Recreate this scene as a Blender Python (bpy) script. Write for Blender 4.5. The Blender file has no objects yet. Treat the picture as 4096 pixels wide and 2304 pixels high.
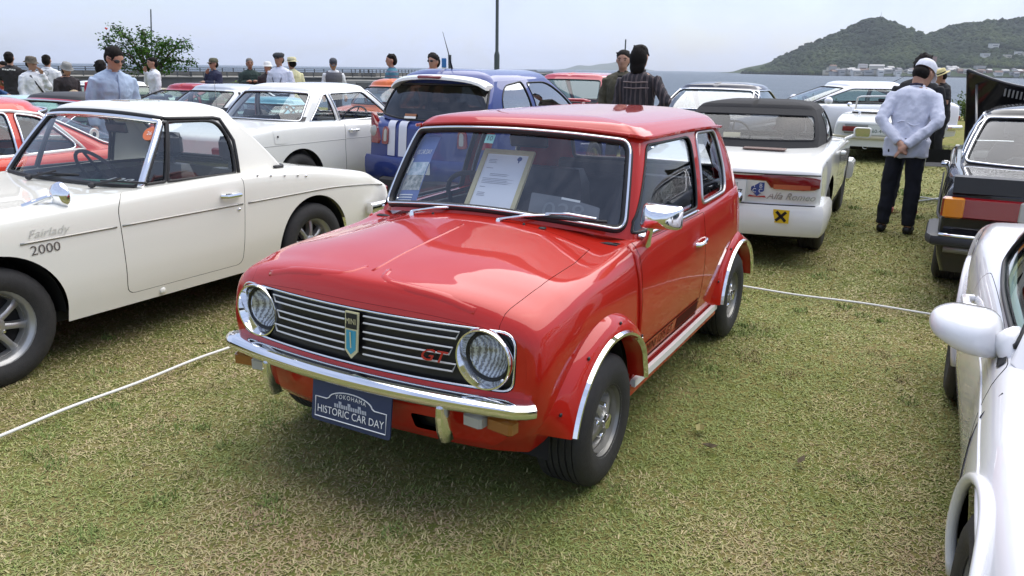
import bpy, bmesh, math, random
import numpy as np
from mathutils import Vector, Matrix
from mathutils.geometry import delaunay_2d_cdt
random.seed(7); RNG = np.random.default_rng(7)
SC = bpy.context.scene
COL = SC.collection
rad = math.radians

# ------------------------------------------------------------------ camera
cam_d = bpy.data.cameras.new('camera'); cam = bpy.data.objects.new('camera', cam_d); COL.objects.link(cam)
CAM = np.array([2.5162, 1.6865, 1.5236]); PITCH, ROLL, YAW = -.2771, .013, 3.6489
_f = np.array([math.cos(YAW)*math.cos(PITCH), math.sin(YAW)*math.cos(PITCH), math.sin(PITCH)])
_r = np.array([math.sin(YAW), -math.cos(YAW), 0]); _u = np.cross(_r, _f)
_r2 = _r*math.cos(ROLL)+_u*math.sin(ROLL); _u2 = -_r*math.sin(ROLL)+_u*math.cos(ROLL)
cam.matrix_world = Matrix([[_r2[i], _u2[i], -_f[i], CAM[i]] for i in range(3)]+[[0, 0, 0, 1]])
cam_d.sensor_width = 36; cam_d.lens = 3086.1/4096*36; cam_d.clip_start = .05; cam_d.clip_end = 30000
SC.camera = cam

# ------------------------------------------------------------------ sky, sun, exposure
SUN_AZ, SUN_EL = 164, 65          # azimuth (degrees from +X, anticlockwise) and height of the veiled sun
w = bpy.data.worlds.new('World'); SC.world = w; w.use_nodes = True
nt = w.node_tree; nt.nodes.clear()
_n = nt.nodes.new
sky = _n('ShaderNodeTexSky'); sky.sky_type = 'NISHITA'; sky.sun_disc = False
sky.sun_elevation = rad(SUN_EL); sky.sun_rotation = rad(90-SUN_AZ)
sky.air_density = 1.0; sky.dust_density = 1.6; sky.ozone_density = 1.2; sky.altitude = 10
tc = _n('ShaderNodeTexCoord'); mp = _n('ShaderNodeMapping'); mp.inputs['Scale'].default_value = (1.2, 4.5, 6.0); mp.inputs['Rotation'].default_value = (0, 0, rad(25))
nz = _n('ShaderNodeTexNoise'); nz.inputs['Scale'].default_value = 1.46; nz.inputs['Detail'].default_value = 7; nz.inputs['Roughness'].default_value = .62; nz.inputs['Distortion'].default_value = .5
cr_ = _n('ShaderNodeValToRGB'); cr_.color_ramp.elements[0].position = .38; cr_.color_ramp.elements[1].position = .72
cr_.color_ramp.elements[0].color = (.40, .40, .40, 1); cr_.color_ramp.elements[1].color = (1, 1, 1, 1)
mx = _n('ShaderNodeMix'); mx.data_type = 'RGBA'; mx.inputs['B'].default_value = (4.0, 4.5, 6.1, 1)
bg = _n('ShaderNodeBackground'); bg.inputs['Strength'].default_value = .12
ow = _n('ShaderNodeOutputWorld')
L = nt.links.new
L(tc.outputs['Generated'], mp.inputs['Vector']); L(mp.outputs['Vector'], nz.inputs['Vector']); L(nz.outputs['Fac'], cr_.inputs['Fac'])
L(cr_.outputs['Color'], mx.inputs['Factor']); L(sky.outputs['Color'], mx.inputs['A']); L(mx.outputs['Result'], bg.inputs['Color']); L(bg.outputs['Background'], ow.inputs['Surface'])
sd = bpy.data.lights.new('sun', 'SUN'); sd.energy = 2.8; sd.angle = rad(84); sd.color = (1, .955, .88)
so = bpy.data.objects.new('sun', sd); COL.objects.link(so)
so.rotation_euler = Vector((-math.cos(rad(SUN_AZ))*math.cos(rad(SUN_EL)), -math.sin(rad(SUN_AZ))*math.cos(rad(SUN_EL)), -math.sin(rad(SUN_EL)))).to_track_quat('-Z', 'Y').to_euler()
so.location = (0, 0, 30)
SC.view_settings.view_transform = 'Standard'; SC.view_settings.look = 'None'
SC.view_settings.exposure = 0.68; SC.view_settings.gamma = 1; SC.view_settings.use_curve_mapping = False
SC.cycles.max_bounces = 10; SC.cycles.transparent_max_bounces = 16; SC.cycles.glossy_bounces = 5; SC.cycles.diffuse_bounces = 3
SC.cycles.sample_clamp_indirect = 6

# ------------------------------------------------------------------ materials
MATS = {}
def mat(name, col=(.5, .5, .5), rough=.5, metal=0, coat=0, spec=.5, noise=None, bump=None, emit=None, trans=0, flake=0, coat_rough=.03):
    """principled material; noise=(scale, amount, colour2), bump=(scale, strength)"""
    if name in MATS: return MATS[name]
    m = bpy.data.materials.new(name); m.use_nodes = True; t = m.node_tree; b = t.nodes['Principled BSDF']
    b.inputs['Base Color'].default_value = (*col, 1); b.inputs['Roughness'].default_value = rough; b.inputs['Metallic'].default_value = metal
    b.inputs['Coat Weight'].default_value = coat; b.inputs['Coat IOR'].default_value = 1.46; b.inputs['Coat Roughness'].default_value = coat_rough; b.inputs['Specular IOR Level'].default_value = spec
    if trans: b.inputs['Transmission Weight'].default_value = trans
    if emit: b.inputs['Emission Color'].default_value = (*emit[0], 1); b.inputs['Emission Strength'].default_value = emit[1]
    if noise or bump:
        tcn = t.nodes.new('ShaderNodeTexCoord')
    if noise:
        n = t.nodes.new('ShaderNodeTexNoise'); n.inputs['Scale'].default_value = noise[0]; n.inputs['Detail'].default_value = 5; n.inputs['Roughness'].default_value = .6
        t.links.new(tcn.outputs['Object'], n.inputs['Vector'])
        r = t.nodes.new('ShaderNodeValToRGB'); r.color_ramp.elements[0].position = .5-.25*noise[1]; r.color_ramp.elements[1].position = .5+.25*noise[1]
        r.color_ramp.elements[0].color = (*col, 1); r.color_ramp.elements[1].color = (*noise[2], 1)
        t.links.new(n.outputs['Fac'], r.inputs['Fac']); t.links.new(r.outputs['Color'], b.inputs['Base Color'])
    if bump:
        n = t.nodes.new('ShaderNodeTexNoise'); n.inputs['Scale'].default_value = bump[0]; n.inputs['Detail'].default_value = 4
        t.links.new(tcn.outputs['Object'], n.inputs['Vector'])
        bp = t.nodes.new('ShaderNodeBump'); bp.inputs['Strength'].default_value = bump[1]; bp.inputs['Distance'].default_value = .02
        t.links.new(n.outputs['Fac'], bp.inputs['Height']); t.links.new(bp.outputs['Normal'], b.inputs['Normal'])
    MATS[name] = m; return m
def paint(name, col, rough=.28, coat=1.0, metal=0.):
    if name in MATS: return MATS[name]
    m = mat(name, col, .5, metal, coat, .15); t = m.node_tree; b = t.nodes['Principled BSDF']
    # very faint orange peel and dust on the lacquer
    tcn = t.nodes.new('ShaderNodeTexCoord'); n = t.nodes.new('ShaderNodeTexNoise'); n.inputs['Scale'].default_value = 3.2; n.inputs['Detail'].default_value = 2
    bp = t.nodes.new('ShaderNodeBump'); bp.inputs['Strength'].default_value = .03; bp.inputs['Distance'].default_value = .02
    t.links.new(tcn.outputs['Object'], n.inputs['Vector']); t.links.new(n.outputs['Fac'], bp.inputs['Height']); t.links.new(bp.outputs['Normal'], b.inputs['Coat Normal'])
    n2 = t.nodes.new('ShaderNodeTexNoise'); n2.inputs['Scale'].default_value = 14; n2.inputs['Detail'].default_value = 6
    mr = t.nodes.new('ShaderNodeMapRange'); mr.inputs['To Min'].default_value = .01; mr.inputs['To Max'].default_value = .05
    t.links.new(tcn.outputs['Object'], n2.inputs['Vector']); t.links.new(n2.outputs['Fac'], mr.inputs['Value']); t.links.new(mr.outputs['Result'], b.inputs['Coat Roughness'])
    return m
def glass(name, tint=(.88, .91, .90), f0=.075, rough=.01):
    """thin window pane: clear tinted transmission plus a Fresnel mirror"""
    if name in MATS: return MATS[name]
    m = bpy.data.materials.new(name); m.use_nodes = True; t = m.node_tree; t.nodes.clear()
    o = t.nodes.new('ShaderNodeOutputMaterial'); tr = t.nodes.new('ShaderNodeBsdfTransparent'); gl = t.nodes.new('ShaderNodeBsdfGlossy'); mxs = t.nodes.new('ShaderNodeMixShader'); ge = t.nodes.new('ShaderNodeNewGeometry'); K = t.links.new
    def mth(op, a, b=None):
        n = t.nodes.new('ShaderNodeMath'); n.operation = op
        for i, q in enumerate((a, b)):
            if q is None: continue
            if isinstance(q, (int, float)): n.inputs[i].default_value = q
            else: K(q, n.inputs[i])
        return n.outputs[0]
    dp = t.nodes.new('ShaderNodeVectorMath'); dp.operation = 'DOT_PRODUCT'; K(ge.outputs['Normal'], dp.inputs[0]); K(ge.outputs['Incoming'], dp.inputs[1])
    fac = mth('ADD', mth('MULTIPLY', mth('POWER', mth('SUBTRACT', 1.0, mth('ABSOLUTE', dp.outputs['Value'])), 5.0), .92-f0), f0)
    tr.inputs['Color'].default_value = (*tint, 1); gl.inputs['Roughness'].default_value = rough; gl.inputs['Color'].default_value = (.95, .97, 1, 1); 
    K(fac, mxs.inputs['Fac']); t.links.new(tr.outputs['BSDF'], mxs.inputs[1]); t.links.new(gl.outputs['BSDF'], mxs.inputs[2]); t.links.new(mxs.outputs['Shader'], o.inputs['Surface'])
    MATS[name] = m; return m
RUB = mat('black_rubber', (.012, .012, .013), .55)
TYRE = mat('tyre_rubber', (.016, .016, .017), .72, noise=(40, 1, (.03, .029, .028)), bump=(180, .15))
CHROME = mat('chrome', (.82, .83, .85), .07, 1)
STEEL = mat('wheel_steel', (.33, .325, .305), .42, .7)
ALLOY = mat('alloy', (.42, .42, .41), .4, .75)
BLACK = mat('satin_black', (.008, .008, .009), .45)
DARK = mat('dark_trim', (.030, .030, .033), .75)
SEAT = mat('seat_vinyl', (.045, .045, .050), .5, bump=(60, .1))
UNDER = mat('underbody', (.008, .008, .008), .9)
GLASS = glass('window_glass'); GLASSD = glass('dark_privacy_glass', (.10, .11, .12)); GLASST = glass('green_window_glass', (.62, .74, .70))
WHITEP = mat('white_print', (.75, .75, .72), .6)
BLUEP = mat('blue_print', (.03, .06, .22), .5)
REDL = mat('red_lens', (.21, .003, .007), .12, coat=1)
AMBER = mat('amber_lens', (.27, .095, .018), .15, coat=1)
CLEARL = mat('clear_lens', (.38, .38, .35), .12, coat=1)
PLATEW = mat('plate_white', (.72, .73, .70), .5)
PLATEG = mat('plate_green', (.02, .07, .05), .5)

# ------------------------------------------------------------------ mesh helpers
def tag(o, label=None, cat=None, group=None, kind=None):
    if label: o['label'] = label
    if cat: o['category'] = cat
    if group: o['group'] = group
    if kind: o['kind'] = kind
    return o
def empty(name, loc=(0, 0, 0), rz=0, label=None, cat=None, group=None):
    o = bpy.data.objects.new(name, None); COL.objects.link(o); o.location = loc; o.rotation_euler = (0, 0, rz); o.empty_display_size = .2
    return tag(o, label, cat, group)
def obj(name, V, F, m, parent=None, smooth=True, normals=None, mats=None, midx=None):
    me = bpy.data.meshes.new(name)
    V = np.asarray(V, float).reshape(-1, 3)
    me.from_pydata(V.tolist(), [], [list(map(int, f)) for f in F])
    if mats:
        for q in mats: me.materials.append(q)
        if midx is not None: me.polygons.foreach_set('material_index', np.asarray(midx, np.int32))
    else: me.materials.append(m)
    if smooth is True: me.polygons.foreach_set('use_smooth', np.ones(len(me.polygons), bool))
    me.update()
    if normals is not None: me.normals_split_custom_set_from_vertices(np.asarray(normals, float).tolist())
    o = bpy.data.objects.new(name, me); COL.objects.link(o)
    if parent: o.parent = parent
    return o
class MB:
    """collects shapes that become ONE mesh object"""
    def __init__(s): s.V = []; s.F = []; s.N = 0; s.M = []; s.cur = 0
    def add(s, V, F):
        V = np.asarray(V, float).reshape(-1, 3); s.V.append(V); s.F += [[i+s.N for i in f] for f in F]; s.M += [s.cur]*len(F); s.N += len(V); return s
    def box(s, c, d, rot=None, bev=0):
        x, y, z = [q/2 for q in d]
        if bev:
            b = min(bev, x*.95, y*.95, z*.95); P = []
            for sz, zz, ins in ((-1, z, b), (-1, z-b, 0), (1, z-b, 0), (1, z, b)):
                X, Y = x-ins, y-ins; k = max(b-ins*0, 0)
                ring = [(X, Y-k), (X-k, Y), (-X+k, Y), (-X, Y-k), (-X, -Y+k), (-X+k, -Y), (X-k, -Y), (X, -Y+k)]
                P += [(a, e, sz*zz) for a, e in ring]
            F = [list(range(7, -1, -1)), list(range(24, 32))]
            for r in range(3): F += [[r*8+i, r*8+(i+1) % 8, (r+1)*8+(i+1) % 8, (r+1)*8+i] for i in range(8)]
        else:
            P = [(a*x, e*y, g*z) for g in (-1, 1) for a, e in ((1, 1), (-1, 1), (-1, -1), (1, -1))]
            F = [[3, 2, 1, 0], [4, 5, 6, 7]]+[[i, (i+1) % 4, 4+(i+1) % 4, 4+i] for i in range(4)]
        P = np.array(P, float)
        if rot is not None: P = P@np.array(rot_m(*rot)).T
        return s.add(P+np.array(c), F)
    def tube(s, path, r, n=8, closed=False, cap=True, up=None, sec=None):
        """sweep a round (or given 2D) section along a path; r scalar or list"""
        P = np.asarray(path, float); m = len(P); R = np.full(m, r) if np.isscalar(r) else np.asarray(r, float)
        T = np.roll(P, -1, 0)-np.roll(P, 1, 0)
        if not closed: T[0] = P[1]-P[0]; T[-1] = P[-1]-P[-2]
        T /= np.linalg.norm(T, axis=1)[:, None]+1e-12
        if sec is None: sec = [(math.cos(2*math.pi*i/n), math.sin(2*math.pi*i/n)) for i in range(n)]
        sec = np.asarray(sec, float); n = len(sec); V = []
        a = np.array(up, float) if up is not None else (np.array([0, 0, 1.]) if abs(T[0][2]) < .9 else np.array([1., 0, 0]))
        for i in range(m):
            x = np.cross(a, T[i]); x /= np.linalg.norm(x)+1e-12; y = np.cross(T[i], x)
            if up is None: a = y
            V.append(P[i]+R[i]*(sec[:, :1]*x+sec[:, 1:]*y))
        F = []
        for i in range(m if closed else m-1):
            j = (i+1) % m; F += [[i*n+k, i*n+(k+1) % n, j*n+(k+1) % n, j*n+k] for k in range(n)]
        if cap and not closed: F += [list(range(n-1, -1, -1)), [(m-1)*n+k for k in range(n)]]
        return s.add(np.concatenate(V), F)
    def lathe(s, prof, n=32, axis='y', c=(0, 0, 0), a0=0, a1=2*math.pi):
        """profile of (radius, height) turned round an axis"""
        full = abs(a1-a0-2*math.pi) < 1e-6; k = n if full else n+1; V = []
        for r, h in prof:
            for i in range(k):
                t = a0+(a1-a0)*i/n; p = (r*math.cos(t), r*math.sin(t))
                V.append({'y': (p[0], h, p[1]), 'z': (p[0], p[1], h), 'x': (h, p[0], p[1])}[axis])
        F = []
        for j in range(len(prof)-1):
            F += [[j*k+i, j*k+(i+1) % k, (j+1)*k+(i+1) % k, (j+1)*k+i] for i in range(n)]
        return s.add(np.array(V)+np.array(c), F)
    def loft(s, rings, closed=True, caps=True):
        m = len(rings); n = len(rings[0]); F = []
        for i in range(m-1):
            F += [[i*n+k, i*n+(k+1) % n, (i+1)*n+(k+1) % n, (i+1)*n+k] for k in range(n if closed else n-1)]
        if caps and closed: F += [list(range(n-1, -1, -1)), [(m-1)*n+k for k in range(n)]]
        return s.add(np.concatenate([np.asarray(r, float) for r in rings]), F)
    def ell(s, c, r, n=14, m=9, rot=None):
        V = []
        for j in range(m+1):
            t = math.pi*j/m
            for i in range(n):
                p = 2*math.pi*i/n; V.append((r[0]*math.sin(t)*math.cos(p), r[1]*math.sin(t)*math.sin(p), r[2]*math.cos(t)))
        V = np.array(V)
        if rot is not None: V = V@np.array(rot_m(*rot)).T
        F = [[j*n+i, (j+1)*n+i, (j+1)*n+(i+1) % n, j*n+(i+1) % n] for j in range(m) for i in range(n)]
        return s.add(V+np.array(c), F)
    def poly(s, P2, fn, thick=None):
        """flat polygon (2D list) mapped by fn(a,b,h) and given thickness"""
        n = len(P2)
        if thick is None: return s.add([fn(a, b, 0) for a, b in P2], [list(range(n))])
        V = [fn(a, b, 0) for a, b in P2]+[fn(a, b, thick) for a, b in P2]
        return s.add(V, [list(range(n-1, -1, -1)), list(range(n, 2*n))]+[[i, (i+1) % n, n+(i+1) % n, n+i] for i in range(n)])
    def build(s, name, m, parent=None, smooth='auto', mats=None):
        V = np.concatenate(s.V)
        o = obj(name, V, s.F, m, parent, smooth is True, mats=mats, midx=s.M if mats else None)
        if smooth == 'auto': autosmooth(o)
        return o
def autosmooth(o, ang=38):
    me = o.data
    me.polygons.foreach_set('use_smooth', np.ones(len(me.polygons), bool))
    bm = bmesh.new(); bm.from_mesh(me); bmesh.ops.remove_doubles(bm, verts=bm.verts, dist=1e-5); bmesh.ops.recalc_face_normals(bm, faces=bm.faces)
    lim = rad(ang)
    for e in bm.edges:
        if len(e.link_faces) == 2 and e.calc_face_angle(0) > lim: e.smooth = False
    bm.to_mesh(me); bm.free(); me.update()
def rot_m(rx, ry, rz):
    return Matrix.Rotation(rz, 3, 'Z')@Matrix.Rotation(ry, 3, 'Y')@Matrix.Rotation(rx, 3, 'X')
def rpoly(P, r, n=6):
    """polygon with rounded corners; r scalar or per corner"""
    P = [np.array(p, float) for p in P]; m = len(P); out = []
    R = [r]*m if np.isscalar(r) else r
    for i in range(m):
        a, b, c = P[i-1], P[i], P[(i+1) % m]
        d1 = a-b; d2 = c-b; l1 = np.linalg.norm(d1); l2 = np.linalg.norm(d2); d1 /= l1; d2 /= l2
        q = min(R[i], l1*.49, l2*.49)
        if q < 1e-6: out.append(tuple(b)); continue
        p0 = b+d1*q; p1 = b+d2*q
        for k in range(n+1):
            t = k/n; out.append(tuple((1-t)**2*p0+2*t*(1-t)*b+t*t*p1))
    return out
def resample(P, step, closed=True):
    P = [np.array(p, float) for p in P]; out = []; m = len(P)
    for i in range(m if closed else m-1):
        a, b = P[i], P[(i+1) % m]; k = max(1, int(math.ceil(np.linalg.norm(b-a)/step)))
        out += [a+(b-a)*j/k for j in range(k)]
    if not closed: out.append(P[-1])
    return np.array(out)
def text_mesh(txt, size, extr=0, align='CENTER', spacing=1, shear=0, sx=1):
    cu = bpy.data.curves.new('t', 'FONT'); cu.body = txt; cu.size = size; cu.align_x = align; cu.align_y = 'CENTER'; cu.extrude = extr; cu.space_character = spacing; cu.shear = shear; cu.resolution_u = 3
    o = bpy.data.objects.new('t', cu); me = o.to_mesh()
    V = np.array([v.co[:] for v in me.vertices]).reshape(-1, 3); F = [list(p.vertices) for p in me.polygons]
    o.to_mesh_clear(); bpy.data.objects.remove(o); bpy.data.curves.remove(cu)
    V[:, 0] *= sx
    return V, F
def text_on(name, txt, size, m, parent, org, ux, uy, lift=.002, **k):
    """flat lettering on a plane with origin org and axes ux (reading direction) and uy"""
    V, F = text_mesh(txt, size, **k); ux = np.array(ux, float); uy = np.array(uy, float); nn = np.cross(ux, uy)
    W = np.array(org)+V[:, :1]*ux+V[:, 1:2]*uy+(V[:, 2:]+lift)*nn
    return obj(name, W, F, m, parent, smooth=False)
def interp(tab, x):
    t = sorted(tab); return np.interp(x, [a for a, _ in t], [b for _, b in t])
def pchip(tab, x):
    """monotone cubic through a table"""
    t = sorted(tab); X = np.array([a for a, _ in t], float); Y = np.array([b for _, b in t], float); x = np.clip(np.asarray(x, float), X[0], X[-1])
    if len(X) == 1: return np.full_like(x, Y[0])
    h = np.diff(X); d = np.diff(Y)/h; mm = np.zeros(len(X)); mm[0], mm[-1] = d[0], d[-1]
    for i in range(1, len(X)-1):
        if d[i-1]*d[i] > 0: w1 = 2*h[i]+h[i-1]; w2 = h[i]+2*h[i-1]; mm[i] = (w1+w2)/(w1/d[i-1]+w2/d[i])
    i = np.clip(np.searchsorted(X, x, 'right')-1, 0, len(h)-1); s = (x-X[i])/h[i]
    return Y[i]*(1+2*s)*(1-s)**2+h[i]*mm[i]*s*(1-s)**2+Y[i+1]*s*s*(3-2*s)+h[i]*mm[i+1]*s*s*(s-1)
class Net:
    """smooth surface through a net of keys K[u][v]; v mirrors in y at v=0 (and at the far end if endm)"""
    def __init__(s, K, endm=False):
        s.K = np.asarray(K, float); s.nu, s.nv = s.K.shape[:2]
        A = s.K; fl = np.array([1, -1, 1.])
        A = np.concatenate([A[:, 1:2]*fl, A, (A[:, -2:-1]*fl if endm else 2*A[:, -1:]-A[:, -2:-1])], 1)
        s.Q = np.concatenate([2*A[:1]-A[1:2], A, 2*A[-1:]-A[-2:-1]], 0)
    @staticmethod
    def _w(t):
        return np.stack([-.5*t+t*t-.5*t**3, 1-2.5*t*t+1.5*t**3, .5*t+2*t*t-1.5*t**3, -.5*t*t+.5*t**3], -1)
    def S(s, u, v):
        u = np.clip(np.asarray(u, float), 0, s.nu-1-1e-7); sg = np.where(np.asarray(v) < 0, -1., 1.); v = np.clip(np.abs(v), 0, s.nv-1-1e-7)
        i = u.astype(int); j = v.astype(int); a = s._w(u-i); b = s._w(v-j); P = np.zeros(u.shape+(3,))
        for k in range(4):
            for l in range(4): P += (a[..., k]*b[..., l])[..., None]*s.Q[i+k, j+l]
        P[..., 1] *= sg; return P
    def N(s, u, v, e=.02):
        du = s.S(np.clip(u+e, 0, s.nu-1), v)-s.S(np.clip(u-e, 0, s.nu-1), v)
        vm = s.nv-1; dv = s.S(u, np.clip(v+e, -vm, vm))-s.S(u, np.clip(v-e, -vm, vm))
        n = np.cross(du, dv); return n/(np.linalg.norm(n, axis=-1)[..., None]+1e-12)
    def inv(s, pts, axes=(0, 2), vr=None, ur=None):
        """parameters of the surface points whose two coordinates (axes) are pts"""
        vr = vr or (0, s.nv-1); ur = ur or (0, s.nu-1)
        uu, vv = np.meshgrid(np.linspace(*ur, 130), np.linspace(*vr, 90), indexing='ij'); ax = list(axes); G = s.S(uu, vv)[..., ax].reshape(-1, 2)
        p = np.asarray(pts, float).reshape(-1, 2); k = np.array([((G-q)**2).sum(-1).argmin() for q in p]); u = uu.ravel()[k].copy(); v = vv.ravel()[k].copy(); e = 1e-3
        for _ in range(7):
            f0 = s.S(u, v)[:, ax]-p; a = (s.S(u+e, v)[:, ax]-p-f0)/e; b = (s.S(u, v+e)[:, ax]-p-f0)/e
            det = a[:, 0]*b[:, 1]-a[:, 1]*b[:, 0]; det = np.where(np.abs(det) < 1e-9, 1e9, det)
            du = (-f0[:, 0]*b[:, 1]+f0[:, 1]*b[:, 0])/det; dv = (-a[:, 0]*f0[:, 1]+a[:, 1]*f0[:, 0])/det
            u = np.clip(u+np.clip(du, -.15, .15), *ur); v = np.clip(v+np.clip(dv, -.15, .15), *vr)
        return np.stack([u, v], 1)
def inside(P, loops):
    r = np.zeros(len(P), bool)
    for Lp in loops:
        x0, y0 = Lp[:, 0], Lp[:, 1]; x1, y1 = np.roll(x0, -1), np.roll(y0, -1)
        for a, b, c, d in zip(x0, y0, x1, y1):
            if b == d: continue
            cnd = ((b > P[:, 1]) != (d > P[:, 1])) & (P[:, 0] < (c-a)*(P[:, 1]-b)/(d-b)+a); r ^= cnd
    return r
def trim(fn, nfn, outer, holes=(), du=.25, dv=.25, out=None):
    """triangulated piece of a surface fn(u,v) bounded by loops in the parameter plane -> V, F, N"""
    loops = [np.asarray(outer, float)]+[np.asarray(h, float) for h in holes]
    pts = np.concatenate(loops); ed = []; o = 0
    for Lp in loops: ed += [(o+i, o+(i+1) % len(Lp)) for i in range(len(Lp))]; o += len(Lp)
    a0, b0 = loops[0].min(0); a1, b1 = loops[0].max(0)
    gu, gv = np.meshgrid(np.arange(a0+du/2, a1, du), np.arange(b0+dv/2, b1, dv), indexing='ij'); G = np.stack([gu.ravel(), gv.ravel()], 1)
    G = G[inside(G, loops)]
    if len(G):
        sc = np.array([1/du, 1/dv]); B = pts*sc; keep = np.ones(len(G), bool)
        for k in range(0, len(B), 64):
            keep &= ((G*sc)[:, None]-B[None, k:k+64]).__pow__(2).sum(-1).min(1) > .09
        G = G[keep]
    A = np.concatenate([pts, G])
    vs, es, fs, *_ = delaunay_2d_cdt([Vector(p) for p in A*np.array([1/du, 1/dv])], ed, [], 1, 1e-6)
    P = np.array([tuple(p) for p in vs])*np.array([du, dv]); F = np.array([f for f in fs if len(f) == 3])
    F = F[inside(P[F].mean(1), loops)]
    V = fn(P[:, 0], P[:, 1]); N = nfn(P[:, 0], P[:, 1])
    if out is not None:
        sgn = np.sign(((V-np.array(out))*N).sum(1)); sgn[sgn == 0] = 1
        if (sgn < 0).mean() > .5: N = -N
    fn_ = np.cross(V[F[:, 1]]-V[F[:, 0]], V[F[:, 2]]-V[F[:, 0]]); bad = (fn_*N[F].mean(1)).sum(1) < 0
    F[bad] = F[bad][:, ::-1]
    return V, F, N
RES = [1.]
def panel(name, net, outer, holes, m, parent, out, du=.25, dv=.25, flange=.02, off=0, fl_loops=None):
    V, F, N = trim(net.S, net.N, outer, holes, du*RES[0], dv*RES[0], out)
    V = V+N*off; Vs = [V]; Fs = [F.tolist()]; Ns = [N]; k = len(V)
    if flange:
        for Lp in (fl_loops if fl_loops is not None else list(holes)):
            Lp = np.asarray(Lp, float); p = net.S(Lp[:, 0], Lp[:, 1]); n = net.N(Lp[:, 0], Lp[:, 1])
            s = np.sign(((p-np.array(out))*n).sum(1)); n = n*(1 if (s < 0).mean() < .5 else -1)
            p = p+n*off; q = p-n*flange; t = np.roll(p, -1, 0)-np.roll(p, 1, 0); nn = np.cross(t, n); nn /= np.linalg.norm(nn, axis=1)[:, None]+1e-12
            K = len(p); Vs += [p, q]; Ns += [nn, nn]; Fs.append([[k+i, k+(i+1) % K, k+K+(i+1) % K, k+K+i] for i in range(K)]); k += 2*K
    return obj(name, np.concatenate(Vs), sum(Fs, []), m, parent, True, np.concatenate(Ns))
def on_net(net, Lp, off=0, out=(0, 0, 0)):
    Lp = np.asarray(Lp, float); p = net.S(Lp[:, 0], Lp[:, 1]); n = net.N(Lp[:, 0], Lp[:, 1]); s = ((p-np.array(out))*n).sum(1)
    return p+n*off*(1 if (s < 0).mean() < .5 else -1)
def strip(name, net, Lp, r, m, parent, out, closed=True, off=0, n=6):
    b = MB(); b.tube(on_net(net, Lp, off, out), r, n, closed); return b.build(name, m, parent, True)
def mir(Lp): Lp = np.array(Lp, float); Lp[:, 1] *= -1; return Lp[::-1]
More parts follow.
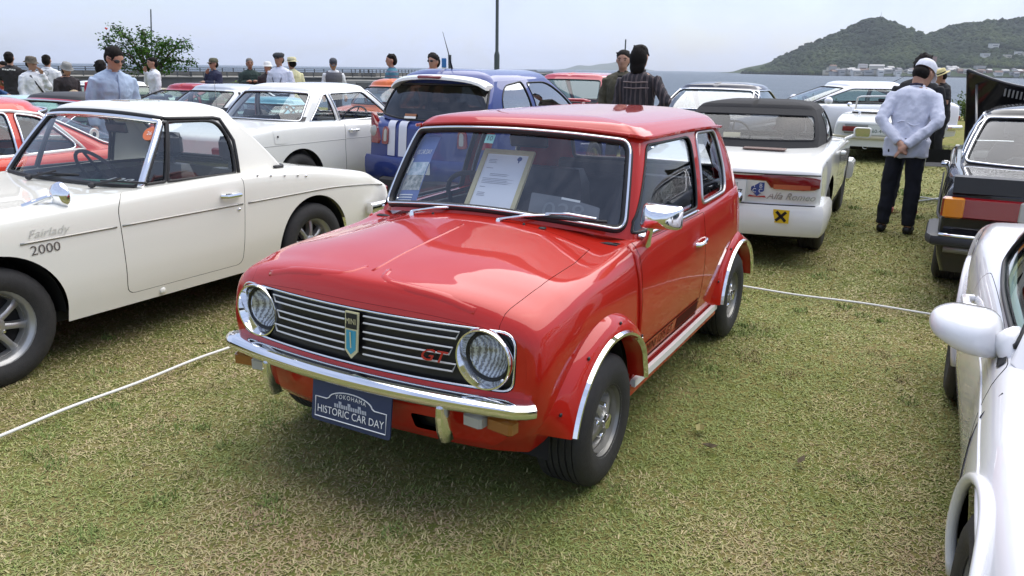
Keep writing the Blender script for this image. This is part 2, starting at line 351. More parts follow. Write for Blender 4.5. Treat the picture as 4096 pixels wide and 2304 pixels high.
# ------------------------------------------------------------------ car toolkit
def wheel(parent, x, y, R, W, rim, style, side, face=.0, tyre_mat=None, n=40, detail=True):
    """rim mesh (part 'wheel') with its tyre and cap as sub-parts; axis along y, outward face towards side"""
    hw = W/2; lo = hw-.012
    b = MB()
    b.lathe([(rim*.97, -lo), (rim*1.0, lo-.004), (rim*1.035, lo+.004), (rim*1.05, lo-.002), (rim*1.03, lo-.012), (rim*.93, lo-.03), (rim*.90, .015+face), (rim*.88, face-.01)], n)
    fz = face
    if style == 'rostyle':
        b.lathe([(rim*.88, fz-.012), (rim*.74, fz-.006), (rim*.66, fz-.02), (rim*.65, fz-.035)], n)
        for k in range(4):
            t = rad(45+90*k+12); c, s_ = math.cos(t), math.sin(t)
            rings = []
            for r, wd, h0, h1 in ((rim*.18, .022, -.03, .020), (rim*.45, .020, -.025, .014), (rim*.74, .018, -.02, .002), (rim*.86, .022, -.02, -.006)):
                sec = [(-wd, h0), (-wd*.75, h1-.004), (-wd*.3, h1), (wd*.3, h1), (wd*.75, h1-.004), (wd, h0)]
                rings.append([(r*c-a*s_, fz+h, r*s_+a*c) for a, h in sec])
            b.loft(rings)
        b.lathe([(rim*.36, fz-.02), (rim*.30, fz+.006), (rim*.22, fz+.022), (.0005, fz+.024)], 24)
    elif style == 'minilite':
        b.lathe([(rim*.9, fz-.012), (rim*.84, fz-.004), (rim*.80, fz-.03)], n)
        for k in range(8):
            t = rad(45*k+10); c, s_ = math.cos(t), math.sin(t); rings = []
            for r, wd, h1 in ((rim*.26, .020, .012), (rim*.5, .017, .014), (rim*.72, .019, .008), (rim*.88, .026, -.002)):
                sec = [(-wd, -.03), (-wd*.8, h1-.006), (-wd*.35, h1), (wd*.35, h1), (wd*.8, h1-.006), (wd, -.03)]
                rings.append([(r*c-a*s_, fz+h, r*s_+a*c) for a, h in sec])
            b.loft(rings)
        b.lathe([(rim*.32, fz-.03), (rim*.32, fz+.010), (rim*.26, fz+.016), (.0005, fz+.016)], 24)
    elif style == 'steel':
        b.lathe([(rim*.9, fz-.012), (rim*.82, fz-.02), (rim*.7, fz+.012), (rim*.5, fz-.004), (.0005, fz-.002)], n)
    else:                       # split five-spoke alloy
        b.lathe([(rim*.9, fz-.012), (rim*.85, fz-.004), (rim*.82, fz-.03)], n)
        for k in range(10):
            t = rad(36*k+(5 if k % 2 else -5)); c, s_ = math.cos(t), math.sin(t); rings = []
            for r, wd, h1 in ((rim*.2, .02, .012), (rim*.55, .014, .012), (rim*.88, .013, 0)):
                sec = [(-wd, -.02), (-wd*.8, h1), (wd*.8, h1), (wd, -.02)]
                rings.append([(r*c-a*s_, fz+h, r*s_+a*c) for a, h in sec])
            b.loft(rings)
        b.lathe([(rim*.3, fz-.03), (rim*.28, fz+.012), (.0005, fz+.014)], 20)
    w_ = b.build('wheel', STEEL if style in ('rostyle', 'steel') else ALLOY, parent)
    w_.location = (x, y, R); w_.rotation_euler = (0, 0, 0 if side > 0 else math.pi)
    d = MB(); d.lathe([(rim*.9, -.035+fz), (.0005, -.04+fz)], 24)
    d.build('brake_backing', UNDER, w_)
    t = MB(); g = R-rim
    pr = [(rim*.98, -hw+.012), (rim+.15*g, -hw+.002), (rim+.5*g, -hw-.006), (R-.18*g, -hw+.008), (R-.03*g, -hw+.022), (R, -hw+.035)]
    k = 5; inn = []
    for i in range(k):
        a = -hw+.035+(2*hw-.07)*i/k; e = (2*hw-.07)/k
        inn += [(R, a+e*.12), (R, a+e*.82), (R-.007, a+e*.86), (R-.007, a+e*.97)]
    t.lathe(pr+inn+[(r, -h) for r, h in pr[::-1]], n+8)
    t.build('tyre', tyre_mat or TYRE, w_)
    if detail:
        c = MB()
        if style == 'rostyle': c.lathe([(.030, fz+.02), (.030, fz+.034), (.024, fz+.038), (.0005, fz+.038)], 20)
        elif style == 'steel': c.lathe([(rim*.42, fz), (rim*.38, fz+.02), (rim*.2, fz+.032), (.0005, fz+.034)], 24)
        else: c.lathe([(.032, fz+.012), (.030, fz+.024), (.0005, fz+.026)], 20)
        c.build('hub_cap', CHROME, w_)
        if style in ('rostyle', 'minilite', 'steel'):
            q = MB(); q.lathe([(.011, fz-.03), (.011, fz+.012), (.007, fz+.018), (.0005, fz+.018)], 6); nut = q.build('wheel_nut', CHROME, w_)
            for i in range(4):
                a = rad(90*i+12+(0 if style != 'minilite' else 22)); o = nut if i == 0 else nut.copy()
                if i: COL.objects.link(o)
                o.parent = w_; o.location = (.058*math.cos(a), 0, .058*math.sin(a))
    return w_

class Car:
    """car shell: lower body net (front u=0 .. rear), caps, greenhouse net, roof net"""
    def __init__(s, name, label, loc, rz, cat='car', group=None):
        s.root = empty(name, loc, rz, label, cat, group)
    def body_net(s, xs, keys, Ff, Fr, mf=.3, mr=.3):
        """xs front->rear nominal; keys: list of (ytab, ztab); Ff/Fr(y,z): x of the end faces"""
        xs = sorted(xs, reverse=True); x0, x1 = xs[0], xs[-1]; K = []
        for x in xs:
            row = []
            for yt, zt in keys:
                y = float(pchip(yt, x)); z = float(pchip(zt, x)); X = x
                if x > x0-mf: X = x0-mf+(x-x0+mf)*(Ff(y, z)-x0+mf)/mf
                if x < x1+mr: X = x1+mr+(x-x1-mr)*(Fr(y, z)-x1-mr)/(-mr)
                row.append((X, y, z))
            K.append(row)
        s.xs = xs; s.B = Net(K); s.Ff, s.Fr = Ff, Fr; s.nv = len(keys)-1; s.mid = (0, 0, .45)
    def u_at(s, x): return float(np.interp(-x, [-q for q in s.xs], np.arange(len(s.xs))))
    def outline(s, arches, top_v=None):
        """outer loop with wheel arches; arches = [(xc, zc, rx, rz)], front first"""
        n = s.nv; side = []; u = 0.
        segs = []
        for xc, zc, rx, rz in arches:
            # where the arch meets the sill edge
            zs = s.B.S(np.array([s.u_at(xc)]), np.array([n*1.]))[0][2]
            q = max(-.95, min(.95, (zs-zc)/rz)); a0 = math.asin(q)
            th = np.linspace(a0, math.pi-a0, 34)
            P = np.stack([xc+rx*np.cos(th), zc+rz*np.sin(th)], 1)
            segs.append(s.B.inv(P, (0, 2), (2.6, n)))
        pts = [(0, n)]
        for sg in segs:
            sg = sg.copy(); sg[0, 1] = n; sg[-1, 1] = n
            for k in np.arange(math.floor(pts[-1][0]*4+1)/4, sg[0, 0]-.02, .25): pts.append((k, n))
            pts += [tuple(q) for q in sg]
        for k in np.arange(math.floor(pts[-1][0]*4+1)/4, s.B.nu-1-.02, .25): pts.append((k, n))
        pts.append((s.B.nu-1, n))
        L1 = np.array(pts)
        rear = np.array([(s.B.nu-1, v) for v in np.arange(n-.25, -n+.1, -.25)])
        R1 = mir(L1)
        fr = np.array([(0, v) for v in np.arange(-n+.25, n-.1, .25)])
        return np.concatenate([L1, rear, R1, fr])
    def cap(s, end, m, holes=(), name='front_panel', dy=.05, dz=.04, flange=.02):
        u = 0 if end == 'f' else s.B.nu-1; F = s.Ff if end == 'f' else s.Fr
        v = np.arange(-s.nv, s.nv+.01, .2); P = s.B.S(np.full(len(v), u*1.), v)[:, 1:]
        bot = [(y, P[-1][1]) for y in np.linspace(P[-1][0], P[0][0], 14)[1:-1]]
        outer = np.concatenate([P, np.array(bot)])
        Fv = np.vectorize(F)
        fn = lambda a, b: np.stack([Fv(a, b), a, b], -1)
        def nf(a, b):
            e = .004; dx = (Fv(a+e, b)-Fv(a-e, b))/(2*e); dz_ = (Fv(a, b+e)-Fv(a, b-e))/(2*e)
            n = np.stack([np.ones_like(a), -dx, -dz_], -1)*(1 if end == 'f' else -1); return n/np.linalg.norm(n, axis=-1)[..., None]
        V, Fc, N = trim(fn, nf, outer, holes, dy, dz)
        Vs = [V]; Fs = Fc.tolist(); Ns = [N]; k = len(V)
        for h in holes:
            h = np.asarray(h); p = fn(h[:, 0], h[:, 1]); q = p-np.array([flange if end == 'f' else -flange, 0, 0]); t = np.roll(p, -1, 0)-np.roll(p, 1, 0); nn = np.cross(t, [1., 0, 0]); nn /= np.linalg.norm(nn, axis=1)[:, None]
            m_ = len(p); Vs += [p, q]; Ns += [nn, nn]; Fs += [[k+i, k+(i+1) % m_, k+m_+(i+1) % m_, k+m_+i] for i in range(m_)]; k += 2*m_
        return obj(name, np.concatenate(Vs), Fs, m, s.root, True, np.concatenate(Ns))
    def cabin(s, base, top, bulge=.03, roof_h=.06, spine=None, lev=5, edge=.035, ez=.5):
        """greenhouse net from a base loop and a roof loop (front centre -> left side -> rear centre)"""
        A = np.array(base, float); T = np.array(top, float); K = []
        c = A.mean(0)
        for k in range(lev):
            t = k/(lev-1); P = A+(T-A)*t; o = P.copy(); o[:, 2] = 0; d = P-np.array([P[:, 0].mean(), 0, 0]); d[:, 2] = 0
            d /= np.linalg.norm(d, axis=1)[:, None]+1e-9; P = P+d*(bulge*4*t*(1-t)); P[0, 1] = 0; P[-1, 1] = 0; K.append(P)
        s.G = Net(K, True); s.glev = lev-1
        sp = spine or (T[0][0]-.35, T[-1][0]+.35); sx = np.clip(T[:, 0], min(sp), max(sp)); Sp = np.stack([sx, np.zeros(len(T)), T[:, 2]], 1)
        zt = max(T[:, 2])+roof_h; R = []
        for f, g in ((0, 0), (edge, ez*.62), (edge*2.6, ez+.08), (.4, .90), (.72, .985), (1, 1)):
            P = T+(Sp-T)*f; P[:, 2] = T[:, 2]+(zt-T[:, 2])*g; R.append(P)
        s.R = Net(R, True); s.rlev = 5
        s.gmid = (float(T[:, 0].mean()), 0, float(A[:, 2].mean()))
    def gwin(s, pts, axes=(0, 2), vr=None):
        """loop on the greenhouse from real coordinates (x,z) or (y,z); returns (u,v) samples"""
        return s.G.inv(resample(pts, .03), axes, vr)
    def glass_set(s, name, loop, gm, seal=RUB, seal_r=.011, trim_r=0, inset=.006, both=True, trimm=None):
        out = []
        for sd in ((1, -1) if both else (1,)):
            Lp = loop if sd > 0 else mir(loop)
            g = panel(name, s.G, Lp, [], gm, s.root, s.gmid, .3, .3, 0, -inset)
            if seal: strip('window_seal', s.G, Lp, seal_r, seal, g, s.gmid, True, .001)
            if trim_r: strip('bright_trim', s.G, Lp, trim_r, trimm or CHROME, g, s.gmid, True, seal_r*.9)
            out.append(g)
        return out
    def under(s, x0, x1, hw, z0, zf, arches, wy, tub=None, m=UNDER):
        b = MB(); b.box(((x0+x1)/2, 0, z0+.03), (abs(x1-x0), hw*2*.86, .06)); b.build('floor_pan', m, s.root)
        for xc, zc, rx, rz in arches:
            for sd in (1, -1):
                b = MB(); rr = max(rx, rz)
                V = []; n = 20
                for y in (wy-.30, wy+.0):
                    for i in range(n+1):
                        t = rad(-4)+rad(188)*i/n; V.append((xc+(rx+.004)*math.cos(t), sd*y, zc+(rz+.004)*math.sin(t)))
                F = [[i, i+1, n+2+i, n+1+i] for i in range(n)]+[list(range(n+1))]
                b.add(V, F); b.build('wheel_well', m, s.root, True)
def prism_bar(path, sec, up=(0, 0, 1)):
    b = MB(); b.tube(path, 1., sec=sec, up=up); return b
def seat(parent, x, y, z=.25, m=SEAT, h=.62, w=.46, lean=.22, head=True):
    b = MB(); b.box((x+.02, y, z+.08), (.48, w, .16), bev=.05)
    rings = []
    for t, ww, dd in ((0, .46, .10), (.5, .48, .12), (.85, .42, .11), (1, .34, .07)):
        cx = x-.22-lean*h*t; cz = z+.14+h*t; W = ww*w/.46/2
        rings.append([(cx+dd/2, y+W, cz), (cx+dd/2+.015, y, cz), (cx+dd/2, y-W, cz), (cx-dd/2, y-W, cz), (cx-dd/2, y+W, cz)])
    b.loft(rings)
    if head:
        b.box((x-.22-lean*h*1.12, y, z+.14+h+.13), (.09, .26, .17), bev=.035); b.box((x-.22-lean*h*1.05, y, z+.14+h+.03), (.02, .1, .1))
    return b.build('seat', m, parent)
def steering(parent, x, y, z, r=.19, tilt=55):
    b = MB(); t = rad(tilt); P = []
    for i in range(28):
        a = 2*math.pi*i/28; dy, dz = r*math.cos(a), r*math.sin(a); P.append((x+dz*math.cos(t), y+dy, z+dz*math.sin(t)))
    b.tube(P, .012, 7, True)
    for a in (90, 210, 330):
        dy, dz = r*math.cos(rad(a)), r*math.sin(rad(a)); b.tube([(x, y, z), (x+dz*math.cos(t), y+dy, z+dz*math.sin(t))], .009, 6)
    b.tube([(x, y, z), (x+.4*math.sin(t), y, z-.4*math.cos(t)*.9)], .022, 8)
    return b.build('steering_wheel', DARK, parent)
def interior(parent, x0, x1, hw, zf, zb, dashx, rhd=True, seats=True, bench=None, m=DARK, zseat=.25, sh=.60, head=False, dz=0, sx=-.75):
    """dark tub with side trims, dashboard, seats and steering wheel (car frame, x forward)"""
    b = MB(); b.box(((x0+x1)/2, 0, zf), (x0-x1, hw*2, .04))
    for sd in (1, -1): b.box(((x0+x1)/2, sd*(hw-.01), (zf+zb)/2), (x0-x1, .03, zb-zf))
    b.box((x0, 0, (zf+zb)/2), (.03, hw*2, zb-zf)); b.box((x1, 0, (zf+zb)/2), (.03, hw*2, zb-zf))
    b.build('interior_tub', m, parent)
    d = MB(); d.box((dashx, 0, zb-.06+dz), (.34, hw*1.96, .13), bev=.04); d.build('dashboard', m, parent)
    dy = -.33 if rhd else .33
    if seats:
        for q in (-.33, .33): seat(parent, dashx+sx, q*hw/.62, zseat, h=sh, head=head)
    steering(parent, dashx-.27, dy*hw/.62, zb+.02+dz)
    if bench is not None: seat(parent, bench, 0, zseat+.05, w=hw*1.7, h=sh*.8, head=False)
def plate(parent, x, y, z, w, h, face, rows, tilt=0, m=PLATEW, ink=None, name='number_plate', th=.006):
    """flat plate facing +x (face=1) or -x; rows = [(text,size,dy,dz)]"""
    o = MB(); P = rpoly([(-w/2, -h/2), (w/2, -h/2), (w/2, h/2), (-w/2, h/2)], .012, 3)
    ux = np.array([0, face, 0.]); uy = np.array([-math.sin(tilt)*face*-1, 0, math.cos(tilt)]); nn = np.cross(ux, uy)
    org = np.array([x, y, z])
    o.poly(P, lambda a, b, t: tuple(org+a*ux+b*uy+(t-th)*nn), th); p = o.build(name, m, parent, False)
    for tx, sz, dy, dz in rows:
        text_on('lettering', tx, sz, ink or PLATEG, p, org+dy*ux+dz*uy, ux, uy, .0015)
    return p
# ------------------------------------------------------------------ the place: lawn, sand, sea, breakwater, hills
SEA_Z = -3.1
FWD = np.array([math.cos(YAW), math.sin(YAW)]); RGT = np.array([math.sin(YAW), -math.cos(YAW)])
def vw(lat, dep, z=0.):
    """point on the site plan given as sideways / depth metres from the photographer's standpoint"""
    p = CAM[:2]+RGT*lat+FWD*dep; return (p[0], p[1], z)
def nodes_mat(name):
    m = bpy.data.materials.new(name); m.use_nodes = True; MATS[name] = m; return m, m.node_tree, m.node_tree.nodes['Principled BSDF']
def ramp(t, stops):
    r = t.nodes.new('ShaderNodeValToRGB'); e = r.color_ramp.elements
    while len(e) < len(stops): e.new(.5)
    for q, (p, c) in zip(e, stops): q.position = p; q.color = (*c, 1)
    return r
def lawn_mat():
    m, t, b = nodes_mat('lawn_turf'); N = t.nodes.new; K = t.links.new; b.inputs['Roughness'].default_value = .95; b.inputs['Specular IOR Level'].default_value = .15
    tcn = N('ShaderNodeTexCoord')
    def nz(sc, det=5, ro=.6, st=(1, 1, 1)):
        mp_ = N('ShaderNodeMapping'); mp_.inputs['Scale'].default_value = st; n = N('ShaderNodeTexNoise'); n.inputs['Scale'].default_value = sc; n.inputs['Detail'].default_value = det; n.inputs['Roughness'].default_value = ro
        K(tcn.outputs['Object'], mp_.inputs['Vector']); K(mp_.outputs['Vector'], n.inputs['Vector']); return n
    n1 = nz(1.1, 5, .65); n2 = nz(46, 4, .7); n3 = nz(9, 5, .6); n4 = nz(160, 3, .6)
    r1 = ramp(t, [(.34, (.225, .242, .078)), (.54, (.285, .265, .102)), (.74, (.355, .290, .148))])
    r2 = ramp(t, [(.30, (.6, .6, .58)), (.5, (.97, .97, .94)), (.72, (1.3, 1.25, 1.2))])
    r3 = ramp(t, [(.35, (.75, .90, .6)), (.6, (1.1, 1.02, .98))])
    a = N('ShaderNodeMix'); a.data_type = 'RGBA'; a.blend_type = 'MULTIPLY'; a.inputs['Factor'].default_value = 1
    c = N('ShaderNodeMix'); c.data_type = 'RGBA'; c.blend_type = 'MULTIPLY'; c.inputs['Factor'].default_value = .8
    K(n1.outputs['Fac'], r1.inputs['Fac']); K(n2.outputs['Fac'], r2.inputs['Fac']); K(n3.outputs['Fac'], r3.inputs['Fac'])
    K(r1.outputs['Color'], a.inputs['A']); K(r3.outputs['Color'], a.inputs['B']); K(a.outputs['Result'], c.inputs['A']); K(r2.outputs['Color'], c.inputs['B']); K(c.outputs['Result'], b.inputs['Base Color'])
    ad = N('ShaderNodeMath'); ad.operation = 'ADD'; K(n2.outputs['Fac'], ad.inputs[0]); K(n4.outputs['Fac'], ad.inputs[1])
    bp = N('ShaderNodeBump'); bp.inputs['Strength'].default_value = .9; bp.inputs['Distance'].default_value = .03; K(ad.outputs[0], bp.inputs['Height']); K(bp.outputs['Normal'], b.inputs['Normal'])
    return m
def build_lawn():
    # gently uneven sheet that ends at the sea-side edge
    e = [vw(-70, -12), vw(70, -12), vw(70, 34), vw(30, 30.5), vw(14, 30), vw(4, 28.5), vw(-6, 30), vw(-16, 33), vw(-40, 37), vw(-70, 40)]
    b = MB(); n = len(e)
    b.add(e+[(x, y, -.25) for x, y, z in e]+[(p[0]+FWD[0]*2.2, p[1]+FWD[1]*2.2, SEA_Z-.4) for p in e[2:]], [list(range(n))]+[[i, n+i, n+i+1, i+1] for i in range(2, n-1)]+[[n+i, 2*n+i-2, 2*n+i-1, n+i+1] for i in range(2, n-1)])
    tag(b.build('lawn', lawn_mat(), smooth=False), kind='structure')
def build_blades():
    n = 470000
    D = 1.35+RNG.random(n)**1.25*16; lat = (RNG.random(n)*1.5-.75)*D*1.02
    base = CAM[:2]+RGT*lat[:, None]+FWD*D[:, None]
    az = RNG.random(n)*2*math.pi; el = np.clip(RNG.normal(.32, .28, n), .02, 1.2); ln = RNG.uniform(.010, .026, n)*(1+D*.03); wd = np.maximum(.0017, D*.00062)*RNG.uniform(.8, 1.5, n)
    d = np.stack([np.cos(az)*np.cos(el), np.sin(az)*np.cos(el), np.sin(el)], 1); sdv = np.stack([-np.sin(az), np.cos(az), np.zeros(n)], 1)
    P0 = np.concatenate([base, np.full((n, 1), .001)], 1); mid = P0+d*(ln*.55)[:, None]; d2 = d.copy(); d2[:, 2] -= .5; tip = mid+d2*(ln*.5)[:, None]; tip[:, 2] = np.maximum(tip[:, 2], .004)
    V = np.stack([P0-sdv*wd[:, None], P0+sdv*wd[:, None], mid+sdv*(wd*.9)[:, None], mid-sdv*(wd*.9)[:, None], tip], 1).reshape(-1, 3)
    i = np.arange(n)*5
    loops = np.concatenate([np.stack([i, i+1, i+2, i+3], 1), np.stack([i+3, i+2, i+4], 1)], 1).ravel()
    me = bpy.data.meshes.new('grass_blades'); me.vertices.add(len(V)); me.vertices.foreach_set('co', V.ravel()); me.loops.add(len(loops)); me.loops.foreach_set('vertex_index', loops.astype(np.int32))
    st = np.stack([np.arange(n)*7, np.arange(n)*7+4], 1).ravel(); me.polygons.add(2*n); me.polygons.foreach_set('loop_start', st.astype(np.int32)); me.update(calc_edges=True)
    # blade colours: green, straw and brown in patches
    def vn(x, y, s):     # cheap smooth value noise
        g = np.random.default_rng(3).random((64, 64)); X = x*s; Y = y*s; ix = np.floor(X).astype(int); iy = np.floor(Y).astype(int); fx = X-ix; fy = Y-iy; fx = fx*fx*(3-2*fx); fy = fy*fy*(3-2*fy)
        q = lambda a, b: g[a % 64, b % 64]
        return q(ix, iy)*(1-fx)*(1-fy)+q(ix+1, iy)*fx*(1-fy)+q(ix, iy+1)*(1-fx)*fy+q(ix+1, iy+1)*fx*fy
    k = .5*vn(base[:, 0], base[:, 1], 1.1)+.35*vn(base[:, 0]+7, base[:, 1], 3.3)+.25*vn(base[:, 0], base[:, 1]+5, 9)-.05
    ln = ln*(1+.5*(RNG.random(n) > .97)); k = k+RNG.normal(0, .15, n)+.06*np.clip((-lat-.3), -1, 2)*.6
    cols = np.array([(.195, .240, .070), (.262, .275, .098), (.350, .315, .150), (.42, .35, .19), (.33, .24, .14)])
    idx = np.clip(np.digitize(k+.05*np.clip(5-D, -3, 3)*.35, [.40, .54, .70, .84]), 0, 4); c = cols[idx]*RNG.uniform(.8, 1.16, (n, 1)); cm = np.array([.295, .288, .115]); c = cm+(c-cm)*np.clip(1.15-D*.075, .35, .95)[:, None]
    c = c*1.0; C4 = np.concatenate([c, np.ones((n, 1))], 1); at = me.color_attributes.new('tint', 'FLOAT_COLOR', 'POINT'); at.data.foreach_set('color', np.repeat(C4, 5, 0).astype(np.float32).ravel())
    m, t, b = nodes_mat('grass_blade'); vc = t.nodes.new('ShaderNodeVertexColor'); vc.layer_name = 'tint'; t.links.new(vc.outputs['Color'], b.inputs['Base Color']); b.inputs['Roughness'].default_value = .7; b.inputs['Specular IOR Level'].default_value = .25
    me.materials.append(m); o = bpy.data.objects.new('grass_blades', me); COL.objects.link(o); tag(o, 'short dry green and straw-coloured turf covering the ground between the cars', 'grass', kind='stuff')
def sea_mat():
    m, t, b = nodes_mat('sea_water'); N = t.nodes.new; K = t.links.new
    b.inputs['Roughness'].default_value = .35; b.inputs['IOR'].default_value = 1.33; b.inputs['Specular IOR Level'].default_value = .22
    tcn = N('ShaderNodeTexCoord')
    def nz(sc, det, st, rot=0, ro=.6):
        mp_ = N('ShaderNodeMapping'); mp_.inputs['Scale'].default_value = st; mp_.inputs['Rotation'].default_value = (0, 0, rot); n = N('ShaderNodeTexNoise'); n.inputs['Scale'].default_value = sc; n.inputs['Detail'].default_value = det; n.inputs['Roughness'].default_value = ro
        K(tcn.outputs['Object'], mp_.inputs['Vector']); K(mp_.outputs['Vector'], n.inputs['Vector']); return n
    wv = nz(.35, 6, (1, .35, 1), YAW, .65); big = nz(.03, 4, (1, .5, 1), YAW+.3); foam = nz(.10, 5, (1, .22, 1), YAW, .72)
    fr = ramp(t, [(.66, (0, 0, 0)), (.70, (1, 1, 1))]); K(foam.outputs['Fac'], fr.inputs['Fac'])
    cr2 = ramp(t, [(.35, (.030, .055, .085)), (.65, (.060, .088, .120))]); K(wv.outputs['Fac'], cr2.inputs['Fac'])
    mxc = N('ShaderNodeMix'); mxc.data_type = 'RGBA'; K(fr.outputs['Color'], mxc.inputs['Factor']); K(cr2.outputs['Color'], mxc.inputs['A']); mxc.inputs['B'].default_value = (.75, .78, .8, 1); K(mxc.outputs['Result'], b.inputs['Base Color'])
    bp = N('ShaderNodeBump'); bp.inputs['Strength'].default_value = 1.0; bp.inputs['Distance'].default_value = 1.6; K(wv.outputs['Fac'], bp.inputs['Height'])
    bp2 = N('ShaderNodeBump'); bp2.inputs['Strength'].default_value = .8; bp2.inputs['Distance'].default_value = 4; K(big.outputs['Fac'], bp2.inputs['Height']); K(bp.outputs['Normal'], bp2.inputs['Normal']); K(bp2.outputs['Normal'], b.inputs['Normal'])
    return m
def build_sea():
    b = MB(); q = [vw(-9000, 25, SEA_Z), vw(9000, 25, SEA_Z), vw(9000, 9000, SEA_Z), vw(-9000, 9000, SEA_Z)]
    b.add(q, [[0, 1, 2, 3]]); tag(b.build('sea', sea_mat(), smooth=False), kind='structure')
    # sand and stones below the lawn on the left
    b = MB(); rows = []
    for d, z in ((33, -.35), (45, -.9), (70, -1.5), (100, -1.9), (128, -2.2)):
        rows.append([vw(l*d/100, d+2*math.sin(l*.2+d), z+.05*math.sin(l*.7+d*.3)) for l in np.linspace(-120, -33+ (6 if d < 60 else -4)*math.sin(d*.1), 26)])
    b.loft(rows, False, False); b.add([vw(-33*.33, 33, -.35), vw(-33*.45, 45, -.9), vw(-33*.7, 70, -1.5), vw(-36, 100, -1.9), vw(-45, 128, -2.2), vw(-30, 128, SEA_Z-.2), vw(-28, 100, SEA_Z-.2), vw(-20, 70, SEA_Z-.2), vw(-12, 45, SEA_Z-.2), vw(-9, 33, SEA_Z-.2)], [[0, 1, 8, 9], [1, 2, 7, 8], [2, 3, 6, 7], [3, 4, 5, 6]])
    tag(b.build('beach', mat('sand', (.36, .32, .23), .95, noise=(.6, 1, (.27, .25, .19)), bump=(4, .4)), smooth=True), kind='structure')
CONC = mat('weathered_concrete', (.17, .165, .145), .9, noise=(.45, 1.2, (.085, .083, .075)), bump=(2, .4))
CONCL = mat('pale_concrete', (.34, .325, .28), .9, noise=(.5, 1, (.24, .23, .20)))
RAILM = mat('rail_grey', (.05, .055, .06), .6)
def build_breakwater():
    r = empty('breakwater', vw(-40, 150, SEA_Z), 0, 'long concrete breakwater with a railing across the water behind the cars', 'breakwater')
    inv = r.location
    pts = [(-140, 108), (-84, 122), (-55, 136), (-24, 160), (-4, 235), (20, 420)]
    def seg(a, b, z0, z1, th, nm, m, off=0):
        a = np.array(a, float); b = np.array(b, float); d = (b-a)/np.linalg.norm(b-a); nrm = np.array([-d[1], d[0]])
        if nrm[1] < 0: nrm = -nrm
        P = [a+nrm*off, b+nrm*off, b+nrm*(off+th), a+nrm*(off+th)]; V = [vw(p[0], p[1], z) for z in (z0, z1) for p in P]
        V = np.array(V)-np.array(inv); q = MB(); q.add(V, [[3, 2, 1, 0], [4, 5, 6, 7]]+[[i, (i+1) % 4, 4+(i+1) % 4, 4+i] for i in range(4)]); return q.build(nm, m, r, False)
    for a, b in zip(pts[:-1], pts[1:]):
        seg(a, b, SEA_Z-1, -.62, 9, 'sea_wall', CONC); seg(a, b, -.62, -.44, 9.5, 'walkway_slab', CONCL, -.35); seg(a, b, -.44, .25, 1.2, 'parapet', CONC, 8)
    rails = MB(); posts = MB()
    for (a, b), sp in zip(zip(pts[:-1], pts[1:]), (2, 2, 2, 2, 3)):
        a = np.array(a, float); b = np.array(b, float); Ln = np.linalg.norm(b-a); n = int(Ln/sp); d = (b-a)/Ln; nrm = np.array([-d[1], d[0]]); nrm *= np.sign(nrm[1])
        for off, z0, h in ((0, -.44, .8), (8.6, .25, .72)):
            for i in range(n+1):
                p = a+d*sp*i+nrm*off; posts.box(np.array(vw(p[0], p[1], z0+h/2))-np.array(inv), (.13, .13, h))
            for zz in (h*.5, h):
                rails.tube([np.array(vw(*(a+nrm*off), z0+zz))-np.array(inv), np.array(vw(*(b+nrm*off), z0+zz))-np.array(inv)], .045, 4)
    tag(posts.build('railing_posts', RAILM, r, False), kind='stuff'); tag(rails.build('railing_bars', RAILM, r, False), kind='stuff')
    # landing stage on piers in front of the wall
    s = empty('landing_stage', vw(-26, 146, SEA_Z), 0, 'low concrete landing stage on square piers in front of the breakwater', 'landing stage'); o = np.array(s.location)
    q = MB(); V = [np.array(vw(l, d, z))-o for z in (-1.25, -.85) for l, d in ((-30, 141), (-19, 146), (-19.5, 152), (-31, 148))]; q.add(V, [[3, 2, 1, 0], [4, 5, 6, 7]]+[[i, (i+1) % 4, 4+(i+1) % 4, 4+i] for i in range(4)]); q.build('deck_slab', CONCL, s, False)
    for l, d in ((-29, 142.3), (-25.6, 143.8), (-22.4, 145.2), (-19.8, 146.6)):
        q = MB(); q.box(np.array(vw(l, d, -2.2))-o, (1.5, 1.5, 1.95), (0, 0, YAW)); q.build('pier', CONCL, s, False)
    q = MB()
    for i in range(26):
        p = np.array(vw(-62+i*1.4+random.uniform(-.6, .6), 128+i*.55+random.uniform(-1, 1), SEA_Z+.1))-o; q.ell(p, (random.uniform(.4, .9), random.uniform(.4, .9), random.uniform(.3, .6)), 7, 4, (random.random(), random.random(), random.random()))
    q2 = q.build('rocks', CONC, None, False); q2.location = o; tag(q2, 'grey boulders at the foot of the breakwater', 'rocks', kind='stuff')
def foliage_mat(name, c0, c1, c2, sc=.05):
    m, t, b = nodes_mat(name); b.inputs['Roughness'].default_value = .85; b.inputs['Specular IOR Level'].default_value = .1
    g = t.nodes.new('ShaderNodeObjectInfo'); tcn = t.nodes.new('ShaderNodeTexCoord'); n = t.nodes.new('ShaderNodeTexNoise'); n.inputs['Scale'].default_value = sc; n.inputs['Detail'].default_value = 6
    r = ramp(t, [(.32, c0), (.5, c1), (.68, c2)]); t.links.new(tcn.outputs['Object'], n.inputs['Vector']); t.links.new(n.outputs['Fac'], r.inputs['Fac']); t.links.new(r.outputs['Color'], b.inputs['Base Color']); return m
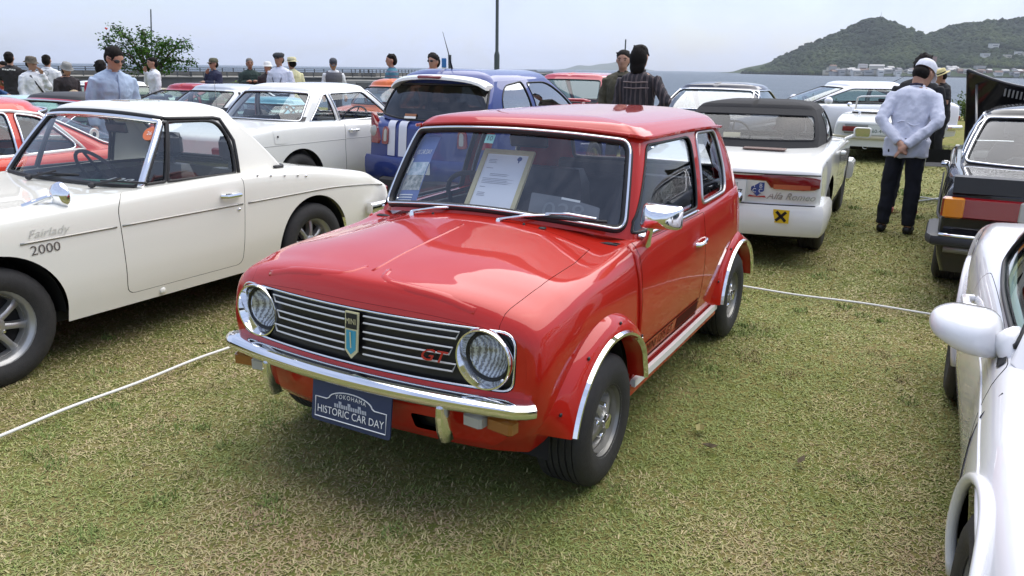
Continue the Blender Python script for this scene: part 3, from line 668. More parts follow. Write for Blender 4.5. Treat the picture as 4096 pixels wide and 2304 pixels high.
def build_hills():
    F0 = 3086.1/4096*2576
    sil = [(1850, 186), (1900, 176), (1930, 152), (1985, 122), (2040, 97), (2085, 75), (2110, 62), (2135, 57), (2165, 62), (2200, 86), (2240, 98), (2290, 82), (2330, 70), (2400, 66), (2470, 55), (2560, 42), (2700, 30), (2900, 40), (3200, 80)]
    dr = lambda l: 1650-.12*(l-600); ds = lambda l: 1235-.25*(l-560)+18*math.sin(l*.02)
    def hor(u): return 172.5+(u-1288)*.0131
    tab = []
    for u, v in sil: D = 1650.; l = (u-1288)/F0*D; tab.append((l, (hor(u)-v)/F0*D*.95+1.5))
    ls = np.linspace(tab[0][0]-10, tab[-1][0], 170); nd = 34; rows = []; H = {}
    rg = np.random.default_rng(11); ph = rg.random(8)*6
    def hgt(l, t):
        R = float(pchip(tab, l)); s = max(0., min(1., t)); p = s**.85*(1-.10*math.sin(s*math.pi))
        n = 6*math.sin(l*.021+ph[0]+t*3)+5*math.sin(l*.047+ph[1]-t*5)+4*math.sin(t*11+l*.013+ph[2])
        return SEA_Z+1.5+max(0, R+1.8)*p*(1 if t <= 1 else max(.4, 1-(t-1)*1.2))+n*min(1, R/60.)*s*(1-s)*2.2
    G = [[(l, ds(l)+(dr(l)-ds(l))*t, hgt(l, t)) for t in np.linspace(0, 1.6, nd)] for l in ls]
    b = MB(); b.loft([[vw(*p) for p in row] for row in G], False, False)
    tag(b.build('headland', foliage_mat('hill_ground', (.028, .045, .022), (.04, .06, .028), (.06, .075, .035), .02), smooth=True), kind='structure')
    # tree canopy: thousands of uneven crowns read as one wood
    n = 15000; l = rg.uniform(ls[0]+14, 1180, n); t = rg.uniform(.10, 1.08, n); keep = (l < 1180)
    base = np.array([vw(a, ds(a)+(dr(a)-ds(a))*c, hgt(a, c)) for a, c in zip(l, t)])
    bm = bmesh.new(); bmesh.ops.create_icosphere(bm, subdivisions=1, radius=1); U = np.array([v.co[:] for v in bm.verts]); Fi = np.array([[v.index for v in f.verts] for f in bm.faces]); bm.free()
    R = rg.uniform(2.6, 5.4, n)*(1+.5*(rg.random(n) > .93)); J = 1+rg.normal(0, .22, (n, len(U), 1))
    V = base[:, None]+U[None]*J*R[:, None, None]*np.array([1, 1, .85])+np.array([0, 0, 1.])*(R*.35)[:, None, None]
    Fa = (Fi[None]+np.arange(n)[:, None, None]*len(U)).reshape(-1, 3); me = bpy.data.meshes.new('hill_woodland'); V = V.reshape(-1, 3)
    me.vertices.add(len(V)); me.vertices.foreach_set('co', V.ravel()); me.loops.add(Fa.size); me.loops.foreach_set('vertex_index', Fa.ravel().astype(np.int32)); me.polygons.add(len(Fa)); me.polygons.foreach_set('loop_start', (np.arange(len(Fa))*3).astype(np.int32)); me.update(calc_edges=True)
    zone = np.sin(l*.018+t*6)+np.sin(l*.045-t*9)+rg.normal(0, .8, n); cols = np.array([(.014, .025, .011), (.020, .034, .013), (.029, .045, .016), (.044, .060, .020)])[np.clip(np.digitize(zone, [-.6, .5, 1.7]), 0, 3)]*rg.uniform(.8, 1.15, (n, 1))
    at = me.color_attributes.new('tint', 'FLOAT_COLOR', 'POINT'); at.data.foreach_set('color', np.repeat(np.concatenate([cols, np.ones((n, 1))], 1), len(U), 0).astype(np.float32).ravel())
    m, tt, bb = nodes_mat('woodland'); vc = tt.nodes.new('ShaderNodeVertexColor'); vc.layer_name = 'tint'; tt.links.new(vc.outputs['Color'], bb.inputs['Base Color']); bb.inputs['Roughness'].default_value = .9; bb.inputs['Specular IOR Level'].default_value = .1
    me.materials.append(m); o = bpy.data.objects.new('hill_woodland', me); COL.objects.link(o); tag(o, 'dense dark green woodland covering the headland across the bay', 'woodland', kind='stuff')
    # houses along the shore and up the slope
    WM = [mat('house_white', (.62, .61, .57), .8), mat('house_cream', (.52, .48, .40), .8), mat('house_grey', (.36, .36, .35), .8), mat('house_brick', (.30, .17, .13), .8)]
    RM = [mat('roof_grey', (.17, .17, .18), .8), mat('roof_brown', (.17, .11, .085), .8), mat('roof_pale', (.45, .44, .42), .8)]
    WIN = mat('house_window', (.04, .05, .06), .3)
    def house(lat, dep, z, w, d, h, wm, rm, flat, lab, grp):
        root = empty('house', vw(lat, dep, z), YAW+math.pi/2+rg.uniform(-.35, .35), lab, 'house', grp)
        q = MB(); q.box((0, 0, h/2-1.5), (w, d, h+3)); q.build('wall', wm, root, False)
        q = MB()
        if flat: q.box((0, 0, h+.2), (w*1.04, d*1.04, .4))
        else: q.add([(-w*.54, -d*.56, h-.1), (w*.54, -d*.56, h-.1), (w*.54, d*.56, h-.1), (-w*.54, d*.56, h-.1), (-w*.5, 0, h+d*.3), (w*.5, 0, h+d*.3)], [[0, 1, 5, 4], [2, 3, 4, 5], [1, 2, 5], [3, 0, 4], [3, 2, 1, 0]])
        q.build('roof', rm, root, False)
        for sy in (-1, 1):
            q = MB(); q.box((0, sy*(d/2), h*.55), (w*.7, .12, 1.1)); q.build('window', WIN, root, False)
    for i in range(150):
        l_ = rg.uniform(ls[0]+18, 1090)**1.0; row = rg.random(); dp = ds(l_)+3+row*40; big = rg.random() < .1
        house(l_, dp, SEA_Z+2+row*7*min(1, (l_-ls[0])/120), rg.uniform(7, 15)*(1.4 if big else 1), rg.uniform(6, 9), rg.uniform(4.5, 7)*(1.9 if big else 1), WM[rg.integers(0, 3)] if rg.random() < .93 else WM[3], RM[rg.integers(0, 3)], rg.random() < .45, 'small pale house in the village along the far shore under the hill', 'village houses along the far shore')
    for i in range(15):
        l_ = rg.normal(835, 45) if i < 12 else rg.uniform(700, 1050); t_ = abs(rg.normal(.33, .16)); dp = ds(l_)+(dr(l_)-ds(l_))*t_
        house(l_, dp-4, hgt(l_, t_)+2.5, rg.uniform(8, 15), rg.uniform(7, 10), rg.uniform(5, 9), WM[rg.integers(0, 2)], RM[rg.integers(0, 3)], rg.random() < .6, 'pale house among the trees half way up the hillside', 'houses on the wooded hillside')
    house(655, ds(655)+60, 17, 24, 12, 11, WM[3], RM[1], True, 'brown apartment block among trees above the village', None)
    # mast on the summit
    q = MB(); lt, dt = 744/1650*1650*.985, 1640; zz = 96; p = np.array(vw(lt, dt, 0)); q.tube([p+(0, 0, zz), p+(0, 0, zz+24)], [.8, .35], 4)
    for h_ in (6, 12, 18): q.box(p+(0, 0, zz+h_), (2.2, 2.2, .6))
    tag(q.build('radio_mast', mat('mast_white', (.6, .6, .6), .6)), 'thin pale radio mast on the summit of the hill', 'mast')
    # far island on the horizon
    b = MB(); rows = []
    for dd in np.linspace(0, 1, 7):
        rows.append([vw(l, 7400+dd*900, SEA_Z+max(0, 92*math.exp(-((l-1010)/230)**2)+46*math.exp(-((l-640)/180)**2)+5*math.sin(l*.03+dd*4)-12)*math.sin(dd*math.pi)) for l in np.linspace(250, 1650, 60)])
    b.loft(rows, False, False); tag(b.build('far_island', MATS['hill_ground'], smooth=True), kind='structure')
def build_haze():
    V = [vw(l, d, z) for z in (SEA_Z-1.0, 160) for l, d in ((-8990, -60), (8990, -60), (8990, 8990), (-8990, 8990))]
    b = MB(); b.add(V, [[3, 2, 1, 0], [4, 5, 6, 7]]+[[i, (i+1) % 4, 4+(i+1) % 4, 4+i] for i in range(4)]); m = bpy.data.materials.new('air_haze'); m.use_nodes = True; t = m.node_tree; t.nodes.clear()
    o = t.nodes.new('ShaderNodeOutputMaterial'); v = t.nodes.new('ShaderNodeVolumePrincipled'); v.inputs['Color'].default_value = (.80, .87, .97, 1); v.inputs['Density'].default_value = .0001; v.inputs['Anisotropy'].default_value = .3
    t.links.new(v.outputs['Volume'], o.inputs['Volume']); h = b.build('haze', m, smooth=False); tag(h, kind='stuff')
def leafy(name, label, root, limbs, leaf, nl, spread, m, cat, bark, flowers=0, droop=.3):
    r = empty(name, root, 0, label, cat); t = MB()
    for P, r0, r1 in limbs: t.tube(P, np.linspace(r0, r1, len(P)), 6)
    t.build('trunk', bark, r, True)
    V = []; F = []; rg = np.random.default_rng(len(label))
    for P, r0, r1 in limbs[1:]:
        P = np.array(P)
        for i in range(nl):
            s = rg.random()**.6*(len(P)-1); k = min(int(s), len(P)-2); p = P[k]+(P[k+1]-P[k])*(s-k)+rg.normal(0, spread, 3)*np.array([1, 1, .55])
            a = rg.uniform(0, 6.28); e = rg.normal(-droop, .5); d = np.array([math.cos(a)*math.cos(e), math.sin(a)*math.cos(e), math.sin(e)]); sd = np.cross(d, [0, 0, 1.])+rg.normal(0, .4, 3); sd /= np.linalg.norm(sd); L_ = leaf*rg.uniform(.7, 1.3); k0 = len(V)
            nn = np.cross(d, sd)
            V += [p, p+d*L_*.5+sd*L_*.32+nn*L_*.1, p+d*L_, p+d*L_*.5-sd*L_*.32+nn*L_*.1]; F += [[k0, k0+1, k0+2], [k0, k0+2, k0+3]]
    obj('crown', V, F, m, r, False)
    for i in range(flowers):
        q = MB(); P = np.array(limbs[1+(i*3) % (len(limbs)-1)][0]); c = P[-1]+rg.normal(0, .12, 3)
        for j in range(4): q.ell(c+rg.normal(0, .015, 3), (.028, .022, .03), 6, 4)
        q.build('flower', mat('red_flower', (.5, .03, .02), .6), r, True)
    return r
def build_plants():
    bark = mat('bark', (.07, .055, .04), .9, bump=(30, .4)); rg = np.random.default_rng(5)
    limbs = [([(0, 0, 0), (.04, .02, .5), (.0, .06, 1.0), (.02, .1, 1.35)], .085, .06)]
    for sx, sy, sz in ((-1.35, 0, 1.35), (-1.15, .2, 1.55), (-1.0, -.3, .85), (-.75, 0, 1.25), (-.3, .3, 1.35), (.05, -.2, 1.45), (.3, .2, 1.15), (.6, .1, 1.0), (.9, -.3, 1.05), (1.15, .2, 1.15), (1.35, 0, .85), (1.25, .3, .42), (1.0, -.2, .25), (-1.05, -.2, .35), (.1, -.5, .8), (-.6, .5, .8), (.5, .5, .6), (-1.5, .1, .95)):
        d3 = np.array([RGT[0]*sx+FWD[0]*sy*1.5, RGT[1]*sx+FWD[1]*sy*1.5, sz]); b0 = np.array([.02, .1, 1.3-.15*rg.random()]); P = [tuple(b0+d3*s_+np.array([0, 0, .16*math.sin(s_*3.0)])+rg.normal(0, .04, 3)*(s_ > 0)) for s_ in (0, .3, .6, .85, 1)]
        limbs.append((P, .035, .008))
    leafy('coral_tree', 'small wind-bent tree with dense green leaves and a few red flowers by the shore', vw(-11.9, 26, -.1), limbs, .105, 210, .125, foliage_mat('tree_leaf', (.022, .070, .010), (.045, .11, .016), (.085, .155, .028), 2.2), 'tree', bark, 1)
    lm = foliage_mat('weed_leaf', (.06, .10, .02), (.10, .15, .035), (.16, .20, .06), 3)
    for i, (l, d, h, lab) in enumerate(((5.2, 25, .75, 'green weed clump at the lawn edge right of the man in the striped shirt'), (-8.6, 26, .9, 'green weed clump at the lawn edge behind the white saloon'), (15.4, 27, .8, 'tall grass tuft at the lawn edge behind the black raised bonnet'), (-10.3, 25, .8, 'green bush at the shore below the small tree'), (-12.8, 25, .8, 'green bush at the shore left of the small tree'), (10.3, 26.5, .7, 'wispy weed clump on the shore left of the white modern hatchback'))):
        lb = [([(0, 0, 0), (0, 0, .1)], .01, .01)]
        for j in range(22):
            a = rg.uniform(0, 6.28); q = rg.uniform(.2, 1); lb.append(([(0, 0, 0), (math.cos(a)*.2*q, math.sin(a)*.2*q, h*.5), (math.cos(a)*.6*q, math.sin(a)*.6*q, h*rg.uniform(.6, 1.15))], .008, .003))
        leafy('weed_clump', lab, vw(l, d, -.02), lb, .12, 16, .08, lm, 'plant', lm, 0, -.5)
def build_poles():
    gm = mat('pole_green_grey', (.045, .06, .06), .5)
    b = MB(); b.lathe([(.16, 0), (.16, .05), (.095, .07), (.095, 2.0), (.075, 2.08), (.058, 2.12), (.05, 7.0), (.0005, 7.0)], 14, 'z'); o = b.build('lamp_post', gm); o.location = vw(-.63, 28, -.03); tag(o, 'tall dark lamp post at the lawn edge rising out of the picture', 'lamp post')
    b = MB(); b.lathe([(.028, 0), (.024, 2.55), (.0005, 2.56)], 8, 'z'); o = b.build('marker_pole', gm); o.location = vw(3.75, 27.5, -.03); tag(o, 'thin grey pole between the two long-haired men', 'pole')
    b = MB(); b.tube([(0, 0, 0), (-.12, .05, 1.6), (-.26, .1, 3.3)], [.03, .025, .02], 8); o = b.build('leaning_pole', gm); o.location = vw(-12.35, 27, -.03); tag(o, 'thin leaning pole behind the small tree', 'pole')
    b = MB(); b.lathe([(.06, 0), (.06, 2.0), (.0005, 2.0)], 8, 'z'); o = b.build('bollard_post', RAILM); o.location = vw(-2.35, 29, -.03); tag(o, 'short dark post beside the blue and white sign', 'post')
    r = empty('sign', vw(-2.6, 29.5, -.03), YAW+math.pi/2, 'small upright blue and white sign on the lawn edge', 'sign')
    b = MB(); b.box((0, 0, 1.25), (.16, .05, 1.3)); b.build('panel', mat('sign_white', (.7, .72, .74), .6), r, False)
    b = MB(); b.box((0, .03, 1.72), (.17, .06, .32)); b.build('blue_band', mat('sign_blue', (.03, .16, .45), .6), r, False)
    b = MB(); b.box((0, 0, .3), (.05, .04, .62)); b.build('post', RAILM, r, False)
    # white marking rope stretched on the grass
    rm = mat('white_rope', (.72, .72, .68), .8)
    for nm, pts in (('on the grass left of the red saloon', [(1.9, -1.52), (1.2, -1.56), (1.01, -1.573), (.4, -1.59), (-.27, -1.596), (-.95, -1.58)]), ('on the grass behind the red saloon', [(-2.98, -.9), (-2.97, 0), (-2.971, .55), (-2.968, 1.1), (-2.963, 1.72), (-2.96, 2.6)])):
        b = MB(); P = resample([(x, y, .034) for x, y in pts], .05, False); P[:, 2] += .004*np.sin(P[:, 0]*9+P[:, 1]*7); b.tube(P, .0075, 6); tag(b.build('marking_rope', rm, smooth=True), 'white marking rope lying '+nm, 'rope')
    lf = mat('dry_leaf', (.22, .20, .07), .8)
    for i, (x, y, lab) in enumerate(((-.562, .921, 'pale fallen leaf on the grass right of the front wheel'), (-.42, 1.0, 'dull curled leaf on the grass just below the pale leaf'), (-.48, 1.35, 'small dry leaf on the grass nearer the white coupe'))):
        s_ = (.045, .035, .03)[i]; b = MB(); b.add([(-s_, 0, .01), (-s_*.3, s_*.42, .016), (s_*.5, s_*.35, .02), (s_, 0, .03), (s_*.5, -s_*.35, .016), (-s_*.3, -s_*.42, .02), (0, 0, .004)], [[0, 1, 6], [1, 2, 6], [2, 3, 6], [3, 4, 6], [4, 5, 6], [5, 0, 6]]); o = b.build('fallen_leaf', lf if i == 0 else mat('brown_leaf', (.10, .075, .04), .8), smooth=False); o.location = (x, y, .018); o.rotation_euler = (.1, .1, i*1.3+.3); tag(o, lab, 'leaf')
def build_tufts():
    rg = np.random.default_rng(21); V = []; F = []; C = []
    for i in range(240):
        D = 1.5+rg.random()*9; l = (rg.random()*1.4-.7)*D; c = CAM[:2]+RGT*l+FWD*D; R = rg.uniform(.03, .10); col = np.array([(.15, .215, .055), (.19, .24, .07), (.30, .26, .12)][rg.integers(0, 3)])
        for j in range(int(30+R*500)):
            a = rg.uniform(0, 6.28); q = R*math.sqrt(rg.random()); b0 = np.array([c[0]+q*math.cos(a), c[1]+q*math.sin(a), .002]); t = rg.uniform(0, 6.28); e = rg.uniform(.3, 1.3); L_ = rg.uniform(.018, .045); d = np.array([math.cos(t)*math.cos(e), math.sin(t)*math.cos(e), math.sin(e)]); s_ = np.array([-math.sin(t), math.cos(t), 0])*max(.0018, D*.0006); k = len(V)
            V += [b0-s_, b0+s_, b0+d*L_*.6+s_*.7, b0+d*L_*.6-s_*.7, b0+d*L_+np.array([0, 0, -.005])]; F += [[k, k+1, k+2, k+3], [k+3, k+2, k+4]]; C += [tuple(col*rg.uniform(.75, 1.2))+(1,)]*5
    o = obj('grass_tufts', V, F, MATS['grass_blade'], None, False); at = o.data.color_attributes.new('tint', 'FLOAT_COLOR', 'POINT'); at.data.foreach_set('color', np.array(C, np.float32).ravel()); tag(o, 'scattered longer tufts and clover standing out of the turf', 'grass', kind='stuff')
build_lawn(); build_blades(); build_tufts(); build_sea(); build_breakwater(); build_hills(); build_plants(); build_poles(); build_haze()
# ------------------------------------------------------------------ the red saloon in the middle
RED = paint('signal_red_paint', (.43, .0105, .0030))
GRILLE_BK = mat('grille_black', (.006, .006, .007), .35)
def build_mini():
    c = Car('compact_car', 'glossy red two-door compact saloon with chrome bumper and black grille in the centre foreground', (0, 0, 0), 0)
    r = c.root
    fx = [(.20, .44), (.275, .505), (.32, .55), (.40, .585), (.50, .602), (.56, .606), (.713, .594), (.80, .57)]
    Ff = lambda y, z: float(interp(fx, z))-.045*(y/.5)**2*(1 if abs(y) < .7 else 1)
    Fr = lambda y, z: -2.33+.04*(y/.5)**2-.03*(z-.6)
    xs = [.60, .596, .586, .566, .522, .45, .36, .25, .12, 0, -.12, -.24, -.36, -.5, -.75, -1.1, -1.5, -1.8, -2.0, -2.15, -2.24, -2.30, -2.33]
    keys = [
     ([(.6, 0), (-2.4, 0)], [(.60, .752), (.596, .783), (.586, .809), (.566, .827), (.522, .838), (.45, .848), (.316, .866), (.0, .897), (-.256, .922), (-.5, .93), (-2.4, .93)]),
     ([(.6, .30), (.3, .31), (-.25, .30), (-2.4, .30)], [(.60, .748), (.596, .777), (.586, .802), (.566, .819), (.522, .830), (.45, .839), (.316, .857), (0, .886), (-.256, .905), (-.5, .92), (-2.4, .92)]),
     ([(.6, .520), (.55, .538), (.3, .563), (-.2, .535), (-.4, .525), (-2.1, .52), (-2.33, .42)], [(.60, .730), (.596, .752), (.586, .772), (.566, .786), (.522, .797), (.45, .806), (.3, .825), (0, .84), (-.2, .850), (-.4, .87), (-2.4, .91)]),
     ([(.60, .604), (.596, .616), (.586, .628), (.566, .638), (.522, .645), (.45, .650), (.2, .655), (-.22, .645), (-.45, .66), (-1.2, .668), (-1.9, .655), (-2.15, .60), (-2.28, .53), (-2.33, .47)], [(.60, .706), (.596, .720), (.586, .733), (.566, .745), (.522, .757), (.45, .768), (.2, .798), (-.22, .835), (-.45, .868), (-1.2, .882), (-2.33, .90)]),
     ([(.60, .634), (.596, .650), (.586, .663), (.566, .674), (.522, .682), (.45, .687), (.2, .692), (-.3, .692), (-1.2, .700), (-1.9, .69), (-2.15, .63), (-2.28, .56), (-2.33, .50)], [(.60, .655), (.555, .67), (.45, .69), (.2, .72), (-.3, .75), (-1.2, .77), (-2.33, .77)]),
     ([(.60, .636), (.596, .652), (.586, .667), (.566, .678), (.522, .687), (.45, .692), (.2, .699), (-1.2, .706), (-1.9, .70), (-2.15, .645), (-2.28, .57), (-2.33, .50)], [(.60, .55), (.2, .57), (-2.33, .57)]),
     ([(.60, .595), (.592, .612), (.578, .630), (.555, .648), (.515, .664), (.45, .676), (.2, .69), (-1.9, .692), (-2.15, .63), (-2.33, .48)], [(.60, .40), (.2, .40), (-2.33, .40)]),
     ([(.60, .46), (.592, .485), (.578, .515), (.555, .55), (.515, .59), (.45, .625), (.2, .66), (-1.9, .665), (-2.15, .60), (-2.33, .45)], [(.60, .268), (.45, .25), (.2, .24), (-2.0, .24), (-2.33, .28)]),
    ]
    c.body_net(xs, keys, Ff, Fr, .35, .25)
    AR = [(.045, .27, .345, .325), (-1.925, .27, .35, .305)]
    outer = c.outline(AR)
    U = c.u_at
    # openings: bonnet, doors, cabin
    def top_loop(pts, vr=(0, 4.2)): return c.B.inv(resample(pts, .04), (0, 1), vr)
    hb = [(-.215, .0), (-.215, .25), (-.205, .45), (-.19, .527), (.0, .552), (.3, .563), (.45, .552), (.53, .541), (.562, .535)]
    hood_half = c.B.inv(resample(hb, .04, False), (0, 1), (0, 3))
    uf = .12      # bonnet lip wraps down to this station
    hood_half = np.concatenate([hood_half, [(u, float(hood_half[-1][1])) for u in np.linspace(hood_half[-1][0]-.2, uf, 6)], [(uf, v) for v in np.arange(1.9, .05, -.25)], [(uf, 0)]])
    hood_half[0][1] = 0
    m2 = hood_half[1:-1].copy(); m2[:, 1] *= -1
    hood_loop = np.concatenate([hood_half, m2[::-1]])
    cx = np.array([np.mean(hood_loop[:, 0]), 0]); hood_in = hood_loop+(cx-hood_loop)*np.array([.006, .006])
    dpts = rpoly([(-.335, .30), (-1.215, .30), (-1.235, .60), (-1.20, .862), (-.335, .862)], [.03, .05, .1, .01, .01], 5)
    door = c.B.inv(resample(dpts, .04), (0, 2), (2.6, 7))
    dcen = door.mean(0); door_in = door+(dcen-door)*np.array([.011, .012])
    cab = [(-.33, .0), (-.34, .3), (-.40, .50), (-.48, .60), (-1.2, .62), (-1.9, .60), (-2.12, .52), (-2.2, .3), (-2.22, 0)]
    ch = c.B.inv(resample(cab, .06, False), (0, 1), (0, 4)); ch[0][1] = 0; ch[-1][1] = 0
    m3 = ch[1:-1].copy(); m3[:, 1] *= -1; cabl = np.concatenate([ch, m3[::-1]])
    # body between the openings; the cowl piece between bonnet and cabin stays
    panel('body_shell', c.B, outer, [hood_loop, door, mir(door), cabl], RED, r, c.mid, .2, .22, .018)
    panel('bonnet', c.B, hood_in, [], RED, r, c.mid, .2, .22, .014, .0005, [hood_in])
    bo = r.children[-1]
    rib = MB(); x = np.linspace(.50, -.10, 16); rib.tube(on_net(c.B, np.stack([[U(q) for q in x], np.zeros(16)], 1), -.0085, c.mid), .012, 10); rib.build('centre_rib', RED, bo, True)
    for sd in (1, -1):       # pressed swage lines on the bonnet lip
        q = [(.45, .05), (.505, .07), (.525, .11), (.535, .3), (.530, .45)]
        Lp = c.B.inv(resample(q, .02, False), (0, 1), (0, 3)); Lp[:, 1] *= sd
        t = MB(); t.tube(on_net(c.B, Lp, -.0265, c.mid), .030, 12); t.build('bonnet_crease', RED, bo, True)
    for sd in (1, -1):
        dl = door_in if sd > 0 else mir(door_in)
        d = panel('door', c.B, dl, [], RED, r, c.mid, .2, .22, .015, .0005, [dl])
        h = MB(); pth = [(-1.06, .690, .722), (-1.075, .716, .722), (-1.10, .722, .723), (-1.16, .722, .726), (-1.195, .716, .728), (-1.21, .692, .73)]
        h.tube([(a, sd*b, e) for a, b, e in pth], [.012, .010, .009, .009, .009, .012], 8); h.ell((-1.135, sd*.698, .722), (.035, .006, .022)); h.build('door_handle', CHROME, d)
        # dark side stripes with lettering low on the door
        for za, zb in ((.338, .350), (.418, .427)):
            Lp = c.B.inv(resample([(-.345, za), (-1.20, za), (-1.20, zb), (-.345, zb)], .05), (0, 2), (4, 7))
            panel('side_stripe', c.B, Lp if sd > 0 else mir(Lp), [], mat('stripe_dark', (.075, .018, .010), .9, spec=.05), d, c.mid, .3, .2, 0, .0022)
        for xa, xb in ((-.345, -.40), (-.86, -1.20)):
            Lp = c.B.inv(resample([(xa, .356), (xb, .356), (xb, .412), (xa, .412)], .05), (0, 2), (4, 7))
            panel('side_stripe', c.B, Lp if sd > 0 else mir(Lp), [], mat('stripe_dark', (.075, .018, .010), .9, spec=.05), d, c.mid, .3, .2, 0, .0022)
        V, F = text_mesh('MINI 1275 GT', .062, sx=.95)
        xx = -.63-V[:, 0] if sd > 0 else -.63+V[:, 0]; P = c.B.inv(np.stack([xx, .384+V[:, 1]], 1), (0, 2), (4, 7))
        if sd > 0: obj('lettering', on_net(c.B, P, .0022, c.mid), F, mat('stripe_dark'), d, False)
    # front face with the grille recess
    gz0, gz1, gy = .531, .737, .604
    gl = resample(rpoly([(-gy, gz0), (gy, gz0), (gy, gz1), (-gy, gz1)], [.05, .05, .06, .06], 6), .03)
    air = resample(rpoly([(.215, .325), (.36, .325), (.36, .392), (.215, .392)], .015, 3), .03)
    air2 = air.copy(); air2[:, 0] -= .34
    c.cap('f', RED, [gl, air, air2], 'front_panel', .05, .04, .03)
    c.cap('r', RED, [], 'rear_panel', .08, .06)
    G = MB(); pl = lambda a, b, h: (Ff(a, b)-.018+h, a, b)
    b = MB(); V, F, N = trim(lambda a, e: np.stack([np.vectorize(Ff)(a, e)-.018, a, e], -1), lambda a, e: np.stack([np.ones_like(a), a*0, a*0], -1), gl, [np.array([(s_*.497+.092*math.cos(q), .635+.092*math.sin(q)) for q in np.linspace(0, 6.2832, 36, endpoint=False)]) for s_ in (1, -1)], .05, .04)
    grille = obj('grille', V, F, GRILLE_BK, r, True)
    b = MB(); b.box((.50, .285, .358), (.02, .2, .09)); b.box((.50, -.05, .358), (.02, .2, .09)); b.build('air_intake_mesh', GRILLE_BK, r)
    # bright surround and the grille bars (pairs joined at the lamp end)
    pr = [(Ff(y, z)-.002, y, z) for y, z in resample(rpoly([(-gy+.006, gz0+.006), (gy-.006, gz0+.006), (gy-.006, gz1-.006), (-gy+.006, gz1-.006)], [.046, .046, .055, .055], 6), .03)]
    m = MB(); m.tube(pr, .0042, 6, True); m.build('grille_surround', CHROME, grille, True)
    BAR = mat('bar_aluminium', (.62, .61, .56), .35, .5)
    for za, zb, ye in ((.711, .687, .408), (.656, .632, .386), (.602, .577, .400)):
        for sd in (1, -1):
            m = MB(); P = []
            for y in np.linspace(.040, ye, 8): P.append((Ff(y, za)-.006, sd*y, za))
            for y in np.linspace(ye-.012, .040, 8): P.append((Ff(y, zb)-.006, sd*y, zb))
            m.tube(P, .0038, 4, up=(1, 0, 0)); m.build('grille_bar', BAR, grille, False)
    # badge shield with its blue field, and the red script at the lamp side
    sh = [(-.029, .722), (.029, .722), (.027, .585), (.0, .558), (-.027, .585)]
    m = MB(); m.poly(sh, lambda a, e, h: (Ff(a, e)+.002+h, a, e), .006); bd = m.build('badge', mat('badge_cream', (.70, .66, .42), .3, .3), grille, False)
    m = MB(); m.poly([(-.021, .658), (.021, .658), (.020, .592), (0, .573), (-.020, .592)], lambda a, e, h: (Ff(a, e)+.009+h, a, e), .001); m.build('badge_field', mat('badge_blue', (.05, .30, .42), .3), bd, False)
    m = MB(); m.poly([(-.024, .717), (.024, .717), (.024, .664), (-.024, .664)], lambda a, e, h: (Ff(a, e)+.0085+h, a, e), .0008); m.build('badge_band', BLACK, bd, False)
    text_on('badge_lettering', 'MINI', .030, mat('badge_cream'), bd, (Ff(0, .675)+.010, 0, .690), (0, 1, 0), (0, 0, 1), .001, sx=.75)
    text_on('badge_stripe', 'I', .085, mat('badge_cream'), bd, (Ff(0, .62)+.011, 0, .622), (0, 1, 0), (0, 0, 1), .001, sx=.6)
    text_on('script_badge', 'GT', .058, mat('badge_red', (.45, .03, .02), .3), grille, (Ff(.32, .62)+.002, .318, .622), (-.06, .998, 0), (0, .0, 1), .003, shear=.35, sx=1.25, extr=.002)
    # headlamps
    for sd in (1, -1):
        hx = Ff(.497, .635)-.008; hc = (0, sd*.497, .635)
        m = MB(); m.lathe([(.094, -.03), (.101, -.012), (.103, .004), (.100, .010), (.095, .009), (.085, -.012), (.077, -.033), (.074, -.038)], 44, 'x', (hx+.008, sd*.497, .635))
        hl = m.build('headlamp', CHROME, r)
        m = MB(); m.lathe([(.080, -.036), (.070, -.040), (.040, -.085), (.015, -.097), (.0005, -.099)], 32, 'x', (hx+.008, sd*.497, .635)); m.build('reflector', lamp_refl(), hl, True)
        m = MB(); m.lathe([(.0005, .012), (.03, .0105), (.055, .006), (.072, -.003), (.080, -.010)], 40, 'x', (hx-.016, sd*.497, .635)); m.build('lens', lamp_lens(), hl, True)
        m = MB(); m.lathe([(.078, -.009), (.080, -.003), (.075, .001), (.072, -.008)], 40, 'x', (hx-.016, sd*.497, .635)); m.build('lens_rim', BLACK, hl, True)
        for a, e in ((.068, .062), (.068, -.060)):
            m = MB(); m.lathe([(.007, 0), (.006, .004), (.0005, .005)], 8, 'x', (hx+.004, sd*(.497+a), .635+e)); m.build('bezel_screw', CHROME, hl, True)
    # bumper with overriders, indicators, event plate
    P = []; ys = np.concatenate([[-.672, -.668, -.655], np.linspace(-.62, .62, 31), [.655, .668, .672]])
    for y in ys:
        x = .655-.075*(y/.62)**2 if abs(y) <= .62 else .58-.05*((abs(y)-.62)/.058)**1.6
        P.append((x, y, .492+.004*(1-(y/.7)**2)))
    sec = [(-.030, .0), (-.026, -.014), (-.012, -.030), (.004, -.034), (.018, -.030), (.030, -.012), (.034, .014), (.032, .038), (.026, .040), (.026, .016), (.010, -.008), (-.012, -.008), (-.022, .004), (-.024, .03), (-.030, .03)]
    # section axes: first = sideways (up), second = towards the car
    m = MB(); rings = []
    T = np.gradient(np.array(P), axis=0); T /= np.linalg.norm(T, axis=1)[:, None]
    for p, t in zip(P, T):
        n = np.cross([0, 0, 1.], t)          # points back (towards the car) or forward
        if n[0] > 0: n = -n
        rings.append([np.array(p)+n*b_+np.array([0, 0, 1.])*(a_*.92) for a_, b_ in [(-.032, .012), (-.030, -.006), (-.018, -.020), (-.004, -.024), (.010, -.022), (.022, -.010), (.027, .012), (.028, .062), (.024, .062), (.020, .012), (.010, -.010), (-.010, -.012), (-.024, .012)]])
    m.loft(rings); bump = m.build('bumper', CHROME, r)
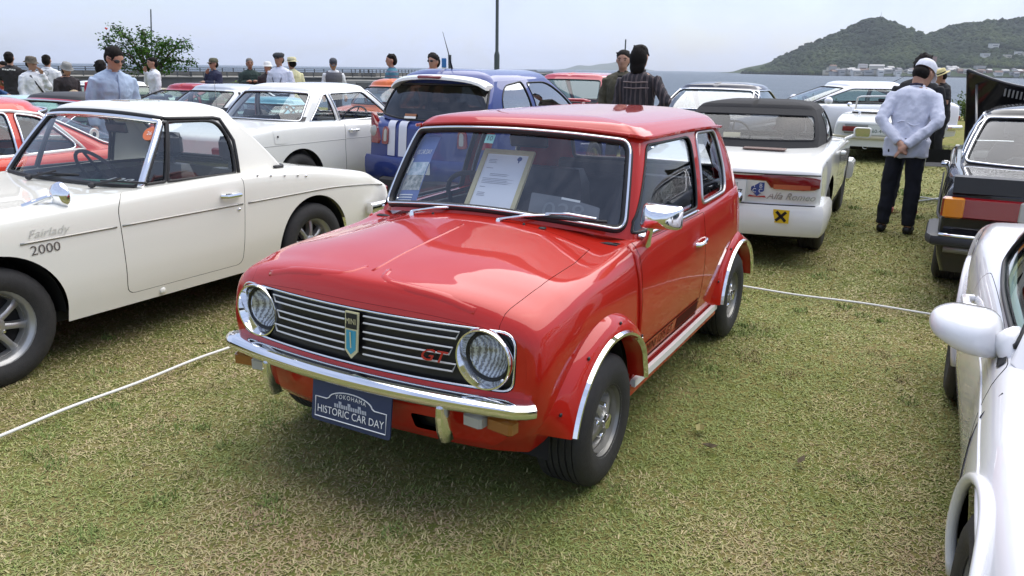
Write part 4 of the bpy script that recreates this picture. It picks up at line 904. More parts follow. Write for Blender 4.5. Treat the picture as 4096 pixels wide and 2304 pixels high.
    for sd in (1, -1):
        m = MB(); rg = []
        for z, ww, xx in ((.475, .017, .636), (.44, .017, .640), (.39, .018, .634), (.350, .017, .618), (.340, .010, .606)):
            rg.append([(xx, sd*.385+ww, z), (xx+.012, sd*.385+ww*.6, z), (xx+.016, sd*.385, z), (xx+.012, sd*.385-ww*.6, z), (xx, sd*.385-ww, z), (xx-.03, sd*.385-ww, z), (xx-.03, sd*.385+ww, z)])
        m.loft(rg); m.build('overrider', CHROME, bump)
        m = MB(); m.box((.558, sd*.570, .428), (.05, .105, .055), (0, 0, sd*-.16), .010); m.build('indicator_lamp', AMBER, bump)
        m = MB(); m.box((.574, sd*.478, .430), (.05, .078, .052), (0, 0, sd*-.12), .010); m.build('side_lamp', CLEARL, bump)
    pt = rad(-8); py = .035
    NAVY = mat('event_plate_navy', (.020, .032, .080), .45)
    p = plate(r, .668, py, .405, .345, .155, 1, [], pt, NAVY, name='event_plate')
    ux = np.array([0, 1., 0]); uy = np.array([math.sin(pt), 0, math.cos(pt)]); nn = np.cross(ux, uy); org = np.array([.668, py, .405])
    fr = [(-.155, -.060), (.155, -.060), (.155, .010), (.105, .010)]+[(.10*math.cos(t)*.95, .012+.034*math.sin(t)) for t in np.linspace(.1, math.pi-.1, 14)]+[(-.105, .010), (-.155, .010)]
    m = MB(); m.tube([org+a*ux+b_*uy+nn*.002 for a, b_ in fr], .0022, 4, True); m.build('plate_border', WHITEP, p, False)
    text_on('plate_lettering', 'HISTORIC CAR DAY', .038, WHITEP, p, org+uy*-.032, ux, uy, .002, sx=.86)
    V, F = text_mesh('YOKOHAMA', .022, spacing=1.25); t = V[:, 0]/.13
    W = org+(V[:, :1]*.92)*ux+(.030-.020*t**2+V[:, 1])[:, None]*uy+nn*.002; obj('plate_lettering', W, F, WHITEP, p, smooth=False)
    m = MB()                 # the little building drawn between the lines of lettering
    for i in range(14):
        a = -.066+i*.0102; m.box(tuple(org+a*ux+uy*-.006+nn*.002), (.001, .007, .014)); 
    for a in (-.045, -.005, .04): m.box(tuple(org+a*ux+uy*.006+nn*.002), (.001, .012, .010))
    m.build('plate_building', mat('plate_grey', (.45, .47, .52), .6), p, False)
    # wheel arch flares with bright beads
    for (xc, zc, rx, rz), t0, t1 in ((AR[0], 14, 170), (AR[1], 5, 172)):
        for sd in (1, -1):
            rings = []; bead = []; th = np.linspace(rad(t0), rad(t1), 40)
            for t in th:
                ct, st = math.cos(t), math.sin(t); ring = []
                fwd = .07+.035*max(0, ct)**2+.01*(ct < 0)*abs(ct)
                q = c.B.inv([(xc+(rx+fwd)*ct, zc+(rz+.075)*st)], (0, 2), (2.6, 7))[0]; pb = c.B.S(q[:1], q[1:])[0]
                yb = pb[1]
                for f, yo in ((1., -.004), (.85, .016), (.6, .036), (.3, .047), (.08, .050), (0., .043), (0., -.03)):
                    yy = max(yb+yo*(1-.35*max(0, ct)), .70+yo*.9 if f < .5 else 0)
                    ring.append((xc+(rx+fwd*f)*ct, sd*(yy-(.02 if xc < -1 else 0)), zc+(rz+.075*f)*st))
                rings.append(ring); bead.append((xc+(rx+.006)*ct, sd*(ring[4][1]*sd+.004), zc+(rz+.006)*st))
            m = MB(); m.loft(rings, closed=False, caps=False); fl = m.build('arch_flare', RED, r, True)
            m = MB(); m.tube(bead, .0085, 6, up=(0, sd, 0), sec=[(-1.3, -.6), (-.6, 1), (.6, 1), (1.3, -.6)]); m.build('arch_bead', CHROME, fl, False)
            for a in (28, 62, 100, 140):
                t = rad(a); i = int((t-rad(t0))/(rad(t1)-rad(t0))*39); q = rings[max(0, min(39, i))][2]
                m = MB(); m.ell((q[0], q[1]+sd*.002, q[2]), (.009, .005, .007), 8, 5); m.build('flare_screw_hole', BLACK, fl, True)
    for sd in (1, -1):
        m = MB(); m.tube([(-.30, sd*.697, .286), (-.8, sd*.699, .284), (-1.57, sd*.696, .286)], 1., up=(0, 0, 1), sec=[(-.008, -.016), (.012, -.014), (.016, 0), (.012, .014), (-.008, .016)]); m.build('sill_trim', mat('satin_aluminium', (.74, .74, .72), .4, .15), r, False)
        m = MB(); m.tube([(-.29, sd*.668, .25), (-1.60, sd*.668, .25)], 1., up=(0, 0, 1), sec=[(-.02, -.02), (.012, -.014), (.016, .02), (-.02, .03)]); m.build('sill', RED, r, False)
        # A-panel seam bead running from windscreen foot to sill
        Lp = c.B.inv(resample([(-.318, .30), (-.320, .45), (-.300, .65), (-.292, .78), (-.305, .855)], .04, False), (0, 2), (2.6, 7))
        m = MB(); m.tube([(x, sd*(y+.003), z) for x, y, z in on_net(c.B, Lp, 0, c.mid)], .008, 6); m.build('body_seam', RED, r, True)
        m = MB(); m.box((-.325, sd*.712, .455), (.010, .012, .06), bev=.003); m.build('door_hinge', CHROME, r)
    # greenhouse
    base = [(-.243, 0, .918), (-.258, .27, .908), (-.315, .50, .885), (-.362, .60, .868), (-.42, .652, .862), (-.75, .672, .870), (-1.2, .676, .874), (-1.7, .668, .882), (-2.08, .625, .888), (-2.26, .45, .89), (-2.31, 0, .89)]
    top = [(-.515, 0, 1.287), (-.523, .27, 1.281), (-.553, .46, 1.268), (-.582, .535, 1.259), (-.63, .570, 1.253), (-.90, .583, 1.256), (-1.25, .583, 1.254), (-1.62, .575, 1.243), (-1.86, .545, 1.228), (-1.98, .40, 1.225), (-2.02, 0, 1.235)]
    c.cabin(base, top, .012, .045, (-.85, -1.75), 5, .055, .55)
    ws = np.array([(u, v) for u, v in rpoly([(.30, -2.92), (3.72, -2.78), (3.72, 2.78), (.30, 2.92)], .55, 10)]); ws = resample(ws, .2)
    sd_w = c.gwin(rpoly([(-.375, .893), (-1.115, .893), (-1.172, 1.222), (-.618, 1.222)], [.02, .02, .06, .03], 5), vr=(3.4, 6.2))
    q_w = c.gwin(rpoly([(-1.205, .897), (-1.665, .905), (-1.70, 1.0), (-1.665, 1.222), (-1.272, 1.232)], [.05, .10, .25, .06, .05], 5), vr=(5.2, 8.3))
    rw = np.array([(1.0, 8.95), (3.5, 9.0), (3.5, 10), (1.0, 10)])
    nv = c.G.nv-1; outer = np.array([(0, v) for v in np.linspace(-nv, nv, 81)]+[(4, v) for v in np.linspace(nv, -nv, 81)])
    rwl = resample(rpoly([(.9, 8.9), (3.4, 8.95), (3.4, 9.995), (.9, 9.995)], [.25, .25, 0, 0], 5), .2)
    panel('cabin_frame', c.G, outer, [ws, sd_w, mir(sd_w), q_w, mir(q_w), rwl, mir(rwl)], RED, r, c.gmid, .25, .2, .025)
    rl = np.array([(0, v) for v in np.linspace(-nv, nv, 81)]+[(c.rlev, v) for v in np.linspace(nv, -nv, 81)])
    panel('roof', c.R, rl, [], RED, r, (-1.27, 0, 1.1), .25, .2, 0)
    WSG = glass('windscreen_glass', (.86, .89, .91), .085)
    g = c.glass_set('windscreen', ws, WSG, RUB, .017, .0055, .004, False)
    c.glass_set('rear_window', rwl, WSG, RUB, .014, .004)
    c.glass_set('door_window', sd_w, WSG, RUB, .006, 0, .006)
    c.glass_set('quarter_window', q_w, WSG, mat('bright_frame', (.55, .55, .55), .3, .8), .008)
    # rain gutter, sill mouldings
    for sd in (1, -1):
        Lp = np.array([(3.95, sd*v) for v in np.linspace(2.6, 8.6, 50)]); P = on_net(c.G, Lp, .012, c.gmid)
        m = MB(); m.tube(P, 1., up=(0, 0, 1), sec=[(-.012, -.006), (.010, -.007), (.013, .002), (.009, .006), (.004, -.002), (-.012, .004)]); m.build('rain_gutter', RED, r, False)
        Lp = c.G.inv([(x, .878) for x in np.linspace(-.40, -1.12, 20)], (0, 2), (3.4, 6.5)); Lp[:, 1] *= sd
        m = MB(); m.tube(on_net(c.G, Lp, .004, c.gmid), .009, 6); m.build('waist_moulding', CHROME, r, True)
    lip = np.array([(3.98, v) for v in np.linspace(-2.7, 2.7, 40)]); m = MB(); m.tube(on_net(c.G, lip, .004, c.gmid), .010, 6); m.build('roof_lip', RED, r, True)
    # wipers: arms rising to the left of the picture's right
    for y0, dy in ((-.335, 1), (.105, 1)):
        px, pz = -.205, .915-.04*abs(y0)
        m = MB(); m.lathe([(.014, -.02), (.012, .004), (.009, .016), (.0005, .018)], 12, 'z', (px, y0, pz)); wp = m.build('wiper', CHROME, r)
        aL = np.array([px, y0, pz+.012]); aM = np.array([px-.062, y0+.21, pz+.042])
        m = MB(); m.tube([aL, (aL+aM)/2+np.array([0, 0, .006]), aM], [.008, .006, .005], 6); m.build('wiper_arm', CHROME, wp, True)
        b0 = aM+np.array([.006, -.07, -.012]); b1 = aM+np.array([-.004, .245, -.004])
        m = MB(); m.tube([b0, b1], [.007, .007], 6); m.build('wiper_blade', BLACK, wp, True)
        m = MB(); m.tube([aM+np.array([.004, -.02, .004]), aM+np.array([0, .08, .012]), aM+np.array([-.002, .20, .004])], .006, 6); m.build('blade_holder', CHROME, wp, True)
    for y in (-.16, .30):
        m = MB(); m.lathe([(.017, .0), (.015, .005), (.0005, .006)], 14, 'z', (-.225, y, .912-.03*abs(y))); m.build('cowl_plug', RUB, r, True)
    for y in (-.23, .22):
        m = MB(); m.lathe([(.006, .0), (.006, .015), (.0005, .018)], 10, 'z', (-.215, y, .908-.03*abs(y))); m.build('washer_jet', RUB, r, True)
    # door mirror
    m = MB(); m.tube([(-.425, .668, .848), (-.395, .69, .885), (-.355, .71, .925)], [.024, .014, .013], 10); mi = m.build('door_mirror', CHROME, r)
    rg = []
    for x, sy, sz in ((-.375, .92, .95), (-.37, 1.0, 1.0), (-.345, .97, .96), (-.315, .80, .78), (-.295, .52, .50), (-.288, .2, .2)):
        q = rpoly([(-.085*sy, -.05*sz), (.085*sy, -.042*sz), (.085*sy, .05*sz), (-.070*sy, .055*sz)], .018, 4); rg.append([(x, .748+a, .972+e) for a, e in q])
    m = MB(); m.loft(rg); m.build('mirror_shell', CHROME, mi)
    m = MB(); m.poly(rpoly([(-.075, -.04), (.075, -.036), (.075, .044), (-.065, .046)], .015, 4), lambda a, e, h: (-.3765, .748+a, .972+e)); m.build('mirror_glass', mat('mirror_face', (.5, .52, .55), .02, 1), mi, False)
    m = MB(); m.lathe([(.036, 0), (.034, .012), (.02, .018), (.0005, .02)], 20, 'x', (0, 0, 0)); fc = m.build('fuel_cap', CHROME, r); fc.location = (-2.20, .615, .79); fc.rotation_euler = (0, 0, rad(60))
    m = MB(); m.tube([(-2.10, .60, .36), (-2.25, .66, .37), (-2.36, .58, .37), (-2.40, 0, .37), (-2.36, -.58, .37), (-2.25, -.66, .37)], 1., up=(0, 0, 1), sec=[(-.015, -.03), (.02, -.02), (.022, .02), (-.015, .03)]); m.build('rear_bumper', CHROME, r)
    # wheels, underside, interior
    c.under(.30, -2.2, .62, .22, .24, AR, .655)
    for x, y in ((0.02, .622), (-1.94, .606)):
        for sd in (1, -1): wheel(r, x, sd*y, .254, .205, .138, 'rostyle', sd, .064)
    interior(r, -.30, -2.15, .60, .26, .86, -.50, rhd=True, bench=-1.85, sh=.55, zseat=.28)
    sb = MB(); sb.box((-2.02, 0, .93), (.05, 1.0, .10), bev=.02); sb.box((-2.12, 0, .885), (.30, 1.1, .03)); sb.build('parcel_shelf', DARK, r)
    m = MB(); m.box((-.66, 0, 1.205), (.02, .20, .055), (0, .25, 0), .01); m.tube([(-.60, 0, 1.27), (-.65, 0, 1.22)], .006, 6); m.build('rear_view_mirror', BLACK, r)
    return c
_LL = []
def lamp_refl():
    m = mat('lamp_reflector', (.62, .63, .64), .3, .45); t = m.node_tree; b = t.nodes['Principled BSDF']
    if not b.inputs['Base Color'].is_linked:
        tcn = t.nodes.new('ShaderNodeTexCoord'); wv = t.nodes.new('ShaderNodeTexWave'); wv.bands_direction = 'Y'; wv.inputs['Scale'].default_value = 22; wv.inputs['Distortion'].default_value = 3.5; wv.inputs['Detail'].default_value = 2; wv.inputs['Detail Scale'].default_value = 6
        r = t.nodes.new('ShaderNodeValToRGB'); r.color_ramp.elements[0].color = (.20, .20, .21, 1); r.color_ramp.elements[1].color = (.72, .73, .74, 1); r.color_ramp.elements[0].position = .2; r.color_ramp.elements[1].position = .8
        t.links.new(tcn.outputs['Object'], wv.inputs['Vector']); t.links.new(wv.outputs['Fac'], r.inputs['Fac']); t.links.new(r.outputs['Color'], b.inputs['Base Color'])
    return m
def lamp_lens():
    if not _LL:
        m = glass('lamp_lens_glass', (.90, .92, .92), .10, .03); t = m.node_tree
        tcn = t.nodes.new('ShaderNodeTexCoord'); mpn = t.nodes.new('ShaderNodeMapping'); wv = t.nodes.new('ShaderNodeTexWave'); wv.wave_type = 'BANDS'; wv.bands_direction = 'Y'; wv.inputs['Scale'].default_value = 26
        bp = t.nodes.new('ShaderNodeBump'); bp.inputs['Strength'].default_value = .5; bp.inputs['Distance'].default_value = .004
        t.links.new(tcn.outputs['Object'], wv.inputs['Vector']); t.links.new(wv.outputs['Fac'], bp.inputs['Height'])
        gl = [n for n in t.nodes if n.type == 'BSDF_GLOSSY'][0]; t.links.new(bp.outputs['Normal'], gl.inputs['Normal']); _LL.append(m)
    return _LL[0]
mini = build_mini()
# ------------------------------------------------------------------ the other cars
class NetR:
    """the same greenhouse net seen from the rear centre line: w=0 is the middle of the rear screen"""
    def __init__(s, n): s.n = n; s.nu = n.nu; s.nv = n.nv
    def S(s, u, w): w = np.asarray(w, float); return s.n.S(u, np.where(w < 0, -1, 1)*(s.nv-1-np.abs(w)))
    def N(s, u, w, e=.02):
        du = s.S(np.clip(u+e, 0, s.nu-1), w)-s.S(np.clip(u-e, 0, s.nu-1), w); dv = s.S(u, w+e)-s.S(u, w-e)
        n = np.cross(du, dv); return n/(np.linalg.norm(n, axis=-1)[..., None]+1e-12)
def ring_loop(xf, xfc, wf, xrc, wr, xr, zf, zsf, zsr, zr, wm=None):
    wm = wm if wm is not None else (wf+wr)/2+.015
    lx = lambda t: xfc+(xrc-xfc)*t
    return [(xf, 0, zf), (xf-.16*(xf-xfc), .5*wf, zf-.2*(zf-zsf)), (xf-.58*(xf-xfc), .84*wf, zf-.65*(zf-zsf)), (xfc, wf, zsf), (lx(.09), wf+(wm-wf)*.45, zsf+(zsr-zsf)*.09), (lx(.5), wm, (zsf+zsr)/2), (lx(.91), wr+(wm-wr)*.45, zsf+(zsr-zsf)*.91), (xrc, wr, zsr), (xrc+.42*(xr-xrc), .84*wr, zsr+.4*(zr-zsr)), (xrc+.84*(xr-xrc), .5*wr, zsr+.8*(zr-zsr)), (xr, 0, zr)]
def quick(name, label, loc, rz, pm, f, r, W, w, zt, zs, zm=.5, sill=.2, axles=(), R=.3, TW=.18, rim=.18, style='steel', base=None, top=None, roof_h=.06, bulge=.02, roof_m=None, frame_m=None, gm=None, ws=True, rw=True, side=(), cf=.06, cr=.05, lean_f=0., lean_r=0., wsv=2.75, rwv=2.7, wsu=(.35, 3.65), rwu=(.4, 3.6), seal=RUB, seal_r=.012, trim_r=0, inter=None, flare=.03, spine=None, open_top=False, group=None, keyy=(.5, .82, .945, .99, 1., .985, .94), wheel_face=.02, cat='car', edge=.05, arch_gap=.055, detail=True, ends=(.84, .84), shd=.10, doors=(), handles=True):
    c = Car(name, label, loc, rz, cat, group); hw = W/2
    mid = [x for x in np.linspace(f-.30, r+.30, 15)]
    xs = [f, f-.008, f-.025, f-.06, f-.13, f-.2]+mid+[r+.2, r+.13, r+.06, r+.025, r+.008, r]
    ef, er = ends
    wt = [(a, b*hw) for a, b in w]+[(f, ef*hw), (f-.008, (ef+.04*(1-ef)/.16)*hw), (f-.025, (ef+.075*(1-ef)/.16)*hw), (f-.06, (ef+.11*(1-ef)/.16)*hw), (r, er*hw), (r+.008, (er+.04*(1-er)/.16)*hw), (r+.025, (er+.075*(1-er)/.16)*hw), (r+.06, (er+.11*(1-er)/.16)*hw)]
    def endz(tab, dz):
        t = sorted(tab); z0 = float(pchip(t, r)); z1 = float(pchip(t, f)); q = [p for p in t if r+.07 < p[0] < f-.07]
        return q+[(f, z1-dz), (f-.008, z1-dz*.72), (f-.025, z1-dz*.45), (f-.06, z1-dz*.2), (r, z0-dz), (r+.008, z0-dz*.72), (r+.025, z0-dz*.45), (r+.06, z0-dz*.2)]
    ztt = endz(zt, .07); zst = endz(zs, .06)
    W_ = lambda k: [(x, k*float(pchip(wt, x))) for x in xs]
    zT = lambda x: float(pchip(ztt, x)); zS = lambda x: float(pchip(zst, x))
    y1, y2, y3, y4, y5, y6, y7 = keyy
    keys = [([(f, 0), (r, 0)], [(x, zT(x)) for x in xs]),
            (W_(y1), [(x, zT(x)-.12*(zT(x)-zS(x))) for x in xs]),
            (W_(y2), [(x, zT(x)-.55*(zT(x)-zS(x))+.008) for x in xs]),
            (W_(y3), [(x, zS(x)) for x in xs]),
            (W_(y4), [(x, zS(x)-shd) for x in xs]),
            (W_(y5), [(x, min(zm, zS(x)-shd-.06)) for x in xs]),
            (W_(y6), [(x, (min(zm, zS(x)-shd-.06)+sill)/2) for x in xs]),
            (W_(y7), [(x, sill+.05*max(0, (abs(x-(f+r)/2)/((f-r)/2))**6)) for x in xs])]
    Ff = lambda y, z: f-cf*(y/hw)**2-lean_f*(z-.55)
    Fr = lambda y, z: r+cr*(y/hw)**2+lean_r*(z-.55)
    c.body_net(xs, keys, Ff, Fr, .3, .3)
    AR = [(a, R+.01, R+arch_gap, R+arch_gap-.005) for a in axles]
    outer = c.outline(AR); holes = []; fl = []
    if base is not None:
        bl = np.array(base); ctr = np.array([(bl[:, 0].max()+bl[:, 0].min())/2, 0]); q = ctr+(bl[:, :2]-ctr)*np.array([.97, .94])
        ch = c.B.inv(resample(q, .08, False), (0, 1), (0, 3.6)); ch[0][1] = 0; ch[-1][1] = 0; m3 = ch[1:-1].copy(); m3[:, 1] *= -1; holes.append(np.concatenate([ch, m3[::-1]]))
    dl = []
    for P in doors:
        d = c.B.inv(resample(rpoly(P, .05, 4), .05), (0, 2), (2.6, 7)); dl.append(d); holes += [d, mir(d)]
    panel('body_shell', c.B, outer, holes, pm, c.root, c.mid, .3, .25, .02)
    for d in dl:
        di = d+(d.mean(0)-d)*np.array([.010, .011])
        for sd in (1, -1):
            q = di if sd > 0 else mir(di); dd = panel('door', c.B, q, [], pm, c.root, c.mid, .3, .25, .02, .0005, [q])
    c.cap('f', pm, [], 'nose_panel', .08, .06); c.cap('r', pm, [], 'tail_panel', .08, .06)
    c.under(f-.25, r+.25, hw*.95, sill-.02, sill, AR, hw*.93)
    for a in axles:
        for sd in (1, -1): wheel(c.root, a, sd*(hw-TW/2-.02), R, TW, rim, style, sd, wheel_face, n=28, detail=detail)
    c.AR = AR; c.hw = hw
    if base is not None and not open_top:
        c.cabin(base, top, bulge, roof_h, spine, 5, edge)
        nv = c.G.nv-1; o2 = np.array([(0, v) for v in np.linspace(-nv, nv, 61)]+[(4, v) for v in np.linspace(nv, -nv, 61)]); hs = []; nf = []
        gm = gm or GLASS; GR = NetR(c.G)
        if ws:
            wl = resample(rpoly([(wsu[0], -wsv-.06), (wsu[1], -wsv+.06), (wsu[1], wsv-.06), (wsu[0], wsv+.06)], .45, 7), .25); hs.append(wl)
        if rw:
            rl_ = rpoly([(rwu[0], nv-rwv-.04), (rwu[1], nv-rwv+.04), (rwu[1], nv), (rwu[0], nv)], [.4, .4, 0, 0], 7); rh = resample(rl_, .25); hs += [rh, mir(rh)]; nf += [len(hs)-2, len(hs)-1]
            half = resample(rl_, .25); full = resample(rpoly([(rwu[0], -rwv-.04), (rwu[1], -rwv+.04), (rwu[1], rwv-.04), (rwu[0], rwv+.04)], .4, 7), .25)
        sl = []
        for nm, P, rr in side:
            q = c.gwin(rpoly(P, rr, 4), vr=(2.6, nv-2.2)); sl.append((nm, q)); hs += [q, mir(q)]
        panel('cabin_frame', c.G, o2, hs, frame_m or pm, c.root, c.gmid, .3, .25, .02, 0, [h for i, h in enumerate(hs) if i not in nf])
        o3 = np.array([(0, v) for v in np.linspace(-nv, nv, 61)]+[(c.rlev, v) for v in np.linspace(nv, -nv, 61)])
        panel('roof', c.R, o3, [], roof_m or pm, c.root, (c.gmid[0], 0, c.gmid[2]), .3, .25, 0)
        if ws: c.glass_set('windscreen', wl, gm, seal, seal_r, trim_r, .005, False)
        if rw:
            g = panel('rear_window', GR, full, [], c_rear(gm, rw), c.root, c.gmid, .3, .3, 0, -.005)
            b = MB(); b.tube(on_net(GR, full, .001, c.gmid), seal_r, 6, True); b.build('window_seal', seal, g, True)
            if trim_r: b = MB(); b.tube(on_net(GR, full, seal_r*.9, c.gmid), trim_r, 6, True); b.build('bright_trim', CHROME, g, True)
        for nm, q in sl: c.glass_set(nm, q, gm, seal, seal_r*.7, trim_r, .005)
    if inter: interior(c.root, **inter)
    return c
def c_rear(gm, rw): return rw if not isinstance(rw, bool) else gm
def on_side(c, nm, P, m, off=.003, sd=1, parent=None, vr=(2.6, 7)):
    Lp = c.B.inv(resample(P, .05), (0, 2), vr); return panel(nm, c.B, Lp if sd > 0 else mir(Lp), [], m, parent or c.root, c.mid, .3, .3, 0, off)
def side_line(c, nm, pts, r, m, off=0, sides=(1, -1), vr=(2.6, 7)):
    Lp = c.B.inv(resample(pts, .08, False), (0, 2), vr)
    for sd in sides:
        q = Lp.copy(); q[:, 1] *= sd; b = MB(); b.tube(on_net(c.B, q, off, c.mid), r, 6); b.build(nm, m, c.root, True)
def side_pt(c, x, z, off=0, sd=1, vr=(2.6, 7)):
    q = c.B.inv([(x, z)], (0, 2), vr); q[:, 1] *= sd; return on_net(c.B, q, off, c.mid)[0]
def handle(c, x, z, L=.16, sd=1, m=CHROME):
    a = side_pt(c, x+L/2, z, .004, sd); b_ = side_pt(c, x-L/2, z, .004, sd); n = np.array([0, sd, 0.]); b = MB(); b.tube([a, a+n*.03+(b_-a)*.1, b_+n*.03-(b_-a)*.1, b_], [.014, .016, .016, .014], 8, up=(0, 0, 1)); b.build('door_handle', m, c.root)
def end_box(c, nm, x, y, z, d, m, rz=0, bev=.015, parent=None):
    b = MB(); b.box((x, y, z), d, (0, 0, rz), bev); return b.build(nm, m, parent or c.root)
def bumper_bar(c, end, z, h, d, m, out=.03, wrap=.35, yw=None, nm='bumper'):
    F = c.Ff if end > 0 else c.Fr; P = []; hw = yw or c.hw*.99
    for y in np.linspace(-hw, hw, 25): P.append((F(y, z)+end*out, y, z))
    x0 = P[0][0]; P = [(x0-end*wrap, -hw-.005, z), (x0-end*.04, -hw-.004, z)]+P+[(x0-end*.04, hw+.004, z), (x0-end*wrap, hw+.005, z)]
    T = np.gradient(np.array(P), axis=0); T /= np.linalg.norm(T, axis=1)[:, None]; rings = []
    for p, t in zip(P, T):
        n = np.cross(t, [0, 0, 1.]); n *= 1 if n@(np.array(p)-np.array([p[0]*.6, 0, p[2]])) > 0 else -1
        rings.append([np.array(p)+n*a*d+np.array([0, 0, b*h]) for a, b in ((-1, -.5), (.35, -.5), (.85, -.36), (1, 0), (.85, .36), (.35, .5), (-1, .5))])
    b = MB(); b.loft(rings); return b.build(nm, m, c.root)
WHITE = paint('white_paint', (.78, .78, .74)); IVORY = paint('ivory_white_paint', (.80, .785, .70)); BLUE = paint('deep_blue_paint', (.022, .042, .19), .25, 1, .2); BLACKP = paint('black_paint', (.010, .010, .012)); REDO = paint('orange_red_paint', (.56, .035, .012)); REDM = paint('dark_red_paint', (.36, .015, .03)); MINT = paint('mint_paint', (.42, .60, .58)); ORANGE = paint('orange_paint', (.62, .13, .02)); TEAL = paint('teal_paint', (.10, .34, .42)); NAVYP = paint('navy_paint', (.012, .018, .04)); PINKR = paint('faded_red_paint', (.45, .05, .07)); PEARL = paint('pearl_white_paint', (.80, .80, .82))
PI = math.pi
def car_roadster():
    base = ring_loop(.30, .235, .635, -.90, .60, -1.0, .84, .845, .85, .835, .635)
    top = ring_loop(.03, -.045, .525, -.56, .52, -.62, 1.245, 1.215, 1.20, 1.215, .55)
    c = quick('roadster_car', 'cream white classic roadster with white hardtop and round chrome fender mirror', (-.455, -2.875, 0), rad(.6), IVORY, 1.90, -2.0, 1.495,
        [(1.5, .96), (1.14, 1.), (0, 1.), (-1.14, .99), (-1.6, .95), (-1.85, .90)],
        [(1.9, .72), (1.7, .775), (1.2, .815), (.3, .845), (-.4, .85), (-1.0, .845), (-1.4, .80), (-1.8, .725), (-2.0, .66)],
        [(1.9, .70), (1.6, .775), (1.14, .815), (.5, .835), (-.4, .858), (-1.0, .835), (-1.4, .775), (-1.8, .70), (-2.0, .635)],
        zm=.50, sill=.235, axles=(1.13, -1.05), R=.295, TW=.19, rim=.19, style='minilite', base=base, top=top, roof_h=.055, bulge=.012, ws=True, rw=True, wsv=2.86, wsu=(.15, 3.8), rwv=2.2,
        side=[('vent_window', [(.20, .868), (.06, .868), (-.055, 1.195), (-.035, 1.195)], [.01, .01, .01, .01]), ('door_window', [(.045, .868), (-.46, .862), (-.475, 1.06), (-.42, 1.175), (-.33, 1.192), (-.065, 1.197)], [.01, .02, .12, .08, .08, .01])],
        inter=dict(x0=.35, x1=-.95, hw=.62, zf=.26, zb=.80, dashx=.08, rhd=True, sh=.50, zseat=.2, head=True, sx=-.47), seal_r=.013, trim_r=0, ends=(.72, .86), doors=[[(.445, .298), (-.375, .298), (-.43, .855), (.40, .855), (.455, .78)]], keyy=(.5, .82, .95, .995, 1., .985, .95), shd=.08, wheel_face=.03)
    r = c.root
    TR = mat('bright_line', (.35, .34, .31), .35, .7)
    for x0, x1 in ((.98, .475), (.44, -.395), (-.44, -1.95)):
        side_line(c, 'waist_moulding', [(x, .685+.0*(x)-.10*max(0, -x-1.15)**1.5) for x in np.linspace(x0, x1, 12)], .006, TR, .001)
    # windscreen frame, pillars, seals of the hardtop
    b = MB(); b.tube(on_net(c.G, resample([(.05, 3.05), (3.75, 2.98)], .2, False), .006, c.gmid), .019, 8); b.build('windscreen_pillar', CHROME, r, True)
    b = MB(); b.tube(on_net(c.G, resample([(.05, -3.05), (3.75, -2.98)], .2, False), .006, c.gmid), .019, 8); b.build('windscreen_pillar', CHROME, r, True)
    b = MB(); b.tube(on_net(c.G, np.array([(3.78, v) for v in np.linspace(-3, 3, 30)]), .006, c.gmid), .016, 8); b.build('windscreen_header', CHROME, r, True)
    b = MB(); b.tube(on_net(c.G, np.array([(3.98, v) for v in np.linspace(-3.1, 3.1, 30)]), .008, c.gmid), .013, 8); b.build('hardtop_front_seal', RUB, r, True)
    for sd in (1, -1):
        b = MB(); b.tube(on_net(c.G, np.array([(.12, sd*v) for v in np.linspace(6.05, 10, 30)]), .004, c.gmid), .014, 8); b.build('hardtop_base_seal', RUB, r, True)
        q = c.G.inv(resample([(-.485, .862), (-.50, 1.06), (-.44, 1.195), (-.33, 1.215), (-.05, 1.213)], .03, False), (0, 2), (3, 7.5)); q[:, 1] *= sd
        b = MB(); b.tube(on_net(c.G, q, .003, c.gmid), .012, 6); b.build('hardtop_edge_seal', RUB, r, True)
        handle(c, -.30, .752, .13, sd)
        p = side_pt(c, -.36, .655, .004, sd); b = MB(); b.ell(p, (.011, .008, .011), 10, 6); b.build('door_lock', CHROME, r, True)
        p = side_pt(c, .22, .265, .002, sd); b = MB(); b.lathe([(.020, 0), (.018, .006), (.0005, .006)], 16, c=(0, 0, 0)); o = b.build('jacking_plug', IVORY, r, True); o.location = p; o.rotation_euler = (0, 0, 0 if sd > 0 else PI)
        for i, x in enumerate((-.55, -.66, -.78, -.90, -.98)):
            p = side_pt(c, x, .842-.012*i, .004, sd, (2.2, 7)); b = MB(); b.ell(p, (.009, .006, .009), 8, 5); b.build('hood_stud', CHROME, r, True)
    # fender mirrors
    for sd in (1, -1):
        a = np.array([.80, sd*.58, .835]); h = np.array([.70, sd*.675, .880]); b = MB(); b.tube([a+(.05, 0, -.005), a+(0, sd*.01, .012), (a+h)/2+(0, 0, .012), h], [.016, .014, .011, .010], 8); mi = b.build('fender_mirror', CHROME, r, True)
        b = MB(); b.lathe([(.0005, .05), (.033, .044), (.056, .030), (.067, .009), (.068, 0), (.064, -.002)], 24, 'x', tuple(h)); b.build('mirror_bowl', CHROME, mi, True)
        b = MB(); b.lathe([(.0005, -.001), (.065, -.001)], 24, 'x', tuple(h)); b.build('mirror_glass', mat('mirror_face', (.5, .52, .55), .02, 1), mi, True)
    for y in (.38, -.22):
        b = MB(); p0 = np.array([.345, y, .862]); b.ell(p0, (.022, .022, .016), 8, 6); wp = b.build('wiper', DARK, r, True)
        b = MB(); b.tube([p0, p0+(-.06, .18, .045)], [.008, .006], 6); b.build('wiper_arm', DARK, wp, True)
        b = MB(); b.tube([p0+(-.045, .02, .022), p0+(-.085, .36, .03)], .007, 6); b.build('wiper_blade', BLACK, wp, True)
